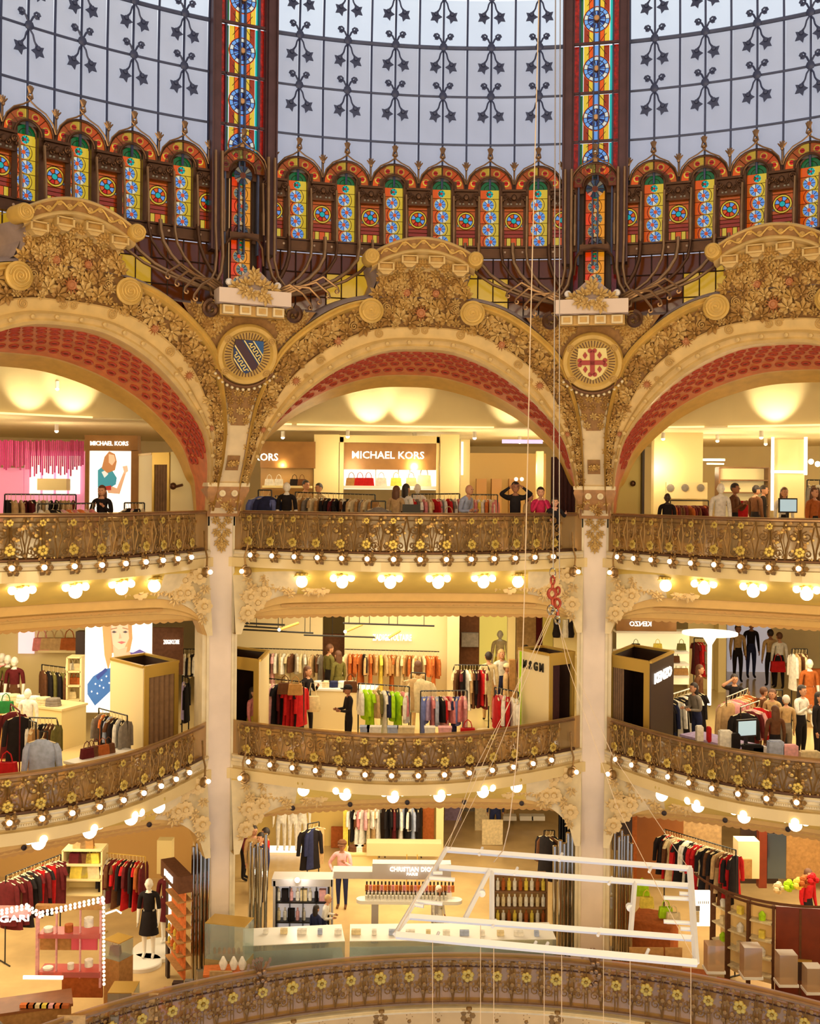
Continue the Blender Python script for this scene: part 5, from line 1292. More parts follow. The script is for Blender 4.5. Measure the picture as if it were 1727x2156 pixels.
def downlight(p, label, lit=True):
    if 'dl' not in BAGU:
        m = MB(); m.lathe([(.05, .16), (.05, 0), (.042, -.002), (.04, .03)], 10); b = MB(); b.lathe([(.05, .0), (.045, -.03), (.02, -.05), (0, -.052)], 10); BAGU['dl'] = m.mesh('housing', WHITEP); BAGU['dlb'] = b.mesh('bulb', BULBW)
    g = thing('spotlight', label, 'spotlight', p, 'ceiling spotlights of the upper shop floor'); part('housing', BAGU['dl'], g); part('bulb', BAGU['dlb'], g); return g
# ================================================================== UPPER SHOP FLOOR (floor at -1.5)
BRZ = mat('bronze_sign_band', (150, 106, 56), .35, metal=.3, noise=.3, scale=3); SHOPC = mat('shop_cream_panel', (238, 218, 158), .45)
Z2 = L2F
# wall washers at the foot of the lit fascia
for px, py, pw in ((85, 888, 55), (-40, 888, 40), (785, 892, 60), (862, 892, 45), (1075, 890, 30), (1648, 885, 60), (1340, 890, 25)):
    p = at(px, py + 6, 26.2); q = V((p.x, p.y, 0)).normalized() * 14.95; lamp('wall_washer', 'SPOT', (q.x, q.y, 1.5), pw * 1.6, (1, .86, .58), aim=(q.x * 1.045, q.y * 1.045, 2.2), spot=75, radius=.05)
n = 0
for px, py, d in ((708, 846, 27), (880, 848, 27), (893, 848, 27), (983, 850, 27), (997, 850, 27), (120, 824, 24), (15, 818, 24), (1538, 842, 26), (1660, 840, 26)):
    downlight(at(px, py - 6, d), '%s ceiling spot along the upper cove, counted from the middle arch' % ORD[n]); n += 1
for k, (az, r) in enumerate([(-40, 17.5), (-33, 17.2), (-27, 18.5), (-44, 19.5), (-36, 20.5), (-14, 17.5), (-9, 18.5), (-4, 17.3), (2, 18.2), (7, 17.2), (11, 19.5), (13, 18), (16, 21), (4, 21), (23, 17.5), (27, 18.8), (31, 17.2), (35, 19), (38, 17.6), (30, 21), (42, 18.5), (25, 21), (46, 20), (36, 22)]):
    p = cyl_pt(TH + az, 1.36, r); downlight(p, '%s small ceiling spot over the upper shops, counting from the left end' % ORD[k])
    lamp('shop_fill', 'POINT', p - V((0, 0, .75)), 46, (1, .82, .5), radius=.08)  # unseen point lamp added below each spot to brighten shop and ceiling evenly
# ---- middle bay: handbag shop
g = thing('shopfront', 'bronze shopfront with lit white wordmark above handbag shelves, middle bay', 'shopfront', at(820, 1085, 29.5))
ppart('sign_band', g, 722, 930, 920, 988, 29.6, .1, BRZ); letters(g, 'MICHAEL KORS', 817, 959, 29.55, 15, wpx=152)
for x0, x1 in ((660, 714), (926, 968)): ppart('pilaster', g, x0, 915, x1, 1110, 29.3, .3, SHOPC)
ppart('frame', g, 714, 920, 724, 1110, 29.35, .2, SHOPC); ppart('frame', g, 918, 920, 926, 1110, 29.35, .2, SHOPC); ppart('frame', g, 714, 918, 926, 931, 29.35, .2, SHOPC)
ppart('niche_back', g, 722, 984, 922, 1030, 30.2, .05, LEDW); ppart('niche_shelf', g, 722, 1024, 922, 1029, 29.7, .5, WHITEP)
for x in (790, 838, 862): ppart('divider', g, x, 985, x + 2, 1027, 29.8, .3, WHITEP)
for i, (px, c, lab) in enumerate(((740, 'tan', 'ochre handbag, leftmost of three upright bags in the lit niche'), (758, 'red', 'red handbag in the middle of three in the lit niche'), (776, 'red', 'red handbag at the right of three in the lit niche'), (803, 'white', 'white round bag in the centre of the lit niche'), (834, 'yellow', 'small yellow bag right of the niche centre'), (866, 'beige', 'beige small bag near the right of the lit niche'), (893, 'cream', 'cream tall tote at the right end of the lit niche'))):
    p = at(px, 1024, 29.85); bag(p, c, lab, 1.15 if i != 6 else 1.5)
g = thing('shopfront', 'second bronze sign wall left of the middle bay, lit letters cut by the arch', 'shopfront', at(600, 1085, 29))
ppart('sign_band', g, 548, 930, 664, 985, 29.2, .1, BRZ); letters(g, 'KORS', 560, 963, 29.15, 15, wpx=50); ppart('wall_panel', g, 548, 985, 660, 1100, 29.4, .1, mat('taupe_shop_wall', (176, 136, 80), .5, noise=.1)); ppart('shelf', g, 552, 1023, 655, 1027, 28.9, .45, SHOPC)
for px, c, lab in ((567, 'white', 'white bag with black clasp on the left wall shelf'), (587, 'white', 'larger white bag beside it on the left wall shelf'), (620, 'black', 'small black bag on the left wall shelf'), (636, 'brown', 'dark brown bag at the end of the left wall shelf')):
    bag(at(px, 1023, 29.1), c, lab, .9)
MANR = mat('beige_back_room', (206, 170, 104), .6)
g = thing('back_room', 'beige back room with stools and pillars right of the handbag shelves', 'room', at(1060, 1085, 33))
ppart('back_wall', g, 985, 955, 1150, 1110, 34, .1, MANR); ppart('pillar', g, 968, 925, 990, 1110, 31, .4, SHOPC); ppart('pillar', g, 1130, 950, 1145, 1110, 30, .3, SHOPC); ppart('lit_strip', g, 971, 930, 976, 1000, 30.9, .05, LEDW)
for x in (1003, 1035, 1072): ppart('cabinet', g, x, 1008, x + 22, 1090, 33, .4, mat('cabinet_wood', (176, 128, 66), .5))
for x in (1087, 1099):
    m = MB(); m.sph(at(x, 1009, 32.5), .06, 8, 6); part('round_light', m.mesh('round_light', LEDW), g, Matrix())
panel('light_strip', 'bluish light strip on the ceiling right of the middle bay', 'light', 1058, 926, 1143, 933, 28, .1, LEDB)
g = thing('curtain_panel', 'dark maroon floor-length curtain behind the right end of the middle arch', 'curtain', at(1180, 1085, 25.4)); p0, p1 = at(1160, 1030, 25.4), at(1212, 1030, 25.2)
curtain(g, p0, p1, Z2, at(1180, 962, 25.3).z, MAROON, 6)
rack(ondx(622, 26.6, -.10), ondx(790, 26.2, -.14), Z2, 22, ['dress', 'shirt', 'coat', 'blouse'], ['beige', 'cream', 'tan', 'grey', 'beige', 'cream', 'tan', 'black', 'brown', 'black', 'maroon', 'black', 'brown', 'white', 'black'], 'upper middle rail at left', 1)
rack(ondx(868, 26.0, -.12), ondx(968, 26.4, -.10), Z2, 14, ['shirt', 'blouse', 'dress'], ['red', 'grey', 'white', 'pink', 'cream', 'beige', 'red', 'pink', 'grey', 'white'], 'upper middle rail behind the laptop', 2)
rack(ondx(985, 27.0, -.12), ondx(1048, 27.0, -.12), Z2, 10, ['blouse', 'shirt'], ['white', 'cream', 'pink', 'white', 'yellow', 'white', 'orange'], 'upper middle rail under the back room', 3)
rack(ondx(544, 24.9, -.05), ondx(572, 24.9, -.05), Z2, 2, ['coat'], ['blue', 'navy'], 'upper middle rail at far left', 4, turn=pi / 2, sc_=1.25)
rack(ondx(580, 27.6, -.2), ondx(590, 27.8, -.2), Z2, 3, ['shirt'], ['white', 'black', 'white'], 'small rail behind the black dress', 5)
mannequin(ondx(603, 24.8, Z2), 1.62, 'headed white mannequin in a black belted dress near the left end of the middle balcony', 'black', 'black', skirt='black')
rack(ondx(782, 25.0, -.28), ondx(812, 25.0, -.28), Z2, 1, ['shirt'], ['grey'], 'short rail facing the middle balcony', 6, turn=pi / 2, sc_=1.3, twist=.05)
MANPINK = mannequin(ondx(878, 26.8, Z2), 1.62, 'white mannequin in a white top and red skirt behind the laptop', 'white', 'red', skirt='red')
person(ondx(642, 28.0, Z2), 1.68, 'dark-haired shopper behind the beige garments in the middle upper bay', 'beige', 'navy', rz=.8)
person(ondx(679, 28.2, Z2), 1.62, 'shopper bending behind the dark garments in the middle upper bay', 'cream', 'navy', rz=-.8, lean=.2)
person(ondx(833, 25.2, Z2), 1.55, 'brown-haired woman with a shoulder strap left of the laptop, upper middle bay', 'beige', 'navy', HAIRB, rz=2.8, long_hair=True)
person(ondx(853, 25.6, Z2), 1.6, 'dark-haired woman in a white top just left of the laptop', 'white', 'black', HAIRD, rz=2.4, long_hair=True)
person(ondx(972, 24.9, Z2), 1.62, 'bald shopper in a pale blue shirt leaning over the upper middle rail', 'sky', 'beige', None, rz=.9, arms=('front', 'front'), lean=.3)
person(ondx(1084, 24.1, Z2), 1.66, 'man in a dark jacket raising both arms to take a photograph', 'black', 'black', HAIRD, SKIN2, arms=('raise', 'raise'))
person(ondx(1137, 24.0, Z2), 1.55, 'woman in a hot pink top holding her chin beside the upper rail', 'hotpink', 'black', HAIRD, arms=('chin', 'chin'))
person(ondx(1166, 23.9, Z2), 1.35, 'child in dark clothes leaning on the upper rail by the maroon curtain', 'black', 'black', HAIRD, arms=('front', 'reach'), lean=.3)
person(ondx(1112, 24.3, Z2), 1.45, 'person in a beige coat between the photographing man and the pink top', 'beige', 'brown', HAIRB, rz=1.0, long_hair=True)
g = counter('dark cash desk with a black laptop lid, behind the middle upper rail', xy(845, 24.4), xy(905, 24.4), Z2, .85, .4, DARK)
m = MB(); m.box((0, 0, .16), (.4, .02, .3)); m.box((0, .12, .01), (.4, .26, .02)); solo('laptop', m.mesh('laptop', BLACK, False), 'black laptop open on the dark cash desk', 'laptop', ondx(866, 24.5, Z2 + .85))
for px, c, lab in ((700, 'black', 'flat black bag on the table by the upper middle rail'), (945, 'beige', 'beige box bag by the upper middle rail')):
    bag(ondx(px, 24.3, Z2 + .72), c, lab, 1.2)
g = counter('low display table behind the left part of the upper middle rail', xy(680, 24.1), xy(790, 24.1), Z2, .72, .4, WOOD); g = counter('low display table behind the right part of the upper middle rail', xy(915, 24.0), xy(1040, 24.0), Z2, .72, .4, WOOD)
for k, px in enumerate((935, 985, 1030)): folded(ondx(px, 24.2, Z2 + .73), ['beige', 'rose', 'white'][k], '%s folded clothes on the right display table of the upper middle bay' % ['beige', 'rose', 'white'][k])
# ---- left bay: fringe curtain, lightbox, fitting cabin
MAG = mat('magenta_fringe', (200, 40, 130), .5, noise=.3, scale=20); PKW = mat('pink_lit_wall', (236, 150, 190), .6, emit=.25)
g = thing('fringe_curtain', 'magenta foil fringe curtain hanging at the far left of the upper floor', 'curtain', at(90, 1020, 26))
for k in range(44):
    x = -10 + k * 4.25; m = MB(); pbox(m, x, 928 + rnd.uniform(-2, 2), x + 3.6, (1000 if 60 < x < 150 and k % 3 else 984) + rnd.uniform(-6, 6), 26 + rnd.uniform(0, .12), .02); part('fringe', m.mesh('fringe', MAG, False), g, Matrix())
panel('wall_panel', 'pink lit wall below the magenta fringe', 'wall panel', -20, 985, 50, 1100, 26.6, .1, PKW)
g = thing('lit_window', 'tall white lit windows behind the magenta fringe', 'window', at(110, 1085, 26.5))
for x in (62, 90, 118, 146): ppart('pane', g, x, 960, x + 22, 1040, 26.5, .05, LEDW)
ppart('frame', g, 50, 950, 180, 1100, 26.6, .1, PKW); ppart('crate', g, 78, 1008, 140, 1032, 25.9, .3, CREAMW)
g = thing('shopfront', 'bronze lightbox frame with lit wordmark and a poster of a seated woman, left bay', 'shopfront', at(230, 1090, 25.8))
ppart('frame', g, 178, 917, 290, 948, 25.7, .3, BRZ); ppart('frame', g, 178, 948, 188, 1100, 25.7, .3, BRZ); ppart('frame', g, 275, 948, 292, 1100, 25.7, .3, BRZ); letters(g, 'MICHAEL KORS', 230, 934, 25.65, 9, wpx=80)
ppart('lightbox', g, 188, 950, 275, 1090, 25.75, .1, LEDW)
printed(g, [('arm', (226, 178, 140), [(212, 1000), (222, 995), (232, 1022), (246, 1028), (262, 990), (266, 994), (252, 1040), (228, 1038)]), ('dress', (60, 150, 170), [(206, 990), (216, 982), (236, 990), (246, 1006), (244, 1020), (226, 1030), (206, 1026)]), ('dress_dots', (230, 240, 240), [(214, 994), (222, 990), (228, 998), (220, 1006)]),
            ('hair', (190, 130, 80), [(214, 986), (220, 962), (230, 950), (242, 956), (246, 972), (242, 990), (226, 996)]), ('face', (240, 196, 160), [(229, 956), (240, 958), (243, 970), (236, 980), (229, 974)]), ('bag', (170, 50, 40), [(222, 1024), (234, 1022), (234, 1032), (220, 1032)]), ('hand', (240, 200, 168), [(258, 982), (268, 980), (270, 992), (262, 998)])], 25.74, .5)
booth('cream fitting cabin with brown curtain beside the lightbox poster, left upper bay', xy(294, 25.6), xy(322, 24.6), xy(358, 24.3), Z2, .72, BOOTHW, 'shut', TAUPE)
panel('cabin_wall', 'plain yellow cream wall right of the curtained cabin, left upper bay', 'wall panel', 358, 952, 425, 1110, 24.2, .1, BOOTHW)
m = MB(); m.rod((-.1, 0, 0), (.1, -.05, .05), .03); m.sph((-.12, 0, .02), .08, 8, 5); solo('wall_hook', m.mesh('wall_hook', BRONZE), 'dark wall ornament on the yellow cabin wall at the left pillar', 'ornament', ondx(376, 23.85, 0.0))
rack(ondx(10, 22.6, -.18), ondx(160, 23.2, -.18), Z2, 16, ['trousers', 'shirt', 'coat', 'blouse'], ['black', 'beige', 'beige', 'beige', 'maroon', 'maroon', 'black', 'white', 'beige', 'white', 'black'], 'upper left rail at the back', 7)
rack(ondx(80, 21.6, -.36), ondx(198, 21.9, -.34), Z2, 10, ['coat', 'shirt'], ['white', 'cream', 'black', 'black', 'rose', 'orange', 'pink', 'orange', 'rose', 'pink'], 'upper left rail in front', 8, turn=.5)
rack(ondx(262, 22.9, -.34), ondx(304, 22.9, -.34), Z2, 6, ['dress'], ['white', 'black', 'rose', 'black', 'black', 'cream'], 'upper left rail by the cabin', 9)
person(ondx(214, 22.3, Z2), 1.5, 'long-haired woman in dark clothes below the lightbox poster', 'black', 'black', HAIRB, arms=('phone', 'phone'), long_hair=True)
g = counter('dark table with clothes by the upper left rail', xy(20, 20.9), xy(140, 21.4), Z2, .8, .4, DARK)
for k, px in enumerate((50, 85, 120)): folded(ondx(px, 21.4, Z2 + .8), ['white', 'cream', 'grey'][k], '%s folded clothes on the dark table by the upper left rail' % ['white', 'cream', 'grey'][k])
# ---- right bay
g = thing('curtain_panel', 'olive cream wall end and dark door behind the left of the right arch', 'wall panel', at(1330, 1085, 25.4))
ppart('wall_end', g, 1290, 945, 1352, 1110, 25.6, .1, mat('olive_cream', (214, 190, 110), .6)); ppart('door_edge', g, 1352, 945, 1358, 1110, 25.4, .3, DARK); m = MB(); m.sph(at(1333, 1018, 25.5), .07, 8, 5); part('knob', m.mesh('knob', BRONZE), g, Matrix())
panel('wall_panel', 'tall cream wall panel with a bright wash of light, right upper bay', 'wall panel', 1376, 900, 1481, 1110, 28.6, .3, SHOPC)
g = thing('price_board', 'cream board with three grey emblems on the right upper wall panel', 'sign', at(1440, 1048, 28.4)); ppart('board', g, 1403, 1016, 1490, 1050, 28.5, .05, CREAMW)
for x in (1412, 1443, 1476):
    m = MB(); M = T(at(x, 1027, 28.48)) @ Matrix.Rotation(pi / 2, 4, 'X'); m.lathe([(.1, 0), (.07, .01), (0, .01)], 10, M); part('emblem', m.mesh('emblem', C_('grey')), g, Matrix())
rack(ondx(1412, 27.2, -.22), ondx(1492, 27.4, -.22), Z2, 18, ['shirt', 'coat'], ['maroon', 'rust', 'maroon', 'brown', 'maroon', 'brown', 'maroon'], 'upper right rail below the emblem board', 10, hang=False)
mannequin(ondx(1404, 24.7, Z2), 1.45, 'dark dressed stand at the left of the right upper bay', 'black', 'black', skin=DARK)
mannequin(ondx(1516, 24.4, Z2), 1.68, 'white mannequin in white standing behind the right upper rail', 'white', 'white')
person(ondx(1545, 25.2, Z2), 1.68, 'man in a dark shirt with a red backpack beside the white mannequin', 'brown', 'black', HAIRD, SKIN2, rz=.9, arms=('phone', 'phone'))
m = MB(); loops(m, [(.13, .07, 0), (.15, .1, .1), (.15, .1, .35), (.1, .06, .45)], 10); solo('backpack', m.mesh('backpack', C_('red')), 'red backpack on the back of the man by the mannequin', 'backpack', ondx(1562, 25.45, Z2 + .85))
person(ondx(1650, 26.0, Z2), 1.6, 'cashier with a dark bob behind the monitor, right upper bay', 'white', 'black', HAIRB, long_hair=True)
person(ondx(1712, 24.6, Z2), 1.6, 'woman in a striped shirt at the far right of the upper floor', 'rust', 'black', HAIRB, long_hair=True, rz=.5)
person(ondx(1590, 27.5, Z2), 1.65, 'distant dark-haired shopper behind the right upper counter', 'brown', 'black', rz=2.0); person(ondx(1606, 28.5, Z2), 1.66, 'most distant shopper under the lit frames', 'black', 'black', rz=1.2)
g = counter('white cash counter along the right upper rail', xy(1560, 24.0), xy(1727, 23.2), Z2, .9, .5, WHITEP)
def monitor(p, label, s=1.0, rz=0.0):
    M = up(p, rz) @ Matrix.Scale(s, 4); g = thing('monitor', label, 'monitor', M)
    m = MB(); m.box((0, 0, .32), (.42, .04, .32)); part('casing', m.mesh('casing', BLACK, False), g, M); m = MB(); m.box((0, -.022, .32), (.37, .006, .26)); part('screen', m.mesh('screen', mat('pale_screen', (170, 200, 214), .4, emit=.6), False), g, M)
    m = MB(); m.box((0, .02, .08), (.06, .04, .2)); m.box((0, 0, .01), (.22, .18, .02)); part('stand', m.mesh('stand', BLACK, False), g, M)
monitor(ondx(1659, 23.8, Z2 + .9), 'black framed monitor on the white counter, right upper bay', 1.0, .1)
g = thing('lit_display', 'tall white lit frame of two uprights and a crossbar, right upper bay', 'light', at(1660, 1080, 27.5))
for x0, y0, x1, y1 in ((1625, 920, 1631, 1075), (1695, 920, 1701, 1000), (1625, 991, 1700, 996)): ppart('light_tube', g, x0, y0, x1, y1, 27.6, .08, LEDW)
ppart('backing', g, 1631, 925, 1695, 1090, 27.8, .05, SHOPC)
panel('light_strip', 'long white light strip under the right upper ceiling, front', 'light', 1480, 966, 1527, 970, 29, .1, LEDW); panel('light_strip', 'long white light strip under the right upper ceiling, behind', 'light', 1490, 975, 1525, 978, 30, .1, LEDW)
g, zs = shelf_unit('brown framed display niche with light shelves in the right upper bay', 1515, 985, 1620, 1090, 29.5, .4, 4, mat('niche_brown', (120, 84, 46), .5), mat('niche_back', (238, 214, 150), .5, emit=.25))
g = thing('lit_bulbs', 'pair of round opal lamps at the far right of the upper floor', 'lamp', at(1715, 965, 27))
for x, y in ((1708, 972), (1722, 977)): m = MB(); m.sph(at(x, y, 27), .07, 8, 6); part('globe', m.mesh('globe', LAMPW), g, Matrix())
rack(ondx(1700, 25.6, .3), ondx(1727, 25.6, .3), Z2, 3, ['coat'], ['grey', 'brown', 'white'], 'upper right rail at the frame edge', 11)
# ================================================================== MIDDLE SHOP FLOOR (floor at -6.05)
Z1 = L1F
SHOPW = mat('white_shop_wall', (236, 216, 170), .5)
def floorxy(px, py, z): p = onz(px, py, z); return p
# ---- middle bay: white-walled shop with two long wall rails
g = thing('shop_wall', 'white shop wall with a lit wordmark above two long rails, middle bay', 'shop wall', at(740, 1500, 31))
ppart('wall', g, 440, 1270, 680, 1530, 31.2, .15, SHOPW); ppart('wall', g, 724, 1270, 962, 1530, 31.0, .15, SHOPW); ppart('dark_doorway', g, 676, 1335, 728, 1480, 31.6, .1, C_('brown'))
letters(g, 'ZADIG&VOLTAIRE', 826, 1343, 30.9, 13, wpx=82); ppart('pilaster', g, 940, 1270, 968, 1530, 30.6, .4, SHOPW)
rack(at(440, 1362, 30.6), at(680, 1369, 30.6), Z1, 28, ['blouse', 'shirt', 'blouse', 'dress'], ['white', 'cream', 'brown', 'white', 'cream', 'white', 'cream', 'beige', 'brown', 'grey', 'cream', 'white', 'cream', 'rose', 'grey', 'rose', 'white', 'cream'], 'white wall rail at left', 12, posts=False)
rack(at(726, 1367, 30.4), at(925, 1372, 30.4), Z1, 27, ['blouse', 'dress', 'shirt'], ['cream', 'orange', 'rust', 'orange', 'rust', 'black', 'beige', 'orange', 'tan', 'beige', 'yellow', 'beige', 'tan', 'rust', 'tan', 'beige', 'cream', 'tan', 'rust', 'tan', 'cream', 'beige'], 'white wall rail at right', 13, posts=False)
rack(ondx(556, 26.6, Z1 + 1.42), ondx(640, 26.2, Z1 + 1.40), Z1, 11, ['dress', 'coat', 'dress'], ['maroon', 'cream', 'rose', 'black', 'maroon', 'black', 'red', 'red', 'red', 'black', 'red'], 'front rail of red dresses', 14, sc_=1.05)
rack(ondx(755, 26.0, Z1 + 1.42), ondx(862, 25.6, Z1 + 1.42), Z1, 11, ['blouse', 'shirt', 'dress'], ['white', 'lime', 'lime', 'beige', 'olive', 'white', 'navy', 'lime', 'lime', 'pink'], 'lime green rail in the middle', 15, sc_=1.1, turn=.5)
rack(ondx(886, 25.4, Z1 + 1.36), ondx(984, 25.5, Z1 + 1.36), Z1, 13, ['dress', 'shirt', 'blouse'], ['blue', 'blue', 'lilac', 'pink', 'sky', 'black', 'rose', 'red', 'pink', 'navy', 'blue', 'pink', 'rose'], 'blue and pink rail', 16, sc_=1.05)
rack(ondx(955, 27.6, Z1 + 1.62), ondx(1030, 27.6, Z1 + 1.62), Z1, 12, ['dress', 'coat'], ['cream', 'brown', 'maroon', 'black', 'white', 'beige', 'brown', 'black', 'maroon', 'red', 'maroon'], 'tall dark rail behind it', 17, arch=True)
rack(ondx(1042, 24.9, Z1 + 1.55), ondx(1092, 24.6, Z1 + 1.5), Z1, 6, ['blouse', 'shirt'], ['red', 'pink', 'white', 'red', 'white', 'white'], 'short rail by the sign cabin', 18, sc_=1.3, turn=.6)
rack(ondx(866, 26.4, Z1 + 1.62), ondx(896, 26.3, Z1 + 1.62), Z1, 2, ['shirt'], ['beige', 'cream'], 'single jacket stand', 19, sc_=1.3, turn=pi / 2, twist=.1)
g = counter('long white sales counter in the middle of the middle shop floor', xy(650, 27.6), xy(790, 27.4), Z1, 1.0, .7, SHOPW, WHITEP)
for k, (px, c) in enumerate(((672, 'white'), (686, 'cream'), (702, 'navy'), (722, 'white'), (740, 'cream'))): folded(ondx(px, 27.8, Z1 + 1.0), c, '%s folded clothes, %s pile on the long white counter' % (c, ORD[k]))
for k, (px, d, c) in enumerate(((600, 26.0, 'brown'), (622, 25.9, 'tan'), (738, 26.3, 'brown'))): bag(ondx(px, d, Z1 + 1.15), c, '%s handbag, %s from the left above the red dresses counter' % (c, ORD[k]), 1.3)
person(ondx(645, 26.7, Z1), 1.68, 'red-haired woman in black with a cream tote, walking by the red dresses', 'black', 'black', HAIRB, rz=1.1, long_hair=True, step=.05, arms=('down', 'phone'))
m = MB(); loops(m, [(.16, .05, 0), (.2, .07, .05), (.16, .06, .38)], 8); m.tube([(-.1, 0, .36), (-.04, 0, .7), (.04, 0, .7), (.1, 0, .36)], .01, 4); solo('tote_bag', m.mesh('tote_bag', C_('cream')), 'cream tote bag hanging from the shoulder of the red-haired woman', 'bag', ondx(658, 26.55, Z1 + .62))
person(ondx(692, 30.2, Z1), 1.72, 'dark-clothed figure in the doorway left of the orange garments', 'olive', 'black', HAIRB, rz=2.2); person(ondx(712, 29.4, Z1), 1.66, 'figure in an olive coat standing at the end of the white counter', 'olive', 'olive', HAIRB, rz=-2.4, long_hair=True, skirt='olive')
person(ondx(530, 24.7, Z1), 1.52, 'long-haired girl in a pink and yellow top by the left cabin', 'pink', 'yellow', HAIRD, rz=1.3, long_hair=True, skirt='yellow')
person(ondx(734, 25.2, Z1), 1.5, 'man in a black cap and dark jacket seated behind the middle rail', 'black', 'black', HAIRD, SKIN2, rz=-1.2, hat='black', arms=('front', 'front'))
person(ondx(879, 27.4, Z1), 1.72, 'woman seen from behind with very long brown hair above the beige jacket', 'beige', 'beige', HAIRB, rz=pi, long_hair=True)
person(ondx(1028, 28.6, Z1), 1.78, 'man in a pale grey T-shirt seen from behind, middle shop floor', 'cream', 'beige', HAIRD, rz=pi)
person(ondx(1054, 29.4, Z1), 1.74, 'woman in a white blouse with one hand raised, right of the man in grey', 'white', 'navy', HAIRL, rz=.5, long_hair=True)
person(ondx(1065, 28.2, Z1), 1.55, 'person in a beige top with a cap by the wooden post', 'beige', 'beige', HAIRB, hat='cream', rz=1.5); person(ondx(1106, 30.5, Z1), 1.7, 'dark-haired shopper in maroon behind the sign cabin', 'maroon', 'black', HAIRD, rz=2.8)
mannequin(ondx(1052, 33.0, Z1), 1.8, 'pale mannequin in the yellow lit niche behind the shoppers', 'cream', 'yellow')
g = thing('back_room', 'yellow lit niche and dark shelves at the back right of the middle bay', 'room', at(1030, 1500, 33.5))
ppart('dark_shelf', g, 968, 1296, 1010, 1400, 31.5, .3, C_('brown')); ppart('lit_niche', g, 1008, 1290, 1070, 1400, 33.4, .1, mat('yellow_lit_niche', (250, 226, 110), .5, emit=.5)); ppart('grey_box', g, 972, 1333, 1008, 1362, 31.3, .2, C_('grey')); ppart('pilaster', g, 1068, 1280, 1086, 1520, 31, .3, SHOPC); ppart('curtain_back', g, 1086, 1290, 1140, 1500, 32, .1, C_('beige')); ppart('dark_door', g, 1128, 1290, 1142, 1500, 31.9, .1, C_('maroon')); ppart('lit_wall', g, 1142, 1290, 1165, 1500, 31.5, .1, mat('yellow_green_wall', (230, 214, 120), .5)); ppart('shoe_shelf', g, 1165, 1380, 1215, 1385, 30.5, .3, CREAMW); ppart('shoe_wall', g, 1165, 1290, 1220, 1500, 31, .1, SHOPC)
for px, c in ((1172, 'black'), (1191, 'white'), (1201, 'black')):
    m = MB(); loops(m, [(.1, .1, 0), (.12, .14, .1), (.08, .08, .3), (.09, .09, .5)], 8); solo('boot', m.mesh('boot', C_(c)), '%s tall boot on the shelf right of the red hooks, %s' % (c, {1172: 'left', 1191: 'middle', 1201: 'right'}[px]), 'boot', at(px, 1342, 30.6))
g = thing('post', 'ochre wooden post beside the shoppers, middle shop floor', 'post', ondx(1080, 28, Z1)); ppart('shaft', g, 1072, 1390, 1086, 1500, 28, .2, C_('tan'))
g = booth('white fitting cabin with upright black letters and dark open doorway, right of the middle bay', xy(1096, 25.2), xy(1160, 24.3), xy(1212, 24.7), Z1, -3.68, SHOPW, 'open', MAROON)
for k, ch in enumerate('MSGM'):
    t = .24 + .185 * k; a, b = V((*xy(1096, 25.2), 0)), V((*xy(1160, 24.3), 0)); p = a.lerp(b, t); p.z = -3.98
    yaw = atan2((b - a).y, (b - a).x); n = V((sin(yaw), -cos(yaw), 0)) * .04
    part('lettering', text_mesh(ch, .26, BLACK, .01, .01), g, T(p + n) @ Matrix.Rotation(yaw, 4, 'Z') @ Matrix.Rotation(pi / 2, 4, 'X') @ Matrix.Diagonal((.75, 1, 1, 1)), label='black lettering')
ppart('lime_edge', g, 1093, 1372, 1099, 1545, 25.0, .05, C_('lime'))
booth('cream fitting cabin with taupe curtain at the left end of the middle bay', xy(470, 24.8), xy(549, 24.2), xy(568, 25.6), Z1, -3.85, 'open', SHOPW, TAUPE)
g = thing('track_frame', 'black suspended ceiling tracks over the middle shop floor', 'lighting track', at(760, 1330, 27))
for x0, y0, x1, y1, d in ((495, 1317, 585, 1323, 26), (500, 1325, 660, 1333, 27), (640, 1337, 790, 1342, 28), (722, 1312, 915, 1318, 26), (495, 1311, 600, 1316, 25)):
    m = MB(); m.rod(at(x0, y0, d), at(x1, y1, d), .022, 6); part('track', m.mesh('track', BLACK), g, Matrix())
for x, y, d in ((520, 1320, 26), (540, 1320, 26), (586, 1323, 26), (594, 1330, 27), (642, 1332, 27), (653, 1333, 27), (735, 1313, 26), (757, 1314, 26), (778, 1314, 26), (819, 1315, 26), (837, 1316, 26), (893, 1317, 26), (700, 1339, 28)):
    m = MB(); p = at(x, y, d); m.rod(p, p + V((0, 0, .55)), .008, 4); part('hanger_rod', m.mesh('hanger_rod', BLACK), g, Matrix())
for k, (x0, y0, x1, y1, d) in enumerate(((588, 1326, 628, 1312, 26.5), (727, 1330, 762, 1315, 26.5), (815, 1345, 842, 1328, 26.5))):
    m = MB(); m.rod(at(x0, y0, d), at(x1, y1, d + .5), .035, 8); m.sph(at(x0, y0, d), .04, 8, 5, mi=1); solo('tube_light', m.mesh('tube_light', [GOLDEDGE, BULBW]), 'brass tube spotlight, %s from the left under the black tracks' % ORD[k], 'spotlight')
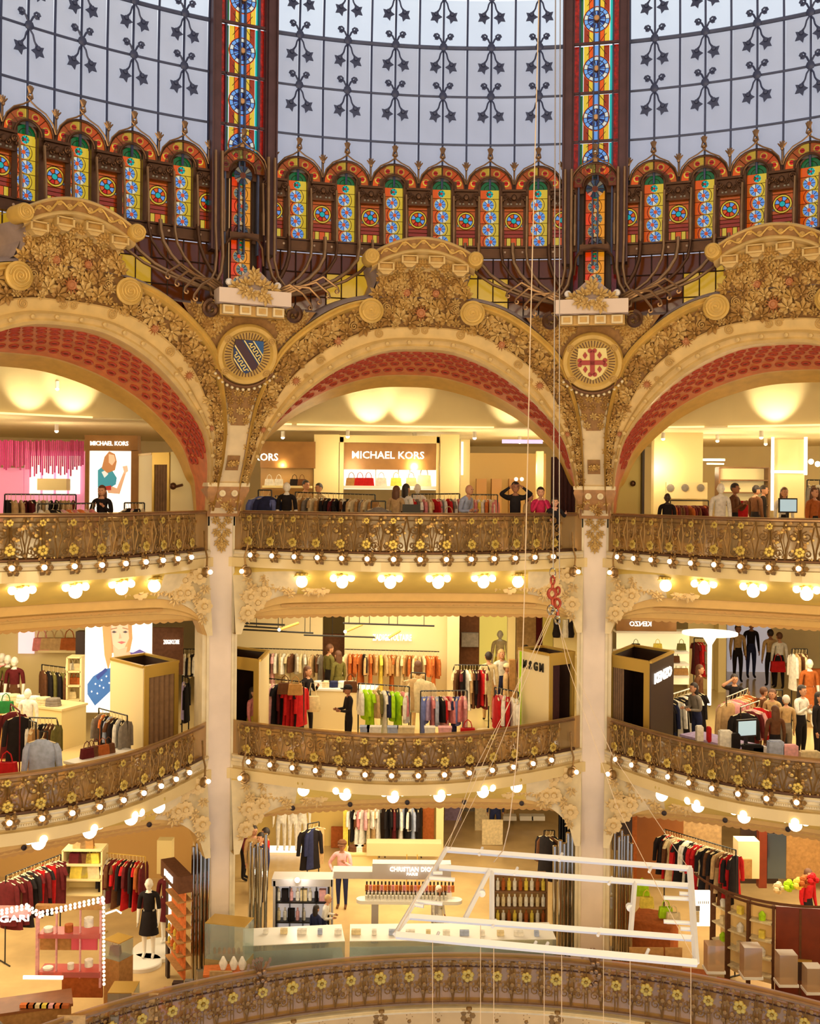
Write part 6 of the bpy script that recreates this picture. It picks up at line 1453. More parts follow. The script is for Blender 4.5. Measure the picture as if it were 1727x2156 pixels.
# counters with boxes along the middle railing
g = counter('white display ledge along the rail of the middle bay', xy(690, 23.4), xy(1010, 23.4), Z1, .62, .5, WOOD, CREAMW)
for k, (px, w, c) in enumerate(((768, .2, 'sky'), (788, .3, 'white'), (827, .22, 'sky'), (855, .36, 'cream'), (905, .22, 'white'), (937, .28, 'rose'))):
    m = MB(); m.box((0, 0, .13), (w, .2, .26)); m.box((0, 0, .27), (w + .02, .22, .03)); solo('display_box', m.mesh('display_box', C_(c), False), '%s box, %s from the left on the ledge behind the middle rail' % (c, ORD[k]), 'box', ondx(px, 23.7, Z1 + .62))
bag(ondx(985, 23.7, Z1 + .62), 'red', 'bright red pouch on the ledge right of the blue and pink rail', 1.3); folded(ondx(1020, 23.9, Z1 + .62), 'cream', 'cream folded clothes on the ledge left of the sign cabin', 1.3)
# ---- left bay
g = thing('lightbox', 'large white lightbox poster of a fair-haired woman with a blue starry bag', 'poster', at(250, 1500, 26.2))
ppart('panel', g, 178, 1290, 318, 1500, 26.2, .15, LEDW)
printed(g, [('hair_back', (214, 170, 120), [(214, 1300), (276, 1300), (276, 1360), (262, 1372), (236, 1375), (226, 1400), (222, 1380), (218, 1350)]), ('sweater', (104, 92, 170), [(238, 1388), (252, 1370), (280, 1374), (294, 1367), (308, 1374), (316, 1392), (316, 1410), (238, 1410)]), ('neck', (236, 190, 160), [(238, 1360), (270, 1362), (276, 1380), (256, 1394), (240, 1390)]),
            ('face', (242, 204, 176), [(232, 1320), (240, 1300), (264, 1300), (272, 1318), (272, 1344), (262, 1364), (250, 1368), (238, 1358)]), ('lips', (206, 110, 110), [(247, 1352), (256, 1350), (265, 1352), (256, 1356)]), ('brow', (170, 126, 90), [(233, 1324), (246, 1321), (247, 1323), (233, 1326)]), ('brow', (170, 126, 90), [(258, 1321), (271, 1324), (271, 1326), (258, 1323)]), ('eye', (70, 70, 80), [(235, 1331), (240, 1328), (246, 1331), (240, 1333)]), ('eye', (70, 70, 80), [(258, 1331), (264, 1328), (269, 1331), (264, 1333)]), ('nose', (226, 176, 146), [(252, 1332), (256, 1344), (250, 1345)]),
            ('hair_strand', (206, 158, 104), [(268, 1300), (277, 1300), (279, 1345), (274, 1370), (266, 1374), (272, 1344)]), ('hair_strand', (206, 158, 104), [(214, 1300), (232, 1300), (234, 1340), (236, 1380), (228, 1412), (220, 1380)]), ('bag', (60, 110, 180), [(184, 1440), (196, 1424), (222, 1408), (238, 1406), (238, 1450), (200, 1486), (184, 1462)]), ('blue_sleeve', (50, 70, 150), [(202, 1424), (222, 1406), (226, 1412), (206, 1432)])] +
        [('star', (230, 240, 255), [(x - 2, y), (x, y - 2.5), (x + 2, y), (x, y + 2.5)]) for x, y in ((193, 1456), (201, 1440), (210, 1444), (214, 1432), (224, 1424), (230, 1438), (205, 1460), (218, 1448))], 26.19, .5)
booth('white fitting cabin with taupe curtain in front of the lightbox poster', xy(238, 24.7), xy(307, 23.6), xy(378, 24.4), Z1, -3.92, SHOPW, 'shut', TAUPE)
g = thing('sign_wall', 'dark brown sign wall with white lit letters behind the left cabin', 'sign', at(350, 1400, 27)); ppart('wall', g, 318, 1322, 385, 1420, 27.2, .1, C_('brown')); letters(g, 'ZADIG&VOLTAIRE', 361, 1352, 27.1, 9, wpx=33, yaw=.12)
rack(ondx(386, 28, Z1 + 1.9), ondx(416, 28, Z1 + 1.9), Z1, 4, ['blouse', 'shirt'], ['white', 'cream', 'black', 'white'], 'rail behind the dark sign wall', 20)
rack(ondx(384, 26, Z1 + 1.55), ondx(398, 26, Z1 + 1.5), Z1, 2, ['coat'], ['lilac', 'black'], 'tiny rail right of the left cabin', 21)
rack(ondx(208, 23.4, Z1 + 1.3), ondx(268, 22.9, Z1 + 1.25), Z1, 9, ['shirt', 'dress', 'coat'], ['grey', 'orange', 'black', 'sky', 'brown', 'black', 'white', 'black', 'grey'], 'rail of patterned shirts before the left cabin', 22, turn=.4)
rack(ondx(58, 22.4, Z1 + 1.3), ondx(122, 22.2, Z1 + 1.33), Z1, 8, ['shirt', 'coat'], ['white', 'grey', 'cream', 'black', 'black', 'brown', 'brown', 'olive'], 'black arched rail in the left bay', 23, arch=True, turn=.5)
rack(ondx(84, 20.6, Z1 + 1.42), ondx(100, 20.6, Z1 + 1.42), Z1, 1, ['shirt'], ['sky'], 'stand facing the left rail', 50, turn=pi / 2, twist=.03, sc_=1.25); rack(ondx(62, 21.2, Z1 + 1.5), ondx(76, 21.0, Z1 + 1.5), Z1, 2, ['coat'], ['beige', 'tan'], 'stand behind the pale T-shirt', 51, turn=1.2, sc_=1.2)
rack(ondx(22, 22.8, Z1 + 1.5), ondx(42, 22.0, Z1 + 1.5), Z1, 2, ['coat'], ['maroon', 'black'], 'narrow red-posted rail at the far left', 24, frame='dark red', mt=C_('maroon'), arch=True)
rack(ondx(88, 27.5, Z1 + 1.55), ondx(146, 27.0, Z1 + 1.55), Z1, 6, ['coat'], ['brown', 'black', 'olive', 'black', 'olive', 'brown'], 'rail of dark jackets at the left back', 25, turn=1.0, sc_=1.15)
g = counter('long cream counter with folded clothes at the left back', xy(-20, 26.0), xy(134, 25.0), Z1, .95, .8, SHOPC, CREAMW)
for k, (px, c) in enumerate(((8, 'white'), (28, 'cream'), (50, 'white'), (70, 'white'), (92, 'cream'), (112, 'grey'))): folded(ondx(px, 25.9 - px * .005, Z1 + .95), c, '%s folded clothes, %s pile on the cream counter at left' % (c, ORD[k]), 1.2)
mannequin(ondx(58, 24.2, Z1), 1.55, 'white dress form with a black neck scarf in front of the cream counter', 'white', 'cream')
g, zs = shelf_unit('tall open shelf with bags and shoes left of the lightbox poster', 140, 1385, 170, 1505, 26.4, .4, 4, CREAMW)
for k, (px, j, c) in enumerate(((148, 3, 'white'), (160, 3, 'cream'), (148, 2, 'rust'), (155, 2, 'orange'), (163, 2, 'rust'), (152, 1, 'cream'))): bag(ondx(px, 26.6, zs[j] + .02), c, '%s item, %s on the tall open shelf by the poster' % (c, ORD[k]), .8)
g = thing('back_wall', 'pink and cream back wall with handbags at the far left, middle floor', 'shop wall', at(80, 1400, 29.5)); ppart('wall', g, -40, 1250, 178, 1520, 29.8, .1, SHOPC); ppart('pink_light', g, 38, 1330, 72, 1376, 29.6, .05, mat('pink_lit_panel', (250, 220, 232), .5, emit=.7)); ppart('shelf', g, 80, 1370, 160, 1374, 29.3, .4, CREAMW); ppart('dark_end', g, 158, 1330, 178, 1480, 28, .3, DARK)
for k, (px, c) in enumerate(((88, 'pink'), (104, 'beige'), (124, 'beige'), (146, 'rust'))): bag(at(px, 1370, 29.4), c, '%s handbag, %s from the left on the far left wall shelf' % (c, ORD[k]), 1.7)
for k, (px, c) in enumerate(((4, 'pink'), (16, 'olive'), (30, 'maroon'))): mannequin(ondx(px, 28 - k * .3, Z1), 1.75, '%s clothed mannequin, %s from the left edge at the back' % (c, ORD[k]), c, 'brown')
bag(ondx(12, 24.5, Z1 + .95), 'green', 'green handbag on the table at the left edge', 1.3); counter('wooden table under the green handbag at the left edge', xy(-30, 24.3), xy(22, 24.0), Z1, .95, .5, C_('tan'))
g = counter('beige plinth under a red box bag at the left edge', xy(-20, 20.0), xy(48, 19.9), Z1, .62, .5, C_('beige'), CREAMW); bag(ondx(14, 20.3, Z1 + .62), 'red', 'large bright red bag on the beige plinth', 1.45)
g = counter('low wooden display ledge with bottles at the far left rail', xy(-20, 19.4), xy(52, 19.3), Z1, .36, .35, C_('tan'))
for k in range(9):
    m = MB(); m.lathe([(.035, 0), (.035, .16), (.02, .2), (.02, .24), (0, .24)], 8); solo('bottle', m.mesh('bottle', C_(['pink', 'white', 'rose'][k % 3])), '%s bottle, %s from the left on the low ledge' % (['pink', 'white', 'rose'][k % 3], ORD[k]), 'bottle', ondx(4 + k * 5, 19.45, Z1 + .36), 'bottles on the low ledge at far left')
g = counter('white ledge with a small black screen along the left rail', xy(56, 19.5), xy(140, 20.2), Z1, .42, .3, CREAMW); m = MB(); m.box((0, 0, .09), (.28, .03, .15)); solo('black_sign', m.mesh('black_sign', BLACK, False), 'small black sign standing on the white ledge at left', 'sign', ondx(104, 19.9, Z1 + .42))
g = counter('cream desk with open display case along the left rail', xy(180, 21.4), xy(292, 22.6), Z1, .6, .5, SHOPC, WHITEP)
for k, (px, c) in enumerate(((183, 'maroon'), (192, 'brown'), (202, 'maroon'), (216, 'rust'), (228, 'brown'))): bag(ondx(px, 21.9 + k * .1, Z1 + .6), c, '%s bag, %s from the left on the cream desk' % (c, ORD[k]), 1.0, .8)
# ---- right bay
g = thing('shop_wall', 'lit cream shelf wall with mirrored white wordmark at the top, right bay', 'shop wall', at(1370, 1480, 29.6))
ppart('sign_band', g, 1298, 1290, 1425, 1328, 29.6, .1, BRZ); letters(g, 'KENZO', 1349, 1314, 29.5, 10, wpx=46, mirror=True)
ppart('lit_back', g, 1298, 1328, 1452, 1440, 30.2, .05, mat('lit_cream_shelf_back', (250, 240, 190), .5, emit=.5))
for y in (1330, 1373, 1398, 1424): ppart('shelf', g, 1298, y, 1452, y + 3, 29.6, .5, WHITEP)
for k, (px, y, c) in enumerate(((1339, 1370, 'black'), (1385, 1370, 'yellow'), (1435, 1370, 'olive'), (1422, 1396, 'brown'), (1428, 1422, 'tan'), (1440, 1422, 'tan'))): bag(at(px, y - 1, 29.8), c, '%s handbag, %s on the lit cream shelves of the right bay' % (c, ORD[k]), .9)
g = booth('fitting cabin with black sign panel and white letters, left of the right bay', xy(1285, 24.6), xy(1372, 23.6), xy(1420, 25.2), Z1, -3.72, 'open', DARK, TAUPE)
a, b = V((*xy(1372, 23.6), 0)), V((*xy(1420, 25.2), 0)); yaw = atan2((b - a).y, (b - a).x); p = a.lerp(b, .5) + V((sin(yaw), -cos(yaw), 0)) * .04; p.z = -4.1
part('lettering', text_mesh('KENZO', .3, LETW, .01, .012), g, T(p) @ Matrix.Rotation(yaw, 4, 'Z') @ Matrix.Rotation(pi / 2, 4, 'X') @ Matrix.Diagonal((1.35, 1, 1, 1)), label='white lettering')
rack(ondx(1388, 25.6, Z1 + 1.2), ondx(1470, 26.6, Z1 + 1.32), Z1, 12, ['coat', 'dress'], ['black', 'black', 'navy', 'black', 'white', 'black', 'black', 'white', 'black', 'white'], 'rail of black clothes beside the sign cabin', 26, frame='white', mt=WHITEP, turn=.5, sc_=1.1)
rack(ondx(1530, 25.0, Z1 + 1.35), ondx(1575, 25.6, Z1 + 1.45), Z1, 6, ['coat'], ['beige', 'rose', 'pink', 'beige', 'orange', 'rust'], 'chrome rail of pale coats, right bay', 27, frame='chrome', mt=CHROME, turn=1.0, sc_=1.2)
rack(ondx(1560, 24.6, Z1 + 1.2), ondx(1600, 24.9, Z1 + 1.3), Z1, 4, ['shirt'], ['black', 'maroon', 'rose', 'red'], 'low chrome rail of jackets, right bay', 28, frame='chrome', mt=CHROME, turn=1.2, sc_=1.2)
rack(ondx(1462, 31, Z1 + 1.9), ondx(1492, 31, Z1 + 1.9), Z1, 5, ['dress', 'coat'], ['maroon', 'red', 'red', 'grey', 'beige'], 'back rail with red dresses, right bay', 29)
rack(ondx(1668, 29, Z1 + 1.9), ondx(1700, 29, Z1 + 1.9), Z1, 5, ['coat'], ['white', 'beige', 'brown', 'cream', 'brown'], 'rail at the far right back', 30)
rack(ondx(1628, 26.0, Z1 + 1.35), ondx(1648, 26.0, Z1 + 1.35), Z1, 1, ['coat'], ['black'], 'single stand of a black jacket', 31, turn=pi / 2, sc_=1.3)
g = thing('white_table_lamp', 'white mushroom display column with a round lit top, right bay', 'display', at(1495, 1480, 29)); m = MB(); c = at(1495, 1330, 29); c.z = at(1495, 1334, 29).z
m.lathe([(.05, -1.9), (.06, -.3), (.2, -.06), (.72, -.02), (.72, .04), (0, .06)], 24, T(c)); part('column', m.mesh('column', LEDW), g, Matrix())
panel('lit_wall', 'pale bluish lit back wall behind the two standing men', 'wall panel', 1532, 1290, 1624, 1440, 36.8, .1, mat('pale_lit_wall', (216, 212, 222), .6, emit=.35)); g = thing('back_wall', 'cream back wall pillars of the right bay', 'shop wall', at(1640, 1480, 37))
ppart('pillar', g, 1512, 1290, 1530, 1500, 33, .4, SHOPC); ppart('wall', g, 1624, 1290, 1760, 1460, 37, .1, SHOPC); ppart('wall', g, 1448, 1290, 1512, 1460, 33.5, .1, SHOPC)
person(ondx(1553, 34.8, Z1), 1.80, 'man in a beige shirt and black trousers, left of two standing at the lit wall', 'beige', 'black', HAIRD, SKIN2); person(ondx(1581, 35.6, Z1), 1.84, 'man in a dark polo shirt and jeans, right of two at the lit wall', 'black', 'navy', HAIRD, SKIN2)
person(ondx(1641, 33.6, Z1), 1.72, 'woman in a white top with a red bag and curly hair, seen from behind', 'white', 'black', HAIRB, rz=pi, step=.03); bag(ondx(1638, 33.2, Z1 + .6), 'red', 'red shopping bag held by the curly-haired woman', 1.6)
person(ondx(1622, 34.0, Z1), 1.76, 'man in beige beside the curly-haired woman', 'beige', 'black', HAIRD, SKIN2, rz=pi)
person(ondx(1471, 27.6, Z1), 1.66, 'long-haired woman in brown behind the black clothes, right bay', 'brown', 'brown', HAIRB, rz=1.0, long_hair=True); person(ondx(1468, 25.4, Z1), 1.6, 'woman in a grey top bending over papers on the counter', 'grey', 'navy', HAIRD, rz=-1.2, long_hair=True, lean=.15, arms=('front', 'front'))
person(ondx(1545, 26.6, Z1), 1.6, 'woman raising one arm to her head above the pale coats', 'black', 'black', HAIRD, arms=('raise', 'reach'), sleeves=False)
person(ondx(1626, 24.9, Z1), 1.55, 'reddish-haired woman behind the monitor, right bay', 'beige', 'brown', HAIRB, long_hair=True, rz=-.6); person(ondx(1655, 24.4, Z1), 1.5, 'grey-haired person seen from behind, right bay', 'beige', 'grey', mat('grey_hair', (220, 210, 196), .6), rz=pi)
person(ondx(1632, 23.2, Z1), 1.5, 'woman with long brown hair seen from behind at the right counter', 'brown', 'black', HAIRB, rz=pi, long_hair=True); person(ondx(1686, 24.8, Z1), 1.66, 'dark-haired woman in a black vest over white, right bay', 'white', 'black', HAIRD, long_hair=True, rz=.6, arms=('phone', 'front'))
person(ondx(1722, 24.3, Z1), 1.6, 'dark-haired woman in black at the right edge of the middle floor', 'black', 'black', HAIRD, long_hair=True, rz=.8); mannequin(ondx(1703, 28.2, Z1), 1.75, 'white mannequin in a rust dress at the far right back', 'rust', 'rust', skirt='rust')
person(ondx(1606, 25.4, Z1), 1.5, 'person in dark brown between the jackets and the monitor', 'brown', 'brown', HAIRB, rz=2.0)
g = counter('dark counter with monitor and boxes along the right rail', xy(1440, 24.0), xy(1600, 22.4), Z1, .72, .6, C_('navy'), C_('lilac')); g = counter('dark desk along the right rail, right part', xy(1600, 22.2), xy(1740, 21.6), Z1, .66, .5, DARK, C_('brown'))
monitor(ondx(1572, 22.9, Z1 + .74), 'pale-screened monitor on the dark counter, right bay', 1.15, .3)
for k, (px, d, w, h, c) in enumerate(((1473, 23.5, .14, .3, 'white'), (1493, 23.4, .07, .3, 'red'), (1527, 22.9, .26, .34, 'white'), (1549, 22.8, .16, .3, 'black'), (1600, 22.5, .3, .1, 'white'), (1633, 22.0, .3, .34, 'sky'), (1663, 22.0, .3, .26, 'rose'), (1705, 21.9, .4, .16, 'cream'), (1585, 22.5, .4, .14, 'black'))):
    m = MB(); m.box((0, 0, h / 2), (w, .16, h)); m.box((0, 0, h + .01), (w * .8, .12, .02)); solo('display_box', m.mesh('display_box', C_(c), False), '%s box, %s from the left on the right bay counters' % (c, ORD[k]), 'box', ondx(px, d, Z1 + .70))
panel('staircase_panel', 'orange wooden stair panel at the right edge behind the shoppers', 'stair panel', 1690, 1410, 1760, 1500, 30, .2, C_('rust'))
# ================================================================== LOWEST SHOP FLOOR IN VIEW (floor at -10.6)
Z0 = L0F
MIRR = mat('silver_mirror_tube', (206, 196, 176), .12, metal=1.0); GREYW = mat('grey_white_band', (178, 170, 168), .5); WGLASS = glass('counter_glass', (226, 236, 232), .22, .12)
def tube_cluster(label, px, d, w, h, n, py=None):
    c = ondx(px, d, Z0); g = thing('tube_column', label, 'column', c); rr = random.Random(int(px))
    for k in range(n):
        x = (k + .5) / n * w - w / 2; hh = h * rr.uniform(.9, 1.05); m = MB(); q = c + V((x, rr.uniform(-.12, .12), 0)); m.lathe([(w / n * .52, 0), (w / n * .52, hh), (w / n * .4, hh + .01), (0, hh + .01)], 10, T(q)); part('tube', m.mesh('tube', MIRR), g, Matrix())
tube_cluster('cluster of tall silver tubes at the foot of the left pillar, left side', 421, 23.4, .42, 2.9, 5)
tube_cluster('cluster of silver tubes right of the left pillar', 541, 24.6, .42, 2.75, 5)
tube_cluster('silver tubes left of the right pillar, behind the hanging frame', 1186, 24.6, .5, 2.75, 5); tube_cluster('dark silver tubes right of the right pillar', 1310, 24.6, .44, 2.9, 6)
# ---- middle
g = thing('shop_wall', 'cream back wall with lit ledges and stacked shelves behind the middle bay, lowest floor', 'shop wall', at(700, 1785, 32.4))
ppart('wall', g, 480, 1650, 930, 1790, 32.4, .1, mat('warm_back_wall', (230, 200, 120), .6)); ppart('lit_ledge', g, 560, 1788, 640, 1795, 31.6, .3, LEDW); ppart('yellow_post', g, 722, 1650, 734, 1802, 31.4, .2, C_('yellow')); ppart('red_panel', g, 697, 1742, 724, 1785, 32.2, .1, C_('rust')); ppart('dark_room', g, 792, 1660, 890, 1778, 32.3, .1, DARK); ppart('red_shelves', g, 890, 1660, 915, 1778, 31.9, .3, C_('rust')); ppart('pilaster', g, 918, 1650, 935, 1802, 31.6, .3, SHOPC)
rack(ondx(735, 31.6, Z0 + 1.5), ondx(800, 31.6, Z0 + 1.5), Z0, 12, ['shirt', 'dress'], ['white', 'black', 'brown', 'white', 'pink', 'white', 'rose', 'cream', 'white', 'beige', 'white'], 'back rail under the middle lintel', 40)
rack(ondx(812, 31.6, Z0 + 1.5), ondx(888, 31.6, Z0 + 1.5), Z0, 11, ['coat', 'shirt'], ['black', 'black', 'maroon', 'black', 'white', 'sky', 'black', 'white', 'sky'], 'back rail of dark and pale coats', 41)
for k, (px, c) in enumerate(((745, 'brown'), (757, 'white'), (770, 'tan'), (783, 'white'))): folded(ondx(px, 30.4, Z0 + .52), c, '%s folded clothes, %s pile on the table below the back rail' % (c, ORD[k]))
counter('pale table with folded clothes below the back rail', xy(738, 30.2), xy(802, 30.2), Z0, .52, .6, SHOPC)
for k, px in enumerate((592, 617, 636)): mannequin(ondx(px, 31.7, Z0 + .1), 1.7, 'white mannequin legs, %s of three at the back ledge' % ORD[k], 'white', 'white')
rack(ondx(648, 28.8, Z0 + 1.75), ondx(672, 29.0, Z0 + 1.75), Z0, 3, ['coat', 'coat', 'trousers'], ['black', 'navy', 'beige'], 'stand of dark jackets by the pink-shirted man', 42, turn=pi / 2, sc_=1.15)
person(ondx(720, 27.6, Z0), 1.70, 'man in a pink shirt with crossed straps and dark jeans, standing alone', 'rose', 'navy', HAIRD, SKIN2, rz=-.15, arms=('hip', 'phone'), hat='brown', shoes='brown')
for k, (px, d, c, b_, h_) in enumerate(((513, 29.5, 'maroon', 'black', 'hat'), (533, 28.6, 'beige', 'beige', ''), (549, 28.0, 'navy', 'black', ''), (560, 28.4, 'red', 'black', ''))): person(ondx(px, d, Z0), 1.74, 'shopper in a %s coat, %s from the left beside the tubes' % (c, ORD[k]), c, b_, HAIRD, rz=1.5 - k)
person(ondx(1043, 33, Z0), 1.8, 'man in navy carrying a large pale board, top of the lowest floor', 'navy', 'navy', HAIRD, rz=pi, step=.04); person(ondx(1072, 35, Z0), 1.8, 'distant walker in beige trousers near the top of the middle bay', 'black', 'beige', HAIRD, rz=pi, step=.06); person(ondx(922, 25.6, Z0), 1.3, 'shopper in a white headscarf and coat behind the hanging frame', 'white', 'white', mat('white_scarf', (236, 226, 210), .8), long_hair=True, rz=.8, skirt='white')
m = MB(); m.box((0, 0, 0), (.62, .03, .75)); solo('board', m.mesh('board', C_('cream'), False), 'large pale board carried by the man in navy', 'board', at(1037, 1752, 32.6))
g = thing('partition', 'grey lilac wall panels and glass doors at the back right of the middle bay', 'shop wall', at(1000, 1790, 36)); ppart('lilac_panel', g, 936, 1690, 972, 1800, 35, .1, C_('lilac')); ppart('grey_panel', g, 972, 1690, 1030, 1790, 36, .1, C_('grey')); ppart('white_curve', g, 1000, 1690, 1030, 1770, 34, .1, C_('cream'))
for x in (1060, 1095, 1120): ppart('white_bench', g, x, 1719, x + 28, 1728, 34.5, .3, WHITEP)
rack(ondx(1146, 26.5, Z0 + 2.35), ondx(1168, 26.5, Z0 + 2.35), Z0, 3, ['coat'], ['black', 'brown', 'black'], 'rail of dark coats by the right pillar', 43, turn=.9, sc_=1.1)
g = thing('black_screen', 'ribbed black curtain panel left of the right pillar, lowest floor', 'curtain', at(1190, 1800, 26)); curtain(g, ondx(1174, 26.2, Z0), ondx(1214, 26.0, Z0), Z0 + 1.2, Z0 + 3.1, BLACK, 7)
# grey white beauty island: overhead band with sign, shelf frame, tester table
g = thing('sign_band', 'grey white overhead band with pale capital letters across the beauty island', 'sign', at(740, 1850, 25.4))
ppart('band', g, 572, 1852, 700, 1866, 25.2, .5, GREYW); ppart('band', g, 700, 1836, 785, 1850, 26.2, .4, GREYW); ppart('fascia', g, 784, 1820, 950, 1851, 26.0, .3, GREYW); letters(g, 'CHRISTIAN DIOR', 868, 1831, 25.95, 9, wpx=95); letters(g, 'PARIS', 868, 1841, 25.95, 5, wpx=24)
ppart('upper_band', g, 772, 1777, 930, 1802, 30, .4, mat('cream_grey_band', (216, 196, 150), .5)); ppart('post', g, 696, 1852, 702, 1985, 25.2, .08, GREYW); ppart('post', g, 574, 1855, 580, 1995, 25.2, .08, GREYW)
for x in (855, 877): ppart('brass_post', g, x, 1800, x + 3, 1900, 29, .05, GOLDEDGE)
g, zs = shelf_unit('black framed cosmetics shelf under the grey white band', 581, 1860, 692, 1984, 25.3, .3, 3, BLACK, mat('shelf_lit_back', (226, 216, 214), .4, emit=.35))
for x in (608, 636, 664): ppart('divider', g, x, 1860, x + 2, 1984, 25.3, .3, BLACK)
CAPM = MB(); CAPM.lathe([(.045, 0), (.045, .2), (.02, .22), (.02, .28), (0, .28)], 8); CAPM = CAPM.mesh('bottle', C_('white'))
n = 0
for j in range(3):
    for i in range(8):
        x = 587 + i * 13.2
        if j == 0 and i > 3 or (j == 1 and i > 4): continue
        c = ['white', 'cream', 'white', 'black', 'rose'][(i + j) % 5]
        if (i + j) % 3 == 0: m = MB(); m.box((0, 0, .13), (.16, .12, .26)); me = m.mesh('carton', C_('white'), False); nm = 'carton'
        else: me, nm = CAPM, 'bottle'
        solo(nm, me, '%s %s, %s of the %s row on the black framed shelf' % (c, nm, ORD[i], ['lowest', 'middle', 'top'][j]), nm, ondx(x, 25.42, zs[j] + .02), 'cosmetics on the black framed shelf', ms=C_(c))
person(ondx(680, 24.95, Z0), 1.32, 'fair-haired assistant in a white jacket before the black framed shelf', 'white', 'navy', HAIRL, rz=1.4, arms=('front', 'front'), lean=.2); person(ondx(664, 24.6, Z0), 1.2, 'customer in dark navy with long dark hair before the black framed shelf', 'navy', 'navy', HAIRD, rz=2.4, long_hair=True)
lamp('counter_spot', 'POINT', at(626, 1852, 25.0), 14, (1, .95, .85), radius=.05); m = MB(); m.sph(at(626, 1853, 25.1), .06, 8, 6); solo('spot_bulb', m.mesh('spot_bulb', BULBW), 'bright white spotlight on the grey white band', 'spotlight')
g = thing('tester_table', 'rounded white table carrying rows of red and peach bottles', 'table', ondx(860, 25.6, Z0)); c = ondx(861, 25.6, Z0)
m = MB(); P = [(1.08 + .16 * cos(a), .16 * sin(a)) for a in [-pi / 2 + pi * i / 8 for i in range(9)]] + [(-1.08 - .16 * cos(a), -.16 * sin(a)) for a in [-pi / 2 + pi * i / 8 for i in range(9)]]; m.prism(P, .08, T(c + V((0, 0, .92)))); part('top', m.mesh('top', WHITEP), g, Matrix())
for x in (-.8, .6): m = MB(); m.box(c + V((x, 0, .46)), (.16, .22, .92)); part('leg', m.mesh('leg', GREYW, False), g, Matrix())
m = MB(); m.box(c + V((0, .12, 1.06)), (2.0, .18, .12)); part('riser', m.mesh('riser', WHITEP, False), g, Matrix())
BOT = MB(); BOT.lathe([(.034, 0), (.034, .12), (.016, .135), (.016, .19), (0, .19)], 8); BOT = BOT.mesh('bottle', C_('white')); m = MB(); m.lathe([(.017, .138), (.019, .2), (0, .2)], 8); BCAP = m.mesh('cap', BLACK)
for j, (y, z, cc, nn) in enumerate(((.12, 1.13, 'rust', 'back'), (0.0, 1.0, 'cream', 'middle'), (-.10, 1.0, 'white', 'front'))):
    for i in range(24 if j == 0 else 22):
        M = T(c + V((-1.0 + i * .088, y, z))) @ Matrix.Scale(1.15 if j == 0 else .95, 4); o = solo('bottle', BOT, '%s cosmetics bottle, %s from the left in the %s row of the white table' % ({'rust': 'red', 'cream': 'peach', 'white': 'white'}[cc], ORD[i], nn), 'bottle', M, 'bottles on the rounded white table', ms=C_(cc if j else ['rust', 'pink', 'orange'][i % 3])); part('cap', BCAP, o, M)
# wall shelves of white cartons behind the frame
g, zs = shelf_unit('cosmetics shelf with white cartons behind the hanging frame', 1040, 1845, 1152, 1946, 25.4, .3, 3, mat('brown_shelf', (120, 84, 50), .5), mat('brown_shelf_back', (196, 150, 92), .5)); n = 0  # shelf back is a plain lighter brown
for j in range(3):
    for i in range(9):
        c = ['yellow', 'white', 'white', 'cream', 'rust', 'white'][(i * 2 + j) % 6]; solo('bottle', CAPM, '%s bottle, %s on the %s board of the carton shelf' % (c, ORD[i], ['lowest', 'middle', 'top'][j]), 'bottle', ondx(1048 + i * 12, 25.5, zs[j] + .02), 'bottles on the carton shelf', ms=C_(c))
g = thing('carton_wall', 'cream display wall with tilted lilac white cartons on small ledges', 'display wall', at(1245, 1950, 25.0)); ppart('wall', g, 1202, 1850, 1296, 1962, 25.2, .08, mat('cream_display_wall', (224, 204, 160), .5))
for k, (x, y, w, h) in enumerate(((1208, 1904, 22, 28), (1236, 1904, 22, 28), (1265, 1882, 22, 24), (1205, 1930, 24, 20), (1268, 1910, 22, 20), (1240, 1946, 20, 22), (1262, 1944, 22, 22), (1205, 1958, 26, 18))):
    ppart('ledge', g, x - 3, y, x + w + 3, y + 3, 25.0, .18, WHITEP); m = MB(); s_ = 25 / F_PX; m.box((0, 0, h * s_ / 2), (w * s_, .1, h * s_)); solo('carton', m.mesh('carton', mat('lilac_white_carton', (226, 220, 228), .5), False), 'lilac white carton, %s on the cream display wall' % ORD[k], 'carton', up(at(x + w / 2, y, 25.08), .0) @ Matrix.Rotation(.15 if k in (1, 7) else 0, 4, 'Y'))
# glass counters in front
def glass_case(label, A, B, h, dp, z0=Z0, body=GREYW, base=.5):
    A, B = V((*A, 0)), V((*B, 0)); n = V((-(B - A).y, (B - A).x, 0)).normalized(); n = n if n.y > 0 else -n
    g = thing('glass_counter', label, 'counter', V(((A.x + B.x) / 2, (A.y + B.y) / 2, z0)))
    def slabp(nm, zz0, zz1, mt, ins=0.0):
        m = MB(); P = []
        for z in (zz0, zz1): P += [V((q.x, q.y, z)) for q in (A + n * ins, B + n * ins, B + n * (dp - ins), A + n * (dp - ins))]
        m.add(P, [(0, 3, 2, 1), (4, 5, 6, 7), (0, 1, 5, 4), (1, 2, 6, 5), (2, 3, 7, 6), (3, 0, 4, 7)]); part(nm, m.mesh(nm, mt, False), g, Matrix())
    slabp('base', z0, z0 + h * base, body); slabp('glass', z0 + h * base + .005, z0 + h, WGLASS); slabp('edge', z0 + h, z0 + h + .015, WHITEP if base < .55 else GOLDEDGE); return g
glass_case('long glass topped counter along the round rail, left half', xy(520, 22.9), xy(735, 23.2), .98, .9); glass_case('long glass topped counter along the round rail, right half', xy(745, 23.2), xy(1180, 23.4), .98, .9)
